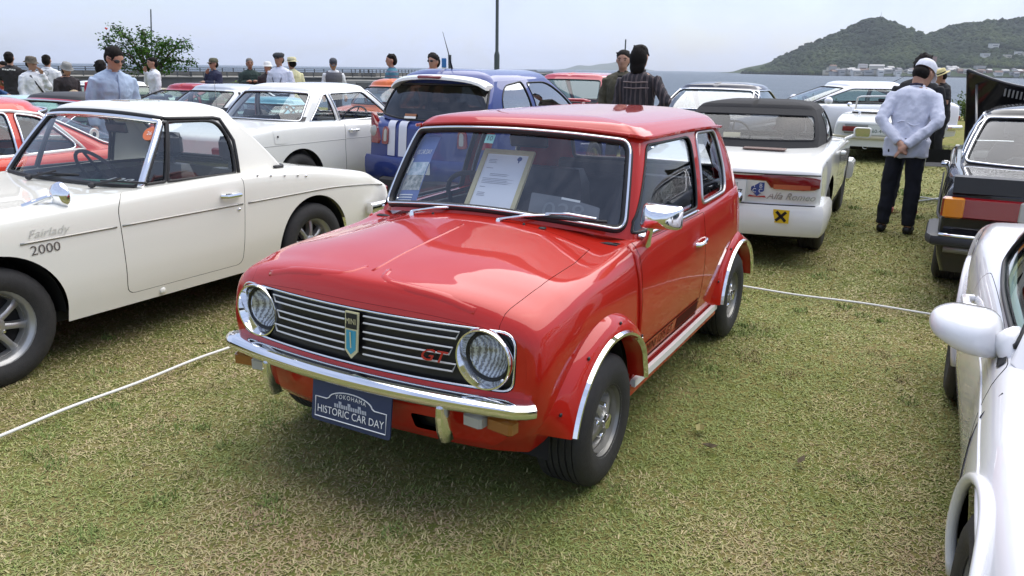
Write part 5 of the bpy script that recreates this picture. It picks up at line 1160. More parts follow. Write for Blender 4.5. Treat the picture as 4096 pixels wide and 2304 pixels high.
    # '2000' numerals and the script above them on the front wing
    for sd in (1, -1):
        V, F = text_mesh('2000', .066, .003, sx=1.15); P = c.B.inv(np.stack([.865-V[:, 0]*sd, .642+V[:, 1]], 1), (0, 2), (2.6, 7)); P[:, 1] *= sd; obj('numerals', on_net(c.B, P, .004, c.mid), F, mat('badge_metal', (.40, .40, .40), .3, .8), r, False)
        V, F = text_mesh('Fairlady', .055, .002, shear=.35, sx=1.2); P = c.B.inv(np.stack([.84-V[:, 0]*sd, .722+V[:, 1]], 1), (0, 2), (2.2, 7)); P[:, 1] *= sd; obj('script_badge', on_net(c.B, P, .004, c.mid), F, mat('badge_bright', (.74, .74, .70), .35, .2), r, False)
    bumper_bar(c, 1, .46, .09, .03, CHROME, .05); bumper_bar(c, -1, .47, .08, .03, CHROME, .04)
    for sd in (1, -1):
        b = MB(); b.lathe([(.085, -.02), (.095, .0), (.09, .02), (.05, .04), (.0005, .046)], 24, 'x', (1.87, sd*.55, .66)); b.build('headlamp', CLEARL, r, True)
        end_box(c, 'tail_lamp', -1.98, sd*.58, .575, (.07, .13, .06), REDL, sd*-.1)
    # green entry card on the dashboard, inspection disc on the screen
    k = empty('entry_card', (0, 0, 0), 0, 'green card with white numerals on the dashboard of the white roadster', 'card'); k.location = (-.38, -2.66, .838); k.rotation_euler = (0, 0, rad(2))
    b = MB(); b.box((0, 0, 0), (.20, .36, .004), (0, -.12, 0)); b.build('card', mat('card_green', (.02, .16, .09), .5), k, False)
    text_on('numerals', '138', .15, WHITEP, k, (0, 0, .004), (0, 1, 0), (-.99, 0, .12), .003)
    b = MB(); pp = c.G.S(np.array([3.1]), np.array([2.45]))[0]; b.lathe([(.0005, 0), (.045, 0)], 24, 'x'); o = b.build('inspection_sticker', mat('sticker_orange', (.62, .16, .06), .6), r, True); o.location = pp+np.array([.004, .004, 0]); o.rotation_euler = (0, rad(-38), rad(12))
    text_on('sticker_numerals', '26', .035, WHITEP, o, (.002, 0, 0), (0, 1, 0), (0, 0, 1), .001)
    b = MB(); b.box((0, 0, 0), (.02, .20, .06), (0, .2, 0), .02); b.tube([(.0, 0, .02), (.05, 0, .07)], .008, 6); o = b.build('rear_view_mirror', BLACK, r); o.location = (-.10, .02, 1.14)
    return c
def car_saloon():
    base = ring_loop(.72, .62, .64, -1.02, .62, -1.28, .90, .895, .90, .92, .655)
    top = ring_loop(.27, .17, .53, -.72, .52, -.83, 1.275, 1.255, 1.24, 1.255, .555)
    # x forward; sits facing away from the viewer
    c = quick('saloon_car', 'white boxy two-door classic saloon with a tall aerial behind the roadster', (-5.04, -5.28, 0), rad(180), WHITE, 1.92, -2.10, 1.56,
        [(1.5, .98), (0, 1.), (-1.2, .99), (-1.8, .95)], [(1.92, .80), (1.5, .86), (.7, .90), (-1.2, .93), (-1.6, .90), (-2.1, .84)], [(1.92, .79), (1.2, .83), (.4, .865), (-.5, .885), (-1.1, .90), (-1.6, .88), (-2.1, .82)],
        zm=.55, sill=.21, axles=(1.21, -1.21), R=.295, TW=.165, rim=.175, style='steel', base=base, top=top, roof_h=.055, bulge=.02, wsv=2.85, rwv=2.75, rwu=(.25, 3.7), trim_r=.007,
        side=[('door_window', [(.52, .915), (-.43, .905), (-.505, 1.215), (.09, 1.225)], [.02, .02, .03, .05]), ('quarter_window', [(-.49, .905), (-.93, .895), (-.62, 1.195), (-.555, 1.212)], [.02, .05, .03, .02])],
        inter=dict(x0=.75, x1=-1.1, hw=.65, zf=.26, zb=.86, dashx=.45, rhd=True, bench=-.75, sh=.52, zseat=.28), doors=[[(.66, .25), (-.475, .25), (-.50, .60), (-.47, .885), (.62, .878)]])
    r = c.root
    side_line(c, 'side_crease', [(1.85, .70), (.5, .708), (-1.0, .705), (-2.0, .70)], .005, mat('crease_grey', (.45, .45, .44), .4), -.002)
    for sd in (1, -1):
        handle(c, -.34, .80, .15, sd)
        on_side(c, 'fuel_flap', rpoly([(-1.40, .72), (-1.57, .72), (-1.57, .87), (-1.40, .87)], .02, 3), WHITE, .004, sd)
        p = side_pt(c, -1.525, .795, .012, sd); b = MB(); b.ell(p, (.012, .008, .012), 8, 5); b.build('flap_knob', DARK, r, True)
        q = c.G.inv(resample([(-.98, .925), (-1.12, .92), (-1.08, .965), (-.945, .97)], .03), (0, 2), (6, 7.6)); q[:, 1] *= sd
        g = panel('pillar_vent', c.G, q, [], mat('vent_dark', (.07, .065, .06), .5), r, c.gmid, .3, .3, 0, .004)
    b = MB(); b.tube([(-.97, .80, .40), (-.97, .80, 1.33)], [.006, .003], 6); b.ell((-.97, .80, .41), (.02, .02, .03), 8, 6); b.ell((-.97, .80, 1.33), (.008, .008, .012), 8, 5); b.build('aerial', mat('aerial_grey', (.12, .12, .12), .4, .5), r, True)
    bumper_bar(c, 1, .45, .09, .03, CHROME, .04); bumper_bar(c, -1, .45, .09, .03, CHROME, .04)
    for sd in (1, -1):
        end_box(c, 'tail_lamp', -2.08, sd*.55, .66, (.05, .32, .10), REDL); end_box(c, 'headlamp', 1.90, sd*.52, .66, (.05, .30, .15), CLEARL)
    return c
def car_hatch():
    base = ring_loop(1.15, .95, .69, -1.45, .68, -1.62, .96, .955, .995, .93, .755)
    top = ring_loop(.35, .20, .54, -1.18, .59, -1.36, 1.44, 1.42, 1.385, 1.40, .60)
    c = quick('hatchback_car', 'deep blue modern hatchback with twin white stripes and white roof spoiler seen from behind', (-6.05, -3.30, 0), rad(180.5), BLUE, 1.86, -1.72, 1.65,
        [(1.4, .97), (1.0, 1.), (0, .98), (-1.0, 1.), (-1.4, .98)], [(1.86, .72), (1.5, .86), (1.1, .95), (-1.5, .97), (-1.72, .95)], [(1.86, .68), (1.3, .86), (.8, .93), (-1.2, .985), (-1.72, .92)],
        zm=.52, sill=.19, axles=(1.22, -1.17), R=.30, TW=.19, rim=.21, style='multi', base=base, top=top, roof_h=.075, bulge=.035, gm=GLASSD, ws=True, rw=GLASSD, wsv=2.8, rwv=2.85, rwu=(.35, 3.55),
        side=[('door_window', [(.80, 1.0), (-.40, 1.02), (-.46, 1.37), (.10, 1.375), (.42, 1.25)], [.03, .03, .05, .15, .2]), ('quarter_window', [(-.50, 1.02), (-1.13, 1.06), (-1.12, 1.20), (-.98, 1.34), (-.56, 1.385)], [.03, .06, .1, .12, .05])],
        ends=(.80, .93), cr=.16, lean_r=.10, flare=.04, edge=.06, keyy=(.5, .82, .955, .99, 1., .985, .93))
    r = c.root
    GR = NetR(c.G)
    SIL = glass('silvered_side_glass', (.55, .58, .58), .35)
    for o in r.children:
        if o.name.startswith(('door_window', 'quarter_window')): o.data.materials[0] = SIL
    # roof spoiler
    rings = []
    for y in np.linspace(-.62, .62, 19):
        k = (y/.62)**2; x0 = -1.33+.10*k; z0 = 1.432-.055*k-.05*k**4; rings.append([(x0+.02, y, z0+.02), (x0-.10, y, z0+.022), (x0-.185+.05*k, y, z0-.002), (x0-.19+.05*k, y, z0-.03), (x0-.10, y, z0-.035), (x0+.05, y, z0-.03)])
    b = MB(); b.loft(rings); sp = b.build('roof_spoiler', WHITE, r)
    end_box(c, 'brake_lamp', -1.50, 0, 1.425, (.06, .30, .035), REDL, 0, .01, sp)
    b = MB(); b.ell((-1.05, 0, 1.50), (.05, .03, .02), 10, 6); b.tube([(-1.05, 0, 1.50), (-1.13, 0, 1.68), (-1.24, 0, 1.90)], [.012, .006, .0025], 6); b.build('aerial', BLACK, r, True)
    Fv = c.Fr
    def tail_strip(y0, y1, z0, z1, m, nm, off=.005, parent=None):
        V = []; n = 14
        prof = [(z0+(z1-z0)*i/10, 0) for i in range(11)]+[(z1+.022, .004), (z1+.045, .016), (z1+.06, .032), (z1+.068, .055)]
        for z, dx in prof:
            V += [(Fv(y0, z)-off+dx, y0, z), (Fv(y1, z)-off+dx, y1, z)]
        return obj(nm, V, [[2*i, 2*i+2, 2*i+3, 2*i+1] for i in range(n)], m, parent or r, True)
    WS = mat('white_stripe', (.62, .64, .70), .3, coat=1)
    for y0, y1 in ((.355, .47), (.185, .30)): tail_strip(y0, y1, .58, .89, WS, 'white_stripe')
    # lamps
    for sd in (1, -1):
        b = MB(); rings = []
        for z, a, e in ((.70, .60, .79), (.75, .58, .80), (.85, .62, .80), (.93, .67, .79), (1.0, .73, .775), (1.03, .755, .77)):
            rings.append([(Fv(y, z)-(.018 if 0 < i < 6 else -.01), sd*y, z) for i, y in enumerate(np.linspace(a, e, 7))]+[(Fv(e, z)+.06, sd*e, z), (Fv(a, z)+.06, sd*a, z)])
        b.loft(rings); tl = b.build('tail_lamp', REDL, r)
        b = MB(); b.ell((Fv(.70, .83)-.012, sd*.695, .83), (.022, .07, .065), 14, 8); b.build('clear_lens', CLEARL, tl, True)
        b = MB(); b.poly(rpoly([(.455, .70), (.56, .70), (.545, .86), (.50, .90), (.455, .87)], .03, 4), lambda y, z, h: (Fv(y, z)-.002-h, sd*y, z), .02); l2 = b.build('inner_tail_lamp', REDL, r, False)
        b = MB(); b.poly(rpoly([(.475, .73), (.525, .73), (.52, .84), (.495, .87), (.475, .85)], .02, 4), lambda y, z, h: (Fv(y, z)-.022-h, sd*y, z), .004); b.build('clear_lens', CLEARL, l2, False)
    # bumper moulding, dark diffuser, plate, reflectors
    bumper_bar(c, -1, .44, .26, .035, BLUE, .015, .5)
    end_box(c, 'diffuser', -1.74, 0, .27, (.10, 1.05, .17), DARK, 0, .03)
    p = plate(r, -1.80, -.02, .50, .33, .165, -1, [('33', .05, .02, .045), ('05', .095, .06, -.025)])
    b = MB(); b.box((-1.60, .0, .97), (.012, .5, .02), (0, .3, 0)); b.build('rear_wiper', BLACK, r)
    # small orange and white sticker on the rear screen
    P = GR.S(np.array([.75]), np.array([.55]))[0]; b = MB(); b.box((0, 0, 0), (.006, .15, .03)); o = b.build('screen_sticker', AMBER, r, False); o.location = P+np.array([-.012, 0, 0]); o.rotation_euler = (0, rad(28), 0)
    b = MB(); b.box((0, 0, -.028), (.006, .15, .024)); b.build('sticker_base', PLATEW, o, False)
    interior(r, 1.0, -1.3, .68, .3, .92, .62, True, True, -.95, sh=.6, head=True, zseat=.38)
    return c
def stripe_end(c, y0, y1, m):
    # the stripe carries on up the tailgate between lamp height and the glass
    V = []; q = c.B
    uu = np.linspace(q.nu-1, q.nu-2.6, 8)
    for u in uu:
        for y in (y0, y1):
            vv = np.linspace(0, 3.2, 60); P = q.S(np.full(60, u), vv); k = np.abs(P[:, 1]-abs(y)).argmin(); p = P[k].copy(); p[1] = y; p = p+np.array([-.003, 0, .004]); V.append(p)
    obj('white_stripe', V, [[2*i, 2*i+2, 2*i+3, 2*i+1] for i in range(7)], m, c.root, True)
def car_spider():
    base = ring_loop(.62, .50, .62, -1.02, .61, -1.24, .86, .86, .875, .865, .645)
    top = ring_loop(.22, .12, .50, -.66, .53, -.78, 1.215, 1.20, 1.19, 1.20, .55)
    FAB = mat('black_fabric_hood', (.022, .022, .023), .9, bump=(90, .25))
    c = quick('soft_top_car', 'white two-seat convertible with raised black fabric roof parked behind the red saloon', (-5.83, .0, 0), rad(183.0), WHITE, 2.10, -2.06, 1.56,
        [(1.6, .97), (1.1, 1.), (0, 1.), (-1.1, 1.), (-1.7, .97)], [(2.1, .62), (1.6, .78), (.6, .87), (-.9, .885), (-1.3, .87), (-1.8, .835), (-2.06, .82)], [(2.1, .6), (1.4, .77), (.5, .84), (-.5, .86), (-1.1, .865), (-1.7, .825), (-2.06, .79)],
        zm=.52, sill=.22, axles=(1.125, -1.125), R=.30, TW=.195, rim=.19, style='multi', base=base, top=top, roof_h=.05, bulge=.03, roof_m=FAB, frame_m=FAB, ws=True, rw=glass('clouded_plastic', (.50, .50, .50), .05, .15), wsv=2.8, rwv=2.72, rwu=(.85, 3.35), seal=FAB, seal_r=.008,
        side=[('door_window', [(.45, .885), (-.42, .89), (-.50, 1.15), (.06, 1.18)], [.03, .03, .05, .05])], ends=(.8, .93), cr=.12, lean_r=-.18,
        inter=dict(x0=.6, x1=-.95, hw=.64, zf=.26, zb=.84, dashx=.35, rhd=False, sh=.55, zseat=.24, head=True), doors=[[(.52, .30), (-.46, .30), (-.48, .60), (-.44, .865), (.48, .85)]], keyy=(.5, .84, .965, .995, 1., .985, .94), shd=.07)
    r = c.root; Fr = c.Fr
    # full-width tail lamp band with stepped ends
    for sd in (1, -1):
        b = MB(); rings = []
        for y, z0, z1 in ((.02, .700, .745), (.36, .695, .745), (.40, .645, .745), (.50, .632, .745), (.64, .63, .738), (.72, .637, .73), (.755, .652, .72)):
            x = Fr(y, .67)-.012; rings.append([(x, sd*y, z0), (x-.008, sd*y, (z0+z1)/2), (x-.002, sd*y, z1), (x+.06, sd*y, z1), (x+.06, sd*y, z0)])
        b.loft(rings); tl = b.build('tail_lamp', REDL, r)
        b = MB(); rings = []
        for y in (.42, .52, .62, .69): rings.append([(Fr(y, .65)-.022, sd*y, .636), (Fr(y, .65)-.024, sd*y, .672), (Fr(y, .65), sd*y, .672), (Fr(y, .65), sd*y, .636)])
        b.loft(rings); b.build('indicator_lens', mat('amber_red_lens', (.45, .10, .05), .15, coat=1), tl)
        b = MB(); b.tube([(Fr(y, .75)-.012, sd*y, .752) for y in np.linspace(.02, .755, 14)], .006, 6); b.build('lamp_trim', BLACK, tl, True)
        handle(c, -.33, .79, .14, sd, WHITE)
        b = MB(); b.tube([(.42, sd*.76, .86), (.44, sd*.84, .90)], .02, 8); mi = b.build('door_mirror', WHITE, r)
        rings = []
        for x, k in ((.40, .93), (.41, 1), (.46, .95), (.50, .6)): rings.append([(x, sd*.915+a*k, .935+e*k) for a, e in rpoly([(-.085, -.052), (.085, -.052), (.085, .052), (-.085, .052)], .03, 4)])
        b = MB(); b.loft(rings); b.build('mirror_shell', WHITE, mi)
        b = MB(); b.poly(rpoly([(-.07, -.042), (.07, -.042), (.07, .042), (-.07, .042)], .02, 4), lambda a, e, h: (.398, sd*.915+a, .935+e)); b.build('mirror_glass', mat('mirror_face', (.5, .52, .55), .02, 1), mi, False)
        b = MB(); p = side_pt(c, -1.55, .80, .01, sd, (1.6, 7)); b.box(p+np.array([0, -sd*.03, .012]), (.04, .04, .02), None, .006); b.build('hood_fastener', BLACK, r)
    bumper_bar(c, -1, .385, .25, .05, WHITE, .03, .55); bumper_bar(c, 1, .42, .2, .05, WHITE, .03, .5)
    b = MB(); b.tube([(Fr(y, .55)-.06, y, .515) for y in np.linspace(-.74, .74, 20)], .005, 6); b.build('bumper_gap', DARK, r, True)
    plate(r, Fr(.05, .63)-.035, -.05, .610, .33, .165, -1, [('01', .045, .085, .048), ('87', .085, .10, -.02)], ink=mat('plate_ink', (.03, .05, .05), .5))
    # crest transfer: shield with a red ribbon, letters, script and the yellow square with a cross
    y0 = -.30; x0 = Fr(y0, .62)-.006; ux = np.array([0, -1., 0]); uz = np.array([0, 0, 1.])
    mp_ = lambda a, e, h: tuple(np.array([x0-h, y0, .625])+ux*a+uz*e)
    b = MB(); b.poly([(-.05, .055), (.05, .055), (.05, -.01), (0, -.055), (-.05, -.01)], mp_, .003); cr = b.build('crest', BLUEP, r, False)
    b = MB(); b.poly([(-.07, -.05), (.07, -.05), (.06, -.035), (0, -.044), (-.06, -.035)], lambda a, e, h: mp_(a, e-.012, h+.001), .003); b.build('crest_ribbon', mat('ribbon_red', (.40, .04, .03), .5), cr, False)
    for t, a, e in (('T', -.024, .028), ('B', .024, .028), ('C', -.024, -.012), ('C', .024, -.012)): text_on('crest_letter', t, .045, WHITEP, cr, mp_(a, e, .0035), ux, uz, .001)
    text_on('script_badge', 'Alfa Romeo', .075, mat('badge_metal', (.40, .40, .40), .3, .8), r, (Fr(.54, .58)-.006, -.55, .575), (.10, -.995, 0), (0, 0, 1), .004, shear=.4, extr=.002)
    b = MB(); b.box((Fr(.5, .42)-.085, -.50, .425), (.004, .125, .105), (0, 0, -.10)); yq = b.build('cross_sticker', mat('sticker_yellow', (.72, .48, .01), .5), r, False)
    b = MB()
    for t in (.78, -.78): b.box((Fr(.5, .42)-.089, -.50, .425), (.003, .105, .022), (t, 0, -.10))
    b.build('cross_mark', BLACK, yq, False)
    b = MB(); b.box((-1.36, -.22, .882), (.10, .36, .012), (0, -.04, 0), .004); b.build('boot_vent', mat('vent_brown', (.10, .05, .04), .5), r)
    P = NetR(c.G).S(np.array([.9]), np.array([.35]))[0]; b = MB(); b.box((0, 0, .02), (.004, .15, .045)); o = b.build('window_label', mat('label_cream', (.6, .57, .42), .6), r, False); o.location = P+np.array([.01, 0, .01])
    return c
def car_grand():
    base = ring_loop(.95, .80, .72, -1.22, .76, -1.48, .865, .865, .87, .86, .75)
    top = ring_loop(.28, .15, .59, -.55, .63, -.80, 1.245, 1.225, 1.21, 1.23, .635)
    c = quick('grand_tourer_car', 'black grand touring coupe with its bonnet raised and wide tail lamps at the right edge', (-5.52, 2.55, 0), rad(180), BLACKP, 2.2, -2.38, 1.725,
        [(1.8, .96), (1.3, 1.), (0, 1.), (-1.4, 1.), (-2.0, .96)], [(2.2, .70), (1.6, .80), (.9, .87), (-1.5, .88), (-2.0, .865), (-2.38, .86)], [(2.2, .68), (1.4, .79), (.6, .84), (-1.2, .86), (-2.0, .85), (-2.38, .835)],
        zm=.56, sill=.22, axles=(1.31, -1.31), R=.315, TW=.215, rim=.20, style='multi', base=base, top=top, roof_h=.05, bulge=.02, gm=GLASSG(), rw=GLASSG(), wsv=2.8, rwv=2.72, rwu=(.2, 3.7), trim_r=.008,
        side=[('door_window', [(.68, .885), (-.38, .885), (-.36, 1.21), (.08, 1.215)], [.03, .03, .03, .05]), ('quarter_window', [(-.43, .885), (-.98, .89), (-.62, 1.19), (-.41, 1.205)], [.03, .08, .05, .03])],
        inter=dict(x0=.85, x1=-1.15, hw=.68, zf=.28, zb=.82, dashx=.55, rhd=True, bench=-.8, sh=.55, zseat=.3, head=True, m=mat('grey_interior', (.10, .10, .10), .8)), ends=(.85, .95), cr=.05, lean_r=-.10)
    r = c.root; Fr = c.Fr
    for sd in (1, -1):
        x = Fr(.6, .72)-.015
        e = end_box(c, 'tail_lamp', x+.01, sd*.60, .705, (.06, .50, .135), REDL, 0, .012)
        end_box(c, 'amber_lens', x+.003, sd*.78, .705, (.07, .115, .132), mat('amber_bright', (.66, .22, .02), .15, coat=1), 0, .01, e); end_box(c, 'clear_lens', x+.006, sd*.385, .705, (.065, .09, .13), CLEARL, 0, .01, e)
        end_box(c, 'exhaust_box', -2.15, sd*.45, .30, (.35, .35, .14), DARK, 0, .04)
        b = MB(); b.lathe([(.03, -.12), (.034, .0), (.028, .0), (.026, -.1)], 16, 'x', (-2.36, .30*1+ (sd-1)*.12, .27)); b.build('tail_pipe', CHROME, r, True)
        handle(c, -.3, .78, .17, sd)
        side_line(c, 'side_moulding', [(1.9, .52), (0, .53), (-2.1, .52)], .010, DARK, .004, (sd,))
    bb = bumper_bar(c, -1, .49, .075, .06, mat('bumper_rubber', (.02, .022, .026), .5), .05, .6); 
    b = MB(); b.tube([(Fr(y, .53)-.085, y, .528) for y in np.linspace(-.84, .84, 20)], .013, 6); b.build('bumper_chrome', CHROME, bb, True)
    b = MB(); b.tube([(Fr(y, .45)-.05, y, .435) for y in np.linspace(-.80, .80, 20)], .028, 6); b.build('valance_strip', mat('valance_grey', (.20, .20, .19), .4, .4), bb, True)
    # boot spoiler and dark tail panel
    rings = []
    for y in np.linspace(-.80, .80, 15): rings.append([(-2.10, y, .855), (-2.30, y, .905), (-2.38, y, .90), (-2.39, y, .80), (-2.37, y, .785)])
    b = MB(); b.loft(rings); b.build('boot_spoiler', mat('spoiler_black', (.012, .012, .013), .4), r)
    end_box(c, 'plate_panel', Fr(0, .7)-.015, 0, .70, (.02, .62, .14), mat('brushed_panel', (.30, .30, .31), .35, .7), 0, .005)
    # raised bonnet hinged at the nose: rear edge in the air, with the cowl grille
    bn = []
    for t in np.linspace(0, 1, 12):
        ring = []
        for s_ in np.linspace(-1, 1, 15):
            y = s_*(.70+.10*t); x = 2.08-.62*t+.10*(s_**2)*(t); z = .72+.84*t-.21*(1-s_**2)*t*.9+.05*math.sin(PI*t); ring.append((x, y, z))
        bn.append(ring)
    b = MB(); b.loft(bn, False, False); b.loft([[(x+.035, y*.985, z+.02) for x, y, z in q] for q in bn], False, False)
    edge_path = [q[0] for q in bn]+bn[-1]+[q[-1] for q in bn[::-1]]; b.tube([(x+.017, y, z+.008) for x, y, z in edge_path], .020, 6); bo = b.build('raised_bonnet', BLACKP, r, True)
    SL = mat('cowl_slat', (.50, .50, .48), .4, .5)
    for i in range(26):
        y = -.46+i*.036; q = MB(); t = .86; z = .72+.84*t-.21*(1-(y/.79)**2)*t*.9+.05*math.sin(PI*t); q.box((2.08-.62*t-.006, y, z), (.010, .016, .085), (0, -.55, 0)); q.build('cowl_slat', SL, bo, False)
    for sd in (1, -1):
        b = MB(); b.tube([(1.2, sd*.62, .82), (1.62, sd*.70, 1.42)], .012, 6); b.build('bonnet_stay', STEEL, bo, True)
    return c
def GLASSG(): return glass('grey_window_glass', (.68, .72, .72), .06)
def car_sports():
    base = ring_loop(-.05, -.62, .79, -2.05, .74, -2.35, .78, .775, .81, .82, .80)
    top = ring_loop(-.86, -1.06, .57, -1.60, .58, -1.80, 1.19, 1.16, 1.15, 1.17, .60)
    c = quick('sports_coupe_car', 'white rounded sports coupe with body-coloured door mirror cut off at the right edge', (.80, 2.72, 0), rad(.3), PEARL, .95, -3.05, 1.78,
        [(.6, .97), (.0, 1.0), (-1.0, .965), (-2.2, .985), (-2.8, .95)], [(.95, .56), (.5, .68), (-.1, .79), (-2.3, .84), (-3.05, .82)], [(.95, .55), (.4, .685), (0, .735), (-.7, .765), (-1.4, .79), (-2.3, .83), (-3.05, .78)],
        zm=.45, sill=.17, axles=(.0, -2.43), R=.315, TW=.22, rim=.21, style='multi', base=base, top=top, roof_h=.05, bulge=.03, gm=GLASST, rw=GLASST, wsv=2.75,
        side=[('door_window', [(-.70, .80), (-1.78, .83), (-1.66, 1.09), (-1.50, 1.135), (-1.10, 1.14)], [.03, .06, .1, .05, .05])], ends=(.78, .88), cf=.16, cr=.12,
        inter=dict(x0=-.35, x1=-2.0, hw=.68, zf=.22, zb=.78, dashx=-.50, rhd=True, sh=.55, zseat=.16, head=True), doors=[[(-.56, .25), (-1.70, .25), (-1.78, .55), (-1.70, .80), (-.62, .765), (-.54, .6)]], keyy=(.5, .80, .93, .985, 1., .985, .95), shd=.11, arch_gap=.05)
    r = c.root
    for sd in (1, -1):       # arch lips
        for xc, zc, rx, rz in c.AR:
            P = []
            for t in np.linspace(rad(-8), rad(188), 34):
                q = side_pt(c, xc+rx*math.cos(t), max(.19, zc+rz*math.sin(t)), .004, sd); P.append(q)
            b = MB(); b.tube(P, .014, 8); b.build('arch_lip', PEARL, r, True)
        # mirror: rounded shell on a stalk
        my = sd*.86; mx, mz = -.90, .835
        b = MB(); b.tube([(-.74, sd*.765, .735), (-.755, sd*.775, .765), (-.78, sd*.79, .785), (-.80, sd*.81, .80)], [.050, .046, .046, .05], 12); mi = b.build('door_mirror', PEARL, r, True)
        rings = []
        for x, k, dx in ((-.885, .92, 0), (-.875, 1., 0), (-.84, 1.02, 0), (-.79, .93, 0), (-.755, .74, 0), (-.735, .45, 0), (-.728, .2, 0)):
            rings.append([(x, sd*(.905+a*k), .800+e*k) for a, e in rpoly([(-.10, -.075), (.015, -.066), (.098, -.015), (.10, .038), (.05, .066), (-.085, .058)], .045, 5)])
        b = MB(); b.loft(rings); b.build('mirror_shell', PEARL, mi, True)
        b = MB(); b.tube([(-.886, sd*(.905+a), .800+e) for a, e in rpoly([(-.092, -.068), (.013, -.060), (.090, -.013), (.092, .035), (.045, .060), (-.078, .052)], .04, 5)], .006, 6, True); b.build('mirror_rim', RUB, mi, True)
        handle(c, -1.55, .70, .15, sd, PEARL)
        q = c.G.inv(resample([(-.58, .81), (-1.05, 1.15)], .05, False), (0, 2), (2.4, 4.5)); q[:, 1] *= sd; b = MB(); b.tube(on_net(c.G, q, .004, c.gmid), .016, 8); b.build('pillar_trim', BLACK, r, True)
    side_line(c, 'wing_seam', [(-.47, .75), (-.50, .6), (-.52, .3)], .003, DARK, 0)
    side_line(c, 'wing_crease', [(.45, .60), (-.2, .66), (-.9, .665), (-1.8, .66)], .006, PEARL, -.002)
    for sd in (1, -1):
        q = side_pt(c, .62, .50, .004, sd); end_box(c, 'side_marker', q[0], q[1], q[2], (.10, .012, .035), AMBER, 0, .004)
        on_side(c, 'mirror_gasket', rpoly([(-.68, .742), (-.80, .752), (-.80, .772), (-.68, .765)], .01, 3), RUB, .004, sd, None, (2.0, 7))
    for sd in (1, -1): end_box(c, 'front_lamp', .80, sd*.62, .54, (.10, .26, .07), CLEARL, sd*-.35)
    return c
def car_fastback():
    base = ring_loop(.55, .40, .67, -1.35, .62, -1.95, .84, .845, .86, .82, .70)
    top = ring_loop(.02, -.10, .53, -.75, .54, -1.05, 1.225, 1.205, 1.19, 1.205, .56)
    W1 = mat('white_trim', (.72, .71, .66), .3, coat=1)
    c = quick('fastback_car', 'orange-red fastback coupe with white-edged windows behind the white roadster', (-.05, -4.87, 0), 0, REDO, 2.0, -2.1, 1.63,
        [(1.5, .97), (1.0, 1.), (0, 1.), (-1.2, 1.), (-1.8, .96)], [(2.0, .64), (1.4, .80), (.5, .85), (-1.2, .87), (-1.8, .83), (-2.1, .80)], [(2.0, .62), (1.2, .80), (.3, .835), (-.8, .855), (-1.4, .86), (-2.1, .78)],
        zm=.52, sill=.21, axles=(1.15, -1.15), R=.30, TW=.19, rim=.19, style='minilite', base=base, top=top, roof_h=.045, bulge=.02, wsv=2.8, trim_r=.008, gm=GLASSG(), rw=GLASSG(),
        side=[('door_window', [(.30, .875), (-.60, .875), (-.62, 1.165), (-.15, 1.18)], [.03, .02, .03, .05]), ('quarter_window', [(-.66, .875), (-1.10, .885), (-.86, 1.13), (-.68, 1.16)], [.03, .10, .06, .03])],
        inter=dict(x0=.5, x1=-1.2, hw=.66, zf=.26, zb=.80, dashx=.25, rhd=True, sh=.52, zseat=.22, head=True))
    r = c.root
    for sd in (1, -1):
        q = c.G.inv([(-1.28, .97)], (0, 2), (5.5, 8.5)); q[:, 1] *= sd; p = on_net(c.G, q, .006, c.gmid)[0]
        b = MB(); b.lathe([(.045, 0), (.05, .008), (.042, .012), (.036, .006), (.0005, .008)], 20); o = b.build('pillar_emblem', W1, r, True); o.location = p; o.rotation_euler = (0, 0, (0 if sd > 0 else PI)+sd*.25)
        b = MB(); b.lathe([(.020, .010), (.012, .014), (.0005, .014)], 14); b.build('emblem_centre', BLACK, o, True)
        q = c.G.inv(resample([(.34, .868), (-.6, .866), (-1.13, .876), (-.88, 1.145), (-.66, 1.178), (-.13, 1.195)], .05), (0, 2), (2.6, 8)); q[:, 1] *= sd; b = MB(); b.tube(on_net(c.G, q, .006, c.gmid), .013, 6, True); b.build('window_surround', W1, r, True)
    bumper_bar(c, 1, .45, .09, .03, CHROME, .04)
    return c
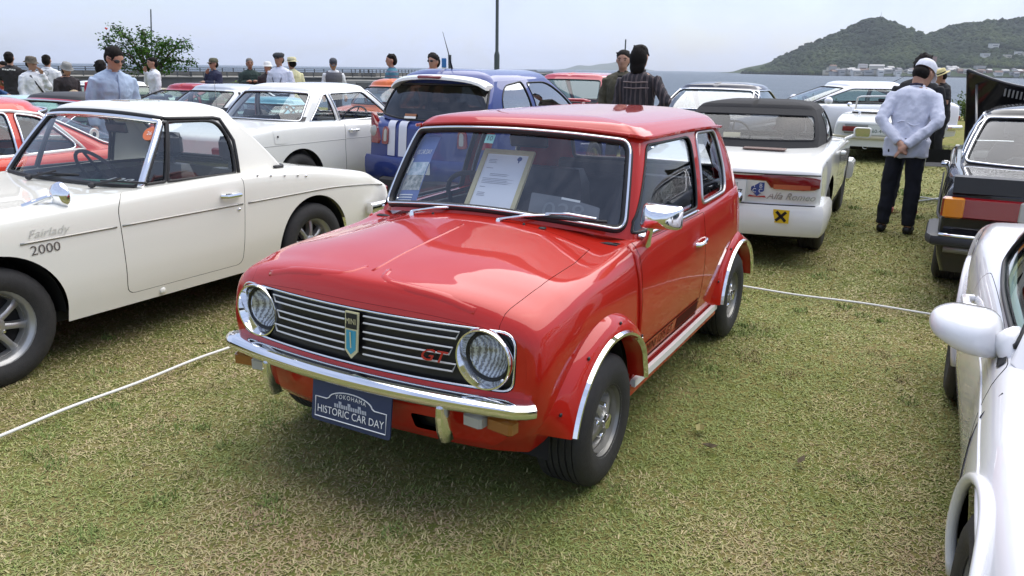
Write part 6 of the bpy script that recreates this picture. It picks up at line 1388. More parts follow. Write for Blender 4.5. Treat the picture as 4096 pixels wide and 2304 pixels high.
def far_car(name, label, x, y, rz, pm, L=4.2, W=1.65, H=1.30, belt=.86, hood=.80, wsb=.55, wst=.0, rwt=-.75, rwb=-1.25, deck=.85, gm=None, roof_m=None, wb=2.4, trim_r=0, rwhole=True, side=True, round_=.035, R=.30, style='steel', seal_r=.012, rtop=.06, wtop=.74, detail=False, topz=None, wsv=2.78):
    f = L/2; r = -L/2; hw = W/2; tz = (topz or H)-rtop
    base = ring_loop(wsb, wsb-.14, hw*.83, rwb+.22, hw*.80, rwb, hood+.05, belt, belt+.01, deck, hw*.86)
    top = ring_loop(wst, wst-.12, hw*wtop*.93, rwt+.15, hw*wtop*.93, rwt, tz, tz-.02, tz-.03, tz-.015, hw*wtop)
    sd = []
    if side:
        zz = belt+.02; zt_ = tz-.06; x0, x1 = wsb-.18, wst-.16; a, b = rwb+.30, rwt+.16; mid = (x1+a)/2-.08
        sd = [('door_window', [(x0, zz), (mid+.04, zz), (mid+.02, zt_), (x1, zt_)], [.03, .02, .03, .08]), ('quarter_window', [(mid-.04, zz), (a, zz+.01), (b, zt_-.01), (mid-.05, zt_)], [.02, .06, .06, .03])]
    c = quick(name, label, (x, y, 0), rz, pm, f, r, W, [(f-.5, .98), (0, 1.), (r+.5, .97)], [(f, hood-.12), (f-.4, hood-.03), (wsb, hood+.06), (rwb, deck+.01), (r+.3, deck-.03), (r, deck-.06)], [(f, hood-.14), (f-.5, hood-.03), (wsb-.3, belt-.02), (rwb+.3, belt-.01), (r+.3, deck-.05), (r, deck-.08)], axles=(wb/2, -wb/2), R=R, base=base, top=top, roof_h=rtop, bulge=round_, gm=gm or GLASST, rw=True, side=sd, trim_r=trim_r, roof_m=roof_m, detail=detail, style=style, seal_r=seal_r, wsv=wsv)
    for s_ in (1, -1):
        end_box(c, 'tail_lamp', c.Fr(.55*hw, .62)-.005, s_*.68*hw, .62, (.05, .30*W/1.65, .11), REDL); end_box(c, 'headlamp', c.Ff(.6*hw, .6)+.0, s_*.68*hw, .60, (.05, .24, .12), CLEARL)
    bumper_bar(c, 1, .42, .10, .035, CHROME, .03, .3); bumper_bar(c, -1, .42, .10, .035, CHROME, .03, .3)
    interior(c.root, wsb-.1, rwb+.35, hw*.8, .26, belt-.04, wsb-.30, True, True, rwb+.65 if rwb < -1.2 else None, sh=.5, zseat=.26)
    return c
# ------------------------------------------------------------------ people
from mathutils.noise import noise as mnoise
def remesh(name, b, vox, m, parent, smooth=5, folds=0.):
    me = bpy.data.meshes.new('tmp'); me.from_pydata(np.concatenate(b.V).tolist(), [], b.F); me.update()
    bm = bmesh.new(); bm.from_mesh(me); bmesh.ops.recalc_face_normals(bm, faces=bm.faces); bm.to_mesh(me); bm.free()
    o = bpy.data.objects.new('tmp', me); COL.objects.link(o)
    r = o.modifiers.new('r', 'REMESH'); r.mode = 'VOXEL'; r.voxel_size = vox; r.use_smooth_shade = True
    s = o.modifiers.new('s', 'SMOOTH'); s.factor = .5; s.iterations = smooth
    dg = bpy.context.evaluated_depsgraph_get(); me2 = bpy.data.meshes.new_from_object(o.evaluated_get(dg)); bpy.data.objects.remove(o); bpy.data.meshes.remove(me)
    me2.materials.clear(); me2.materials.append(m); me2.name = name
    me2.polygons.foreach_set('use_smooth', np.ones(len(me2.polygons), bool))
    if folds:
        n = len(me2.vertices); co = np.empty(n*3); me2.vertices.foreach_get('co', co); no = np.empty(n*3); me2.vertices.foreach_get('normal', no); co = co.reshape(-1, 3); no = no.reshape(-1, 3); sx = random.random()*9
        f = np.array([(1-2*abs(mnoise(Vector((x*7+z*3.2+sx, y*7-z*2.4, z*4.2)))))+.5*(1-2*abs(mnoise(Vector((x*15-z*7, y*15+z*6+sx, z*9))))) for x, y, z in co])
        co = co+no*(np.clip(f-.55, -.8, .8)*folds)[:, None]; me2.vertices.foreach_set('co', co.ravel()); me2.update()
    q = bpy.data.objects.new(name, me2); COL.objects.link(q); q.parent = parent; return q
SKIN = mat('skin', (.40, .22, .145), .55, noise=(30, 1, (.36, .185, .12))); SKIN2 = mat('skin_tanned', (.30, .155, .095), .55, noise=(30, 1, (.26, .13, .08)))
HAIR = mat('black_hair', (.009, .007, .006), .75, spec=.15, bump=(120, .5)); HAIRG = mat('grey_hair', (.16, .15, .14), .8, spec=.15, bump=(120, .5))
def cloth(name, c, c2=None): return mat('cloth_'+name, c, .9, noise=(22, .9, c2 or tuple(x*.86 for x in c)), bump=(16, .55))
ARMS = {'down': ((-.01, .245, 1.13), (.06, .25, .88)), 'behind': ((-.09, .255, 1.12), (-.175, .05, .93)), 'hip': ((-.06, .36, 1.16), (.02, .20, 1.0)), 'face': ((.10, .25, 1.16), (.145, .10, 1.43)), 'cross': ((.05, .25, 1.14), (.24, -.02, 1.20)), 'front': ((.03, .25, 1.13), (.25, .10, 1.02)), 'chin': ((.12, .20, 1.17), (.15, .06, 1.40)), 'phone': ((.10, .24, 1.15), (.30, .10, 1.28)), 'strap': ((.03, .25, 1.15), (.16, .12, 1.30))}
def person(label, x, y, face, h=1.70, la='down', ra='down', top=('grey', (.3, .3, .3)), legs=('dark', (.02, .02, .025)), hair=None, hat=None, skin=None, lean=0., nod=0., turn=0., vox=.014, sleeves='long', tail=.0, build=1.0, glasses=None, jacket=None, extras=None, long_hair=False, legsplit=.10, shoe=(.012, .012, .013), vest=None, untuck=False):
    """face: 0 = towards the photographer, 90 = towards picture right, 180 = away"""
    to = CAM[:2]-np.array([x, y]); to /= np.linalg.norm(to); rt = np.array([-to[1], to[0]])*1.0
    if rt@RGT < 0: rt = -rt
    hd = math.cos(rad(face))*to+math.sin(rad(face))*rt; yaw = math.atan2(hd[1], hd[0])
    root = empty('person', (x, y, .0), yaw, label, 'person'); k = h/1.72; sk = skin or SKIN
    hipz = .92
    def up(P):       # bend forward at the hip
        P = np.array(P, float).reshape(-1, 3).copy(); t = np.clip((P[:, 2]-hipz)/.35, 0, 1)*lean; dz = P[:, 2]-hipz; s_, c_ = np.sin(t), np.cos(t); X = P[:, 0]*c_+dz*s_; Z = hipz+dz*c_-P[:, 0]*s_
        f = P[:, 2] > hipz; P[f, 0] = X[f]; P[f, 2] = Z[f]; return P
    neck = np.array([.0, 0, 1.47])
    def hd_(P):      # nod and turn the head about the neck, then bend with the trunk
        P = np.array(P, float).reshape(-1, 3)-neck; M = np.array(Matrix.Rotation(turn, 3, 'Z')@Matrix.Rotation(nod, 3, 'Y')); return up(P@M.T+neck)
    S = lambda P: np.asarray(P)*k
    def tor(b, inf=0., z0=.86, z1=1.47, w=1.0):
        rows = [(.80, .115, .165, 0), (.88, .118, .178, 0), (.96, .112, .168, 0), (1.06, .105, .152, .004), (1.16, .112, .160, .008), (1.27, .122, .178, .010), (1.36, .112, .190, .002), (1.42, .085, .165, -.008), (1.465, .058, .075, -.004), (1.50, .05, .055, .004)]
        rings = []
        for z, dx, dy, ox in rows:
            if z < z0-1e-6 or z > z1+1e-6: continue
            i_ = inf*(1 if z < 1.44 else .35)
            rings.append(S(up([(ox+(dx*build+i_)*math.cos(t), (dy*build*w+i_)*math.sin(t), z) for t in np.linspace(0, 2*PI, 18, endpoint=False)])))
        b.loft(rings)
    def limb(b, P, R, u=True, inf=0): Q = up(P) if u else np.array(P, float); b.tube(S(resample(Q, .05, False)), np.interp(np.linspace(0, 1, len(resample(Q, .05, False))), np.linspace(0, 1, len(R)), np.array(R)+inf)*k, 10)
    arms = {}
    for sd, nm in ((1, la), (-1, ra)):
        e, w_ = ARMS[nm] if isinstance(nm, str) else nm; sh = (.0, .185*build, 1.385); arms[sd] = [np.array((a, sd*b_, c)) for a, b_, c in (sh, e, w_)]
        if nm == 'behind' and sd < 0: arms[sd][2] += np.array([-.02, .02, -.03])
    legp = {sd: [(0, sd*.088, .90), (.02, sd*legsplit, .49), (-.02, sd*(legsplit+.01), .09)] for sd in (1, -1)}
    b = MB(); tor(b)
    b.ell(S(hd_([(.018, 0, 1.625)])[0]), np.array([.098, .076, .112])*k, 18, 12, (0, nod+lean, turn)); b.ell(S(hd_([(.045, 0, 1.555)])[0]), np.array([.062, .056, .06])*k, 14, 9, (0, nod+lean, turn))
    b.tube(S(hd_([(.10, 0, 1.625), (.122, 0, 1.595), (.112, 0, 1.582)])), np.array([.010, .016, .012])*k, 8)
    b.ell(S(hd_([(.098, 0, 1.545)])[0]), np.array([.014, .026, .012])*k, 8, 6, (0, nod, turn))
    for sd in (1, -1): b.ell(S(hd_([(.005, sd*.082, 1.61)])[0]), np.array([.022, .010, .032])*k, 8, 6)
    limb(b, [(0, 0, 1.42), (.008, 0, 1.50), (.012, 0, 1.57)], [.062, .054, .055])
    for sd in (1, -1):
        A = arms[sd]; limb(b, A, [.052, .046, .040, .036, .027])
        d = A[2]-A[1]; d = d/np.linalg.norm(d); side = np.cross(d, [0, 0, 1.]); side = side/(np.linalg.norm(side)+1e-6); pn = np.cross(side, d)
        w0 = A[2]
        b.tube(S(up([w0-d*.01, w0+d*.04, w0+d*.085])), np.array([.026, .036, .034])*k, 10)
        for i, f in enumerate((-.027, -.009, .009, .026)):
            L_ = (.065, .078, .082, .072)[i]; b.tube(S(up([w0+d*.075+side*f, w0+d*(.075+L_*.55)+side*f*1.15+pn*-.008, w0+d*(.075+L_)+side*f*1.1+pn*-.026])), np.array([.0115, .0105, .009])*k, 7)
        b.tube(S(up([w0+d*.02+side*-.028*sd, w0+d*.055+side*-.050*sd, w0+d*.085+side*-.055*sd-pn*.012])), np.array([.014, .012, .010])*k, 7)
        limb(b, legp[sd], [.082, .066, .056, .05, .036], False)
        b.tube(S([(-.05, sd*(legsplit+.01), .05), (.05, sd*(legsplit+.015), .045), (.15, sd*(legsplit+.025), .03)]), np.array([.04, .042, .03])*k, 8)
    remesh('body', b, vox, sk, root)
    # clothes
    tm = cloth(*top)
    b = MB(); tor(b, .016 if not jacket else .03, .88 if untuck else .92, 1.465)
    if untuck or jacket: b.loft([S([(.0+(.128*build+.02)*math.cos(t), (.182*build+.022)*math.sin(t), z) for t in np.linspace(0, 2*PI, 18, endpoint=False)]) for z in (.78+tail, .86, .95)])
    for sd in (1, -1):
        A = arms[sd]
        if sleeves == 'long': limb(b, A, [.064, .060, .056, .050, .042], True, .004 if jacket else 0)
        elif sleeves == 'short': limb(b, [A[0], A[0]+(A[1]-A[0])*.78], [.064, .066, .068])
    b.tube(S(up([(-.01, 0, 1.44), (.0, 0, 1.475)])), np.array([.070, .064])*k, 14)
    sh = remesh('jacket' if jacket else 'shirt', b, max(vox, .012), tm, root, 3, .013)
    if sleeves != 'none':       # collar and placket
        q = MB(); ring = [(-.005+.066*math.cos(t), .062*math.sin(t), 1.472+.012*math.cos(t)) for t in np.linspace(.5, 2*PI-.5, 16)]; q.tube(S(up(ring)), .013*k, 6); q.build('collar', tm, sh, True)
    b = MB(); b.loft([S([((.120+.012)*math.cos(t)*build, (.178+.010)*math.sin(t)*build, z) for t in np.linspace(0, 2*PI, 16, endpoint=False)]) for z in (.80, .88, .97)])
    for sd in (1, -1): limb(b, legp[sd], [.096, .082, .074, .070, .062], False)
    remesh('trousers', b, max(vox, .014), cloth(*legs), root, 3, .010)
    b = MB()
    for sd in (1, -1):
        q = MB(); y0 = sd*(legsplit+.012); q.tube(S([(-.07, y0, .042), (.0, y0, .050), (.09, y0+sd*.008, .042), (.17, y0+sd*.014, .030)]), np.array([.036, .046, .046, .028])*k, 10); o = q.build('shoe', mat('shoe_%d' % int(shoe[0]*1000), shoe, .5), root, True)
    # hair, hats, spectacles
    if hair is not False:
        q = MB(); R0 = (0, nod+lean, turn); hm = hair or HAIR
        q.ell(S(hd_([(-.001, 0, 1.668)])[0]), np.array([.103, .083, .080])*k, 16, 10, R0)
        if long_hair:
            q.ell(S(hd_([(-.045, 0, 1.60)])[0]), np.array([.085, .098, .125])*k, 16, 10, R0); q.ell(S(hd_([(-.06, 0, 1.52)])[0]), np.array([.06, .088, .10])*k, 14, 9, R0)
        else:
            q.ell(S(hd_([(-.045, 0, 1.61)])[0]), np.array([.072, .084, .095])*k, 14, 9, R0)
        rg = np.random.default_rng(int(abs(x*100)))
        for i in range(44):
            a = rg.uniform(0, 6.28); e = rg.uniform(-.1, 1.3); dv = np.array([math.cos(a)*math.cos(e), math.sin(a)*math.cos(e), math.sin(e)]); p0 = np.array([-.012, 0, 1.655])+dv*np.array([.085, .07, .075]); t_ = rg.normal(0, .006, 3); q.tube(S(hd_([p0-dv*.006, p0+dv*.008+t_, p0+dv*.012+t_*2.2+np.array([.002, 0, -.008])])), np.array([.018, .014, .008])*k, 6)
        if not hat: remesh('hair', q, .009, hm, root, 3)
        else:
            q = MB(); q.ell(S(hd_([(-.035, 0, 1.60)])[0]), np.array([.080, .086, .075 if not long_hair else .12])*k, 14, 9, R0); remesh('hair', q, .012, hm, root, 2)
    if hat:
        kind, hc, hc2 = hat; hm = mat('hat_%s' % kind+str(hc), hc, .9, noise=(28, .5, hc2)); q = MB()
        prof = {'cap': [(.104, .0), (.106, .03), (.098, .07), (.07, .098), (.0005, .108)], 'bucket': [(.145, -.012), (.108, .012), (.103, .05), (.090, .092), (.05, .104), (.0005, .106)], 'straw': [(.165, .0), (.162, .006), (.108, .012), (.104, .05), (.098, .085), (.06, .098), (.0005, .1)], 'flat': [(.105, 0), (.118, .03), (.112, .065), (.06, .088), (.0005, .09)]}[kind]
        n = 20; V = []
        for r_, hh in prof:
            for i in range(n):
                t = 2*PI*i/n; fx = 1.06*math.cos(t)*r_; fy = .88*math.sin(t)*r_
                if kind == 'flat': fx += .02*(hh < .05)
                V.append((fx-.004, fy, 1.648+hh))
        F = [[j*n+i, j*n+(i+1) % n, (j+1)*n+(i+1) % n, (j+1)*n+i] for j in range(len(prof)-1) for i in range(n)]
        q.add(S(hd_(V)), F)
        if kind in ('cap', 'flat'):
            Lb = .085 if kind == 'cap' else .05; br = []
            for dz in (0, .006): br += [(.085*math.cos(t)+(.0+Lb)*max(0, math.cos(t))**.7, .082*math.sin(t), 1.652+dz-.028*max(0, math.cos(t))**2) for t in np.linspace(-1.3, 1.3, 12)]
            q.add(S(hd_(br)), [list(range(12)), list(range(23, 11, -1))]+[[i, i+1, 13+i, 12+i] for i in range(11)])
        ho = q.build('hat', hm, root, True)
        if kind in ('straw',): q = MB(); q.add(S(hd_([(1.06*.106*math.cos(t)-.004, .90*.106*math.sin(t), 1.648+z) for z in (.014, .036) for t in np.linspace(0, 2*PI, 20, endpoint=False)])), [[i, (i+1) % 20, 20+(i+1) % 20, 20+i] for i in range(20)]); q.build('hat_band', BLACK, ho, True)
        if kind == 'cap' and face > 120:    # gap above the adjuster strap
            q = MB(); q.add(S(hd_([(-.108-.004*0, y_, 1.655+z_) for y_, z_ in rpoly([(-.035, 0), (.035, 0), (.03, .03), (0, .042), (-.03, .03)], .012, 3)])), [list(range(20))]); q.build('adjuster_gap', HAIR, ho, False)
    if glasses:
        q = MB(); gmn = BLACK
        for sd in (1, -1): q.ell(S(hd_([(.106, sd*.034, 1.628)])[0]), np.array([.010, .031, .020])*k, 10, 7, (0, nod, turn+sd*.25))
        q.tube(S(hd_([(.09, -.072, 1.632), (.11, 0, 1.634), (.09, .072, 1.632)])), .004*k, 5)
        for sd in (1, -1): q.tube(S(hd_([(.092, sd*.068, 1.632), (.0, sd*.086, 1.63)])), .0035*k, 5)
        q.build('sunglasses', gmn, root, True)
    elif abs(face) < 120:
        q = MB()
        for sd in (1, -1): q.ell(S(hd_([(.099, sd*.032, 1.622)])[0]), np.array([.008, .015, .008])*k, 8, 6)
        q.build('eyes', mat('eye_dark', (.02, .015, .012), .2), root, True); q = MB()
        for sd in (1, -1): q.tube(S(hd_([(.106, sd*.018, 1.642), (.103, sd*.036, 1.647), (.092, sd*.052, 1.642)])), .005*k, 5)
        q.build('eyebrows', HAIR, root, True)
    if vest:
        b = MB(); tor(b, .032, .90, 1.43); b.tube(S(up([(0, .16, 1.38), (0, -.16, 1.38)])), .08*k, 8); remesh('vest', b, .014, cloth(*vest), root, 3)
    if extras: extras(root, S, up, hd_)
    return root
def marks_back(rows, m, z=1.30, x=-.143, name='shirt_print'):
    """illegible printed marks on the back of a shirt, as small flat patches (y, dz, w, h)"""
    def f(root, S, up, hd_):
        b = MB()
        for y, dz, w_, h_ in rows: b.add(S(up([(x, y-w_/2, z+dz-h_/2), (x, y+w_/2, z+dz-h_/2), (x, y+w_/2, z+dz+h_/2), (x, y-w_/2, z+dz+h_/2)])), [[0, 1, 2, 3]])
        tag(b.build(name, m, root, False), kind='stuff')
    return f
def people():
    # men in the middle distance right of the centre
    stripes = mat('striped_shirt', (.030, .024, .030), .85); t = stripes.node_tree; bb = t.nodes['Principled BSDF']
    tcn = t.nodes.new('ShaderNodeTexCoord'); wv = t.nodes.new('ShaderNodeTexWave'); wv.bands_direction = 'Y'; wv.inputs['Scale'].default_value = 5.6; wv.inputs['Distortion'].default_value = 1.2; rp = ramp(t, [(.80, (.022, .018, .022)), (.90, (.23, .17, .16)), (.97, (.03, .025, .03))]); t.links.new(tcn.outputs['Object'], wv.inputs['Vector']); t.links.new(wv.outputs['Fac'], rp.inputs['Fac']); t.links.new(rp.outputs['Color'], bb.inputs['Base Color']); MATS['cloth_striped'] = stripes
    def yoke(root, S, up, hd_):
        for z in (1.30, 1.36):
            q = MB(); q.tube(S(up([(-.05, .17, z), (-.125, .10, z), (-.138, 0, z-.005), (-.125, -.10, z), (-.05, -.17, z)])), .006, 5); q.build('shirt_stripe', mat('stripe_pale', (.25, .19, .18), .8), root, True)
    person('long-haired man in a dark striped shirt seen from behind, hand on hip', -5.91, -1.42, 155, 1.77, 'down', 'hip', ('striped', (.03, .03, .03)), ('black', (.012, .012, .014)), long_hair=True, untuck=True, vox=.012, extras=yoke)
    def tee(root, S, up, hd_):
        q = MB(); q.add(S(up([(.132, -.045, 1.43), (.132, .045, 1.43), (.150, .02, 1.27), (.152, -.02, 1.27)])), [[0, 1, 2, 3]]); q.build('t_shirt_front', cloth('tee_black', (.015, .015, .016)), root, False)
        q = MB(); q.tube(S(up([(.135, 0, 1.27), (.15, 0, 1.1), (.145, 0, .86)])), .005, 5); q.build('zip', BLACK, root, True)
    person('man in an olive zip jacket over a black shirt facing the camera', -7.20, -2.12, -8, 1.75, 'down', 'down', ('olive', (.085, .075, .045)), ('black', (.012, .012, .014)), jacket=True, untuck=True, vox=.013, nod=.05, extras=tee)
    def lany(root, S, up, hd_):
        q = MB(); q.tube(S(up([(-.055, .055, 1.475), (-.075, 0, 1.480), (-.055, -.055, 1.475)])), .014, 6); q.build('camera_strap', cloth('strap', (.02, .015, .04)), root, True)
        q = MB(); q.tube(S(up([(-.118, y_, 1.10+.02*math.sin(y_*30)) for y_ in np.linspace(-.1, .1, 9)])), .006, 5); q.build('shirt_fold', MATS['cloth_white_shirt'], root, True)
    person('man in a white shirt and white baseball cap, hands clasped behind his back', -5.92, 1.33, 172, 1.66, 'behind', 'behind', ('white_shirt', (.62, .64, .74)), ('navy', (.008, .009, .018)), hat=('cap', (.70, .71, .76), (.62, .63, .68)), lean=.20, nod=.42, turn=-.55, untuck=True, vox=.010, extras=lany, legsplit=.11)
    person('man with tousled dark hair in a black shirt behind the white-capped man', -7.05, 1.30, 165, 1.72, 'front', 'front', ('black', (.016, .016, .018)), ('denim', (.03, .035, .05)), nod=.25, lean=.10, vox=.014, sleeves='short', shoe=(.40, .02, .02))
    person('man in black with a straw-coloured hat behind the folding chair', -12.9, 1.50, -70, 1.60, 'front', 'front', ('black', (.016, .016, .018)), ('black', (.012, .012, .014)), hat=('straw', (.60, .52, .25), (.5, .42, .2)), nod=.3, lean=.12, vox=.016, sleeves='short')
    # left-hand group
    def shirt7(root, S, up, hd_):
        q = MB(); q.tube(S(up([(.115, .0, 1.45), (.150, 0, 1.27), (.142, 0, 1.1), (.14, 0, .95)])), .009, 5); q.build('button_band', cloth('band', (.22, .28, .40)), root, True)
    person('man with sunglasses in a light blue shirt leaning beyond the white roadster', -2.95, -6.40, 22, 1.70, 'down', 'down', ('light_blue', (.30, .38, .50), (.36, .44, .56)), ('dark', (.02, .02, .025)), glasses=True, lean=.16, nod=.28, turn=.15, vox=.011, untuck=True, extras=shirt7)
    person('person in a red jacket half hidden behind the man with sunglasses', -4.55, -8.95, 175, 1.55, 'down', 'front', ('red', (.40, .02, .04)), ('dark', (.02, .02, .025)), jacket=True, untuck=True)
    person('man in a blue shirt cut off at the left edge', -5.0, -12.75, 90, 1.64, 'front', 'down', ('blue', (.03, .08, .20)), ('dark', (.02, .02, .025)), hair=HAIRG, sleeves='long')
    person('young person in a red shirt and beige trousers at the far left', -6.90, -15.75, -70, 1.52, 'front', 'down', ('red_shirt', (.42, .05, .03)), ('beige', (.40, .36, .28)), sleeves='short')
    bk = marks_back([(-.10+.04*i, .07+.006*(i % 3), .034, .026) for i in range(6)], WHITEP, 1.32)
    person('man in a black printed T-shirt seen from behind at the left', -6.55, -14.85, 165, 1.70, 'front', 'front', ('charcoal', (.022, .020, .022)), ('dark', (.02, .02, .025)), sleeves='short', extras=bk)
    def bag4(root, S, up, hd_):
        q = MB(); q.tube(S(up([(.11, -.12, 1.40), (.155, -.02, 1.20), (.13, .17, .96)])), .016, 6); q.build('bag_strap', BLACK, root, True); q = MB(); q.box(S([(.07, .24, .92)])[0], (.20, .09, .16), None, .03); q.build('waist_bag', BLACK, root)
        q = MB(); q.box(S([(.19, .22, .95)])[0], (.03, .05, .09), None, .012); q.build('green_tag', mat('tag_green', (.20, .50, .03), .5), root)
    person('woman in a camouflage hat and white hooded top with her hand at her face', -5.75, -12.75, 35, 1.60, 'face', 'down', ('white', (.70, .72, .74)), ('black', (.012, .012, .014)), hat=('bucket', (.12, .10, .075), (.06, .05, .035)), jacket=True, untuck=True, extras=bag4, nod=.15)
    bk5 = marks_back([(.0+.05*math.cos(a), .09+.05*math.sin(a), .022, .014) for a in np.linspace(0, 6.28, 12, endpoint=False)]+[(-.03+.03*(i % 3), .0-.034*(i//3), .022, .024) for i in range(18) if i % 5], mat('print_grey', (.12, .12, .13), .7), 1.27)
    person('man in a white T-shirt with grey print on its back', -7.35, -14.95, 160, 1.66, 'front', 'front', ('white', (.70, .72, .74)), ('denim', (.03, .035, .05)), sleeves='short', extras=bk5)
    def bag6(root, S, up, hd_):
        q = MB(); q.ell(S(up([(.17, .05, 1.02)])[0]), (.07, .14, .15), 14, 9); q.build('flowered_bag', mat('bag_floral', (.40, .42, .25), .8, noise=(26, .6, (.45, .16, .14))), root, True); q = MB(); q.tube(S(up([(.03, -.10, 1.42), (.15, -.02, 1.22), (.17, .05, 1.14)])), .010, 5); q.build('bag_strap', BLACK, root, True)
    person('woman in a grey hat with a flowered shoulder bag', -6.35, -12.75, 25, 1.52, 'down', 'front', ('dark_cardigan', (.030, .024, .026)), ('maroon', (.10, .02, .03)), hat=('bucket', (.24, .24, .23), (.18, .18, .17)), nod=.35, lean=.08, untuck=True, extras=bag6, long_hair=True)
    person('woman in a white top with dark sleeves, hand raised to her face', -8.72, -13.42, -75, 1.64, 'down', 'face', ('white', (.70, .72, .74)), ('navy', (.008, .009, .018)), untuck=True)
    person('man in a camouflage cap and navy jacket with arms folded', -9.75, -12.75, -55, 1.64, 'cross', 'chin', ('navy_jacket', (.022, .026, .060)), ('brown', (.05, .04, .03)), hat=('cap', (.13, .13, .08), (.06, .06, .04)), jacket=True, untuck=True, glasses=True)
    person('grey-haired man in a dark green jacket with arms folded', -10.83, -12.81, 8, 1.66, 'cross', 'cross', ('dark_green', (.020, .040, .035)), ('dark', (.02, .02, .025)), hair=HAIRG, jacket=True, skin=SKIN2)
    person('woman with a white hat and dark top beside the man in the flat cap', -10.75, -12.15, -15, 1.58, 'down', 'down', ('dark_cardigan', (.030, .024, .026)), ('dark', (.02, .02, .025)), hat=('bucket', (.72, .72, .68), (.6, .6, .58)), long_hair=True)
    def cam13(root, S, up, hd_):
        for sd in (1, -1): q = MB(); q.tube(S(up([(.05, sd*.07, 1.45), (.14, sd*.09, 1.25), (.15, sd*.03, 1.08)])), .010, 5); q.build('camera_strap', cloth('strap_grey', (.10, .10, .13)), root, True)
        q = MB(); q.box(S(up([(.18, 0, 1.06)])[0]), (.08, .13, .09), None, .015); q.build('camera', BLACK, root)
    person('tall man in a dark flat cap and white shirt with a camera round his neck', -8.95, -9.95, -28, 1.75, 'down', 'down', ('white_shirt', (.62, .64, .74)), ('black', (.012, .012, .014)), hat=('flat', (.022, .026, .030), (.03, .034, .04)), skin=SKIN2, extras=cam13)
    person('man in a straw hat and pale yellow shirt beside the man in the flat cap', -10.2, -10.85, -150, 1.68, 'hip', 'down', ('yellow', (.66, .63, .38)), ('beige', (.40, .36, .28)), hat=('straw', (.62, .58, .36), (.52, .47, .28)), skin=SKIN2, untuck=True)
    person('man in a dark cap and grey vest over a white shirt looking down', -11.78, -11.11, 5, 1.68, 'down', 'down', ('white', (.70, .72, .74)), ('dark', (.02, .02, .025)), hat=('cap', (.035, .04, .05), (.06, .065, .08)), nod=.35, vest=('grey_vest', (.12, .12, .135)), long_hair=True)
    plaid = mat('cloth_plaid', (.05, .17, .22), .85); t = plaid.node_tree; bb = t.nodes['Principled BSDF']; tcn = t.nodes.new('ShaderNodeTexCoord'); wv = t.nodes.new('ShaderNodeTexWave'); wv.bands_direction = 'Z'; wv.inputs['Scale'].default_value = 3.4; rp = ramp(t, [(.84, (.05, .17, .23)), (.90, (.50, .10, .10)), (.96, (.06, .14, .22))]); t.links.new(tcn.outputs['Object'], wv.inputs['Vector']); t.links.new(wv.outputs['Fac'], rp.inputs['Fac']); t.links.new(rp.outputs['Color'], bb.inputs['Base Color'])
    person('man in a teal shirt with red stripes walking to the left', -10.75, -8.60, -80, 1.76, 'down', 'down', ('plaid', (.05, .17, .22)), ('dark_red', (.12, .02, .03)), sleeves='short', untuck=True)
    person('man with mirrored sunglasses in an orange shirt behind the blue hatchback', -8.61, -6.05, -40, 1.72, 'down', 'down', ('orange', (.50, .12, .03)), ('dark', (.02, .02, .025)), glasses=True, sleeves='short')
    person('person in a pink patterned shirt standing behind the man in orange', -10.33, -7.27, 160, 1.78, 'down', 'down', ('pink', (.50, .26, .32), (.36, .12, .2)), ('dark', (.02, .02, .025)), sleeves='short')
people()
car_roadster(); car_saloon(); car_hatch(); car_spider(); car_grand(); car_sports(); car_fastback()
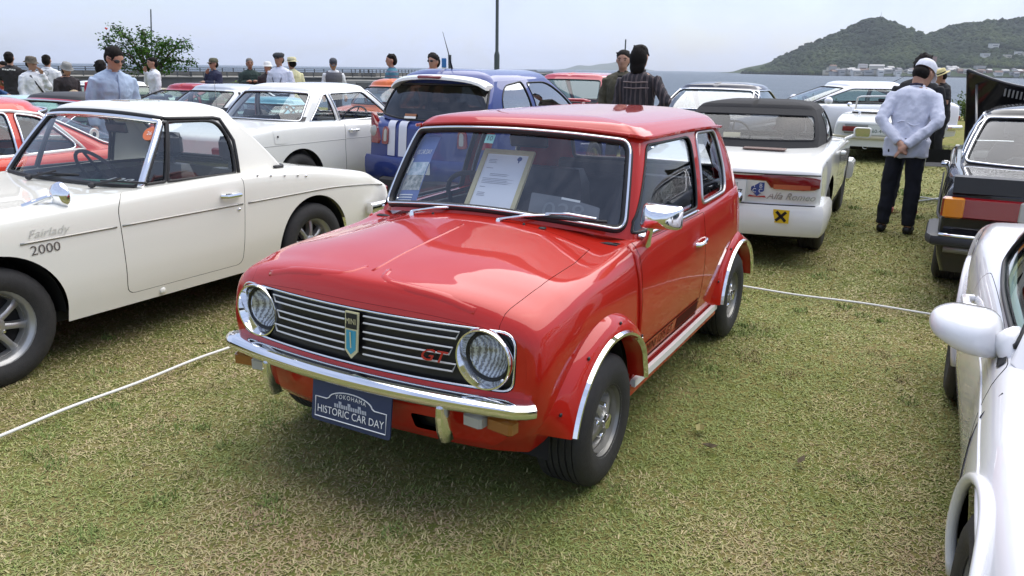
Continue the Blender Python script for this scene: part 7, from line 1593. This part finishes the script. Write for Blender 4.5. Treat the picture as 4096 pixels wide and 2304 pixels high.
# ------------------------------------------------------------------ cars further back
def far_cars():
    far_car('low_sports_car', 'pale mint low sports car at the left edge beyond the red fastback', -2.9, -8.55, 0, MINT, 3.7, 1.5, 1.13, .80, .74, .4, .0, -.55, -1.2, .76, rtop=.10, side=False, round_=.05)
    c = far_car('black_roof_coupe_car', 'red coupe with black roof and bright window edges beyond the roadster roof', -2.75, -7.25, 0, REDM, 4.1, 1.6, 1.20, .82, .76, .55, .05, -.75, -1.6, .80, trim_r=.010, roof_m=mat('vinyl_black', (.02, .02, .022), .6), round_=.03)
    c = far_car('rounded_coupe_car', 'dark red rounded coupe seen from behind under the small tree', -8.75, -12.05, rad(186), REDM, 3.8, 1.52, 1.16, .76, .68, .6, .1, -.55, -1.45, .66, round_=.06, rtop=.09, wtop=.70)
    far_car('white_estate_car', 'white car with a sloping windscreen behind the man with sunglasses', -9.6, -15.6, rad(180), WHITE, 4.3, 1.68, 1.14, .74, .70, .85, .2, -1.1, -1.7, .72)
    far_car('teal_coupe_car', 'light teal coupe seen through the windows of the white saloon', -6.7, -7.6, rad(180), TEAL, 2.9, 1.5, 1.06, .74, .68, .45, .05, -.5, -.95, .70, wb=1.9)
    far_car('silver_saloon_car', 'pale silver saloon roof behind the white saloon', -7.1, -9.0, rad(180), paint('silver_paint', (.45, .48, .52), .3, 1, .4), 3.6, 1.55, 1.22, .80, .74, .6, .15, -.7, -1.2, .82)
    far_car('orange_beetle_car', 'bright orange rounded small car between the white saloon and the blue hatchback', -9.9, -7.45, rad(180), ORANGE, 3.5, 1.45, 1.32, .84, .80, .55, .10, -.8, -1.35, .84, round_=.07, rtop=.10, gm=GLASS)
    c = far_car('red_hatch_car', 'faded red hatchback with a rear wing beyond the blue hatchback', -11.6, -4.45, rad(181), PINKR, 4.0, 1.68, 1.47, .90, .86, .85, .25, -1.1, -1.55, .92, gm=GLASST)
    b = MB(); b.box((-1.75, 0, 1.02), (.30, 1.3, .035), (0, .1, 0), .012)
    for s_ in (1, -1): b.box((-1.72, s_*.55, .97), (.12, .03, .12))
    b.build('rear_wing', PINKR, c.root)
    c = far_car('dark_coupe_car', 'dark navy coupe with a large rear window behind the black soft top', -10.45, -1.55, rad(176), NAVYP, 4.35, 1.7, 1.36, .90, .82, .75, .2, -.65, -1.35, .93, gm=glass('pale_screen', (.70, .76, .74), .2), trim_r=.01)
    c = far_car('modern_hatch_car', 'white modern five-door hatchback side-on by the water', -16.4, -.45, rad(-58), PEARL, 4.4, 1.72, 1.36, .88, .86, 1.25, .35, -1.05, -2.05, .96, round_=.05, rtop=.10, wb=2.7, style='multi', gm=GLASST)
    b = MB()
    for s_ in (1, -1): b.ell((.78, s_*.93, .98), (.09, .10, .075), 12, 8)
    for i, s_ in enumerate((1, -1)):
        q = MB(); q.ell((.80, s_*.92, .96), (.08, .11, .075), 12, 8); q.tube([(.78, s_*.80, .92), (.80, s_*.86, .95)], .025, 8); q.build('door_mirror', PEARL, c.root, True)
    b = MB(); b.tube([(-1.0, 0, 1.33), (-1.32, 0, 1.50)], [.008, .003], 5); b.build('aerial', BLACK, c.root, True)
    far_car('red_small_car', 'red car partly hidden between the man in the straw hat and the raised black bonnet', -14.0, 3.0, rad(185), REDM, 4.0, 1.65, 1.15, .78, .72, .5, .1, -.6, -1.2, .76)
    open_roadster()
def open_roadster():
    base = ring_loop(.30, .24, .58, -.62, .58, -.78, .80, .80, .80, .79, .60)
    c = quick('open_roadster_car', 'white open vintage roadster with luggage rack and twin exhausts seen from behind', (-14.35, .52, 0), rad(181), WHITE, 1.75, -1.75, 1.46,
        [(1.4, .97), (0, 1.), (-1.3, .98)], [(1.75, .62), (1.3, .76), (.3, .80), (-.8, .80), (-1.4, .77), (-1.75, .74)], [(1.75, .60), (1.0, .76), (.2, .775), (-.8, .785), (-1.4, .755), (-1.75, .71)], zm=.46, sill=.22, axles=(1.05, -1.05), R=.285, TW=.165, rim=.17, base=base, open_top=True, ends=(.78, .92), lean_r=-.05,
        inter=dict(x0=.30, x1=-.75, hw=.56, zf=.24, zb=.76, dashx=.15, rhd=True, sh=.42, zseat=.18))
    r = c.root
    P = [(.20, .56, .80), (-.02, .52, 1.06), (-.03, .46, 1.085), (-.01, 0, 1.10), (-.03, -.46, 1.085), (-.02, -.52, 1.06), (.20, -.56, .80)]
    b = MB(); b.tube(P, .016, 8); f_ = b.build('windscreen_frame', WHITE, r, True)
    b = MB(); b.add(P+[(.24, 0, .82)], [[0, 1, 2, 3, 7], [7, 3, 4, 5, 6]]); b.build('windscreen', GLASS, r, False)
    b = MB(); b.box((-.04, .05, 1.03), (.02, .20, .05), None, .015); b.build('rear_view_mirror', BLACK, r)
    b = MB(); b.box((-.03, -.24, 1.03), (.02, .24, .085), None, .01); b.build('sun_visor', DARK, r)
    b = MB(); b.box((-.68, 0, .82), (.22, 1.05, .10), None, .04); b.build('folded_hood', BLACK, r)
    for i, z in enumerate((.87,)):
        for x in np.linspace(-1.10, -1.42, 4):
            b = MB(); b.tube([(x, -.46, z), (x, .46, z)], .009, 6); b.build('luggage_rail', CHROME, r, True)
        b = MB(); b.tube([(-1.05, -.46, z), (-1.05, .46, z), (-1.47, .46, z), (-1.47, -.46, z)], .012, 6, True); b.build('luggage_frame', CHROME, r, True)
        for s_ in (1, -1):
            for x in (-1.12, -1.42): b = MB(); b.tube([(x, s_*.35, z), (x, s_*.35, .76)], .010, 6); b.build('rack_foot', CHROME, r, True)
    Fr = c.Fr
    end_box(c, 'tail_recess', Fr(0, .55)-.004, 0, .575, (.02, 1.06, .15), mat('tail_grey', (.28, .28, .26), .5), 0, .01)
    for s_ in (1, -1): end_box(c, 'tail_lamp', Fr(.5, .57)-.02, s_*.44, .575, (.04, .25, .10), REDL, 0, .012)
    plate(r, Fr(0, .56)-.025, -.02, .565, .34, .165, -1, [('57', .045, .04, .048), ('60-44', .085, .0, -.022)])
    bumper_bar(c, -1, .43, .06, .03, mat('cream_bumper', (.55, .50, .34), .4, coat=.5), .02, .2)
    for y in (.16, -.16):
        b = MB(); b.lathe([(.04, -.25), (.045, .0), (.038, .0), (.036, -.2)], 16, 'x', (0, 0, 0)); o = b.build('tail_pipe', CHROME, r, True); o.location = (-1.72, y, .27); o.rotation_euler = (0, 0, PI)
    for s_ in (1, -1):
        b = MB(); b.tube([(.85, s_*.66, .78), (.82, s_*.72, .88)], .008, 6); b.ell((.81, s_*.73, .90), (.03, .05, .045), 10, 6); b.build('fender_mirror', CHROME, r, True)
RES[0] = 1.7; far_cars(); RES[0] = 1.
# ------------------------------------------------------------------ papers in the red saloon's windscreen, folding chair
def papers():
    r = empty('framed_letter', (-.42, -.073, .90), 0, 'cream-framed white letter leaning on the dashboard behind the windscreen of the red saloon', 'picture frame')
    ux = np.array([0, 1., 0]); uy = np.array([-.62, 0, .785]); uy /= np.linalg.norm(uy); nn = np.cross(ux, uy); W, H = .262, .325
    FR = mat('cream_wood', (.55, .48, .27), .5)
    P = lambda a, b_, h: tuple(ux*a+uy*b_+nn*h)
    for nm, q in (('frame_bottom', [(-W/2, 0), (W/2, 0), (W/2-.022, .022), (-W/2+.022, .022)]), ('frame_top', [(W/2, H), (-W/2, H), (-W/2+.022, H-.022), (W/2-.022, H-.022)]), ('frame_side', [(W/2, 0), (W/2, H), (W/2-.022, H-.022), (W/2-.022, .022)]), ('frame_side', [(-W/2, H), (-W/2, 0), (-W/2+.022, .022), (-W/2+.022, H-.022)])):
        b = MB(); b.poly(q, lambda a, e, h: P(a, e, h), .014); b.build(nm, FR, r, False)
    b = MB(); b.poly([(-W/2+.02, .02), (W/2-.02, .02), (W/2-.02, H-.02), (-W/2+.02, H-.02)], lambda a, e, h: P(a, e, .004+h), .002); pg = b.build('letter_page', mat('paper_white', (.82, .83, .86), .8), r, False)
    ink = mat('pale_ink', (.38, .38, .42), .8); b = MB(); rg = np.random.default_rng(4)
    for z, n_, x0, L_ in ((.27, 3, -.09, .05), (.225, 1, -.09, .05), (.195, 2, -.06, .12), (.17, 4, -.09, .18), (.125, 1, -.09, .035), (.095, 3, -.09, .05)):
        for i in range(n_): b.poly([(x0, z-i*.008), (x0+L_*rg.uniform(.7, 1), z-i*.008), (x0+L_*.7, z-i*.008+.003), (x0, z-i*.008+.003)], lambda a, e, h: P(a, e, .0075))
    b.build('letter_lines', ink, pg, False); tag(r.children[-1], None)
    b = MB(); b.poly([(.065+.012*math.cos(t), .283+.012*math.sin(t)) for t in np.linspace(0, 6.28, 14)], lambda a, e, h: P(a, e, .0075)); b.poly([(.062, .262), (.068, .262), (.068, .274), (.062, .274)], lambda a, e, h: P(a, e, .0075)); b.build('letter_crest', BLUEP, pg, False)
    # poster against the inside of the screen on the passenger's side
    G = mini.G; po = empty('event_poster', (0, 0, 0), 0, 'blue event poster against the inside of the windscreen of the red saloon', 'poster')
    def pw(nm, v0, v1, u0, u1, m, off, par):
        Lp = resample([(u0, v0), (u0, v1), (u1, v1), (u1, v0)], .2); return panel(nm, G, Lp, [], m, par, mini.gmid, .3, .3, 0, off)
    pa = pw('poster_sheet', -2.82, -1.62, .42, 3.55, mat('poster_blue', (.10, .15, .36), .6), -.030, po)
    pw('poster_photo', -2.80, -1.64, 1.05, 1.75, mat('poster_photo', (.10, .13, .12), .6, noise=(40, .5, (.5, .5, .45))), -.0285, pa); pw('poster_photo', -2.80, -1.64, 1.75, 2.35, mat('poster_roof', (.24, .34, .40), .6, noise=(30, .5, (.6, .65, .68))), -.0285, pa)
    V, F = text_mesh('HISTORIC CAR DAY', .12, sx=.42); vv = -2.22+V[:, 0]*2.3; uu = 2.82+V[:, 1]*2.6; obj('poster_lettering', on_net(G, np.stack([uu, vv], 1), -.0285, mini.gmid), F, WHITEP, pa, False)
    for u_ in (.55, .68, .80): pw('poster_line', -2.7, -1.8, u_, u_+.05, WHITEP, -.028, pa)
    k = empty('number_card', (-.445, .275, .885), 0, 'grey entry card with pale numerals 028 on the dashboard of the red saloon', 'card'); ux = np.array([0, 1., 0]); uy = np.array([-.45, 0, .89]); nn = np.cross(ux, uy); P2 = lambda a, e, h: tuple(ux*a+uy*e+nn*h)
    b = MB(); b.poly(rpoly([(-.165, 0), (.17, -.005), (.165, .085), (.0, .115), (-.17, .125)], .006, 2), P2, .003); b.build('card', mat('card_grey', (.16, .17, .18), .7), k, False)
    text_on('numerals', '028', .105, mat('numeral_pale', (.22, .23, .24), .7), k, P2(0, .048, .003), ux, uy, .002, sx=1.3)
    b = MB(); b.poly([(-.02, .106), (.07, .098), (.07, .108), (-.02, .116)], lambda a, e, h: P2(a, e, .004+h), .001); b.build('card_label', WHITEP, k, False)
    # inspection sticker at the top of the screen
    p = G.S(np.array([3.35]), np.array([-.35]))[0]; b = MB(); b.box((0, 0, 0), (.002, .045, .045)); o = b.build('inspection_sticker', mat('sticker_mint', (.25, .55, .50), .6), mini.root, False); o.location = p+np.array([-.010, 0, -.004]); o.rotation_euler = (0, rad(-37), 0); text_on('sticker_numerals', '10', .034, BLACK, o, (.002, 0, 0), (0, 1, 0), (0, 0, 1), .001)
    # folding camp chair by the black coupe
    r = empty('camp_chair', (-8.45, 1.62, 0), rad(200), 'folding camp chair with white tubular frame and black seat beside the black coupe', 'chair'); TB = mat('white_tube', (.62, .63, .62), .4)
    for s_ in (1, -1):
        for q in ([(-.24, s_*.27, .02), (.24, s_*.27, .44)], [(.24, s_*.27, .02), (-.24, s_*.27, .44)], [(-.26, s_*.27, .44), (-.30, s_*.27, .68)], [(.24, s_*.27, .44), (.26, s_*.27, .66)]):
            b = MB(); b.tube(q, .012, 6); b.build('leg_tube', TB, r, True)
        b = MB(); b.box((0, s_*.27, .665), (.56, .05, .02), None, .008); b.build('armrest', TB, r)
    for x in (-.24, .24): b = MB(); b.tube([(x, -.27, .02), (-x, .27, .02)], .010, 6); b.build('cross_tube', TB, r, True)
    b = MB(); b.add([(-.25, -.27, .45), (.25, -.27, .45), (.25, .27, .45), (-.25, .27, .45), (0, -.25, .42), (0, .25, .42)], [[0, 4, 5, 3], [4, 1, 2, 5]]); b.build('seat', cloth('chair_black', (.012, .012, .013)), r, True)
    b = MB(); b.add([(-.27, -.27, .50), (-.27, .27, .50), (-.30, .27, .66), (-.30, -.27, .66)], [[0, 1, 2, 3]]); b.build('backrest', cloth('chair_black', (.012, .012, .013)), r, True)
papers()
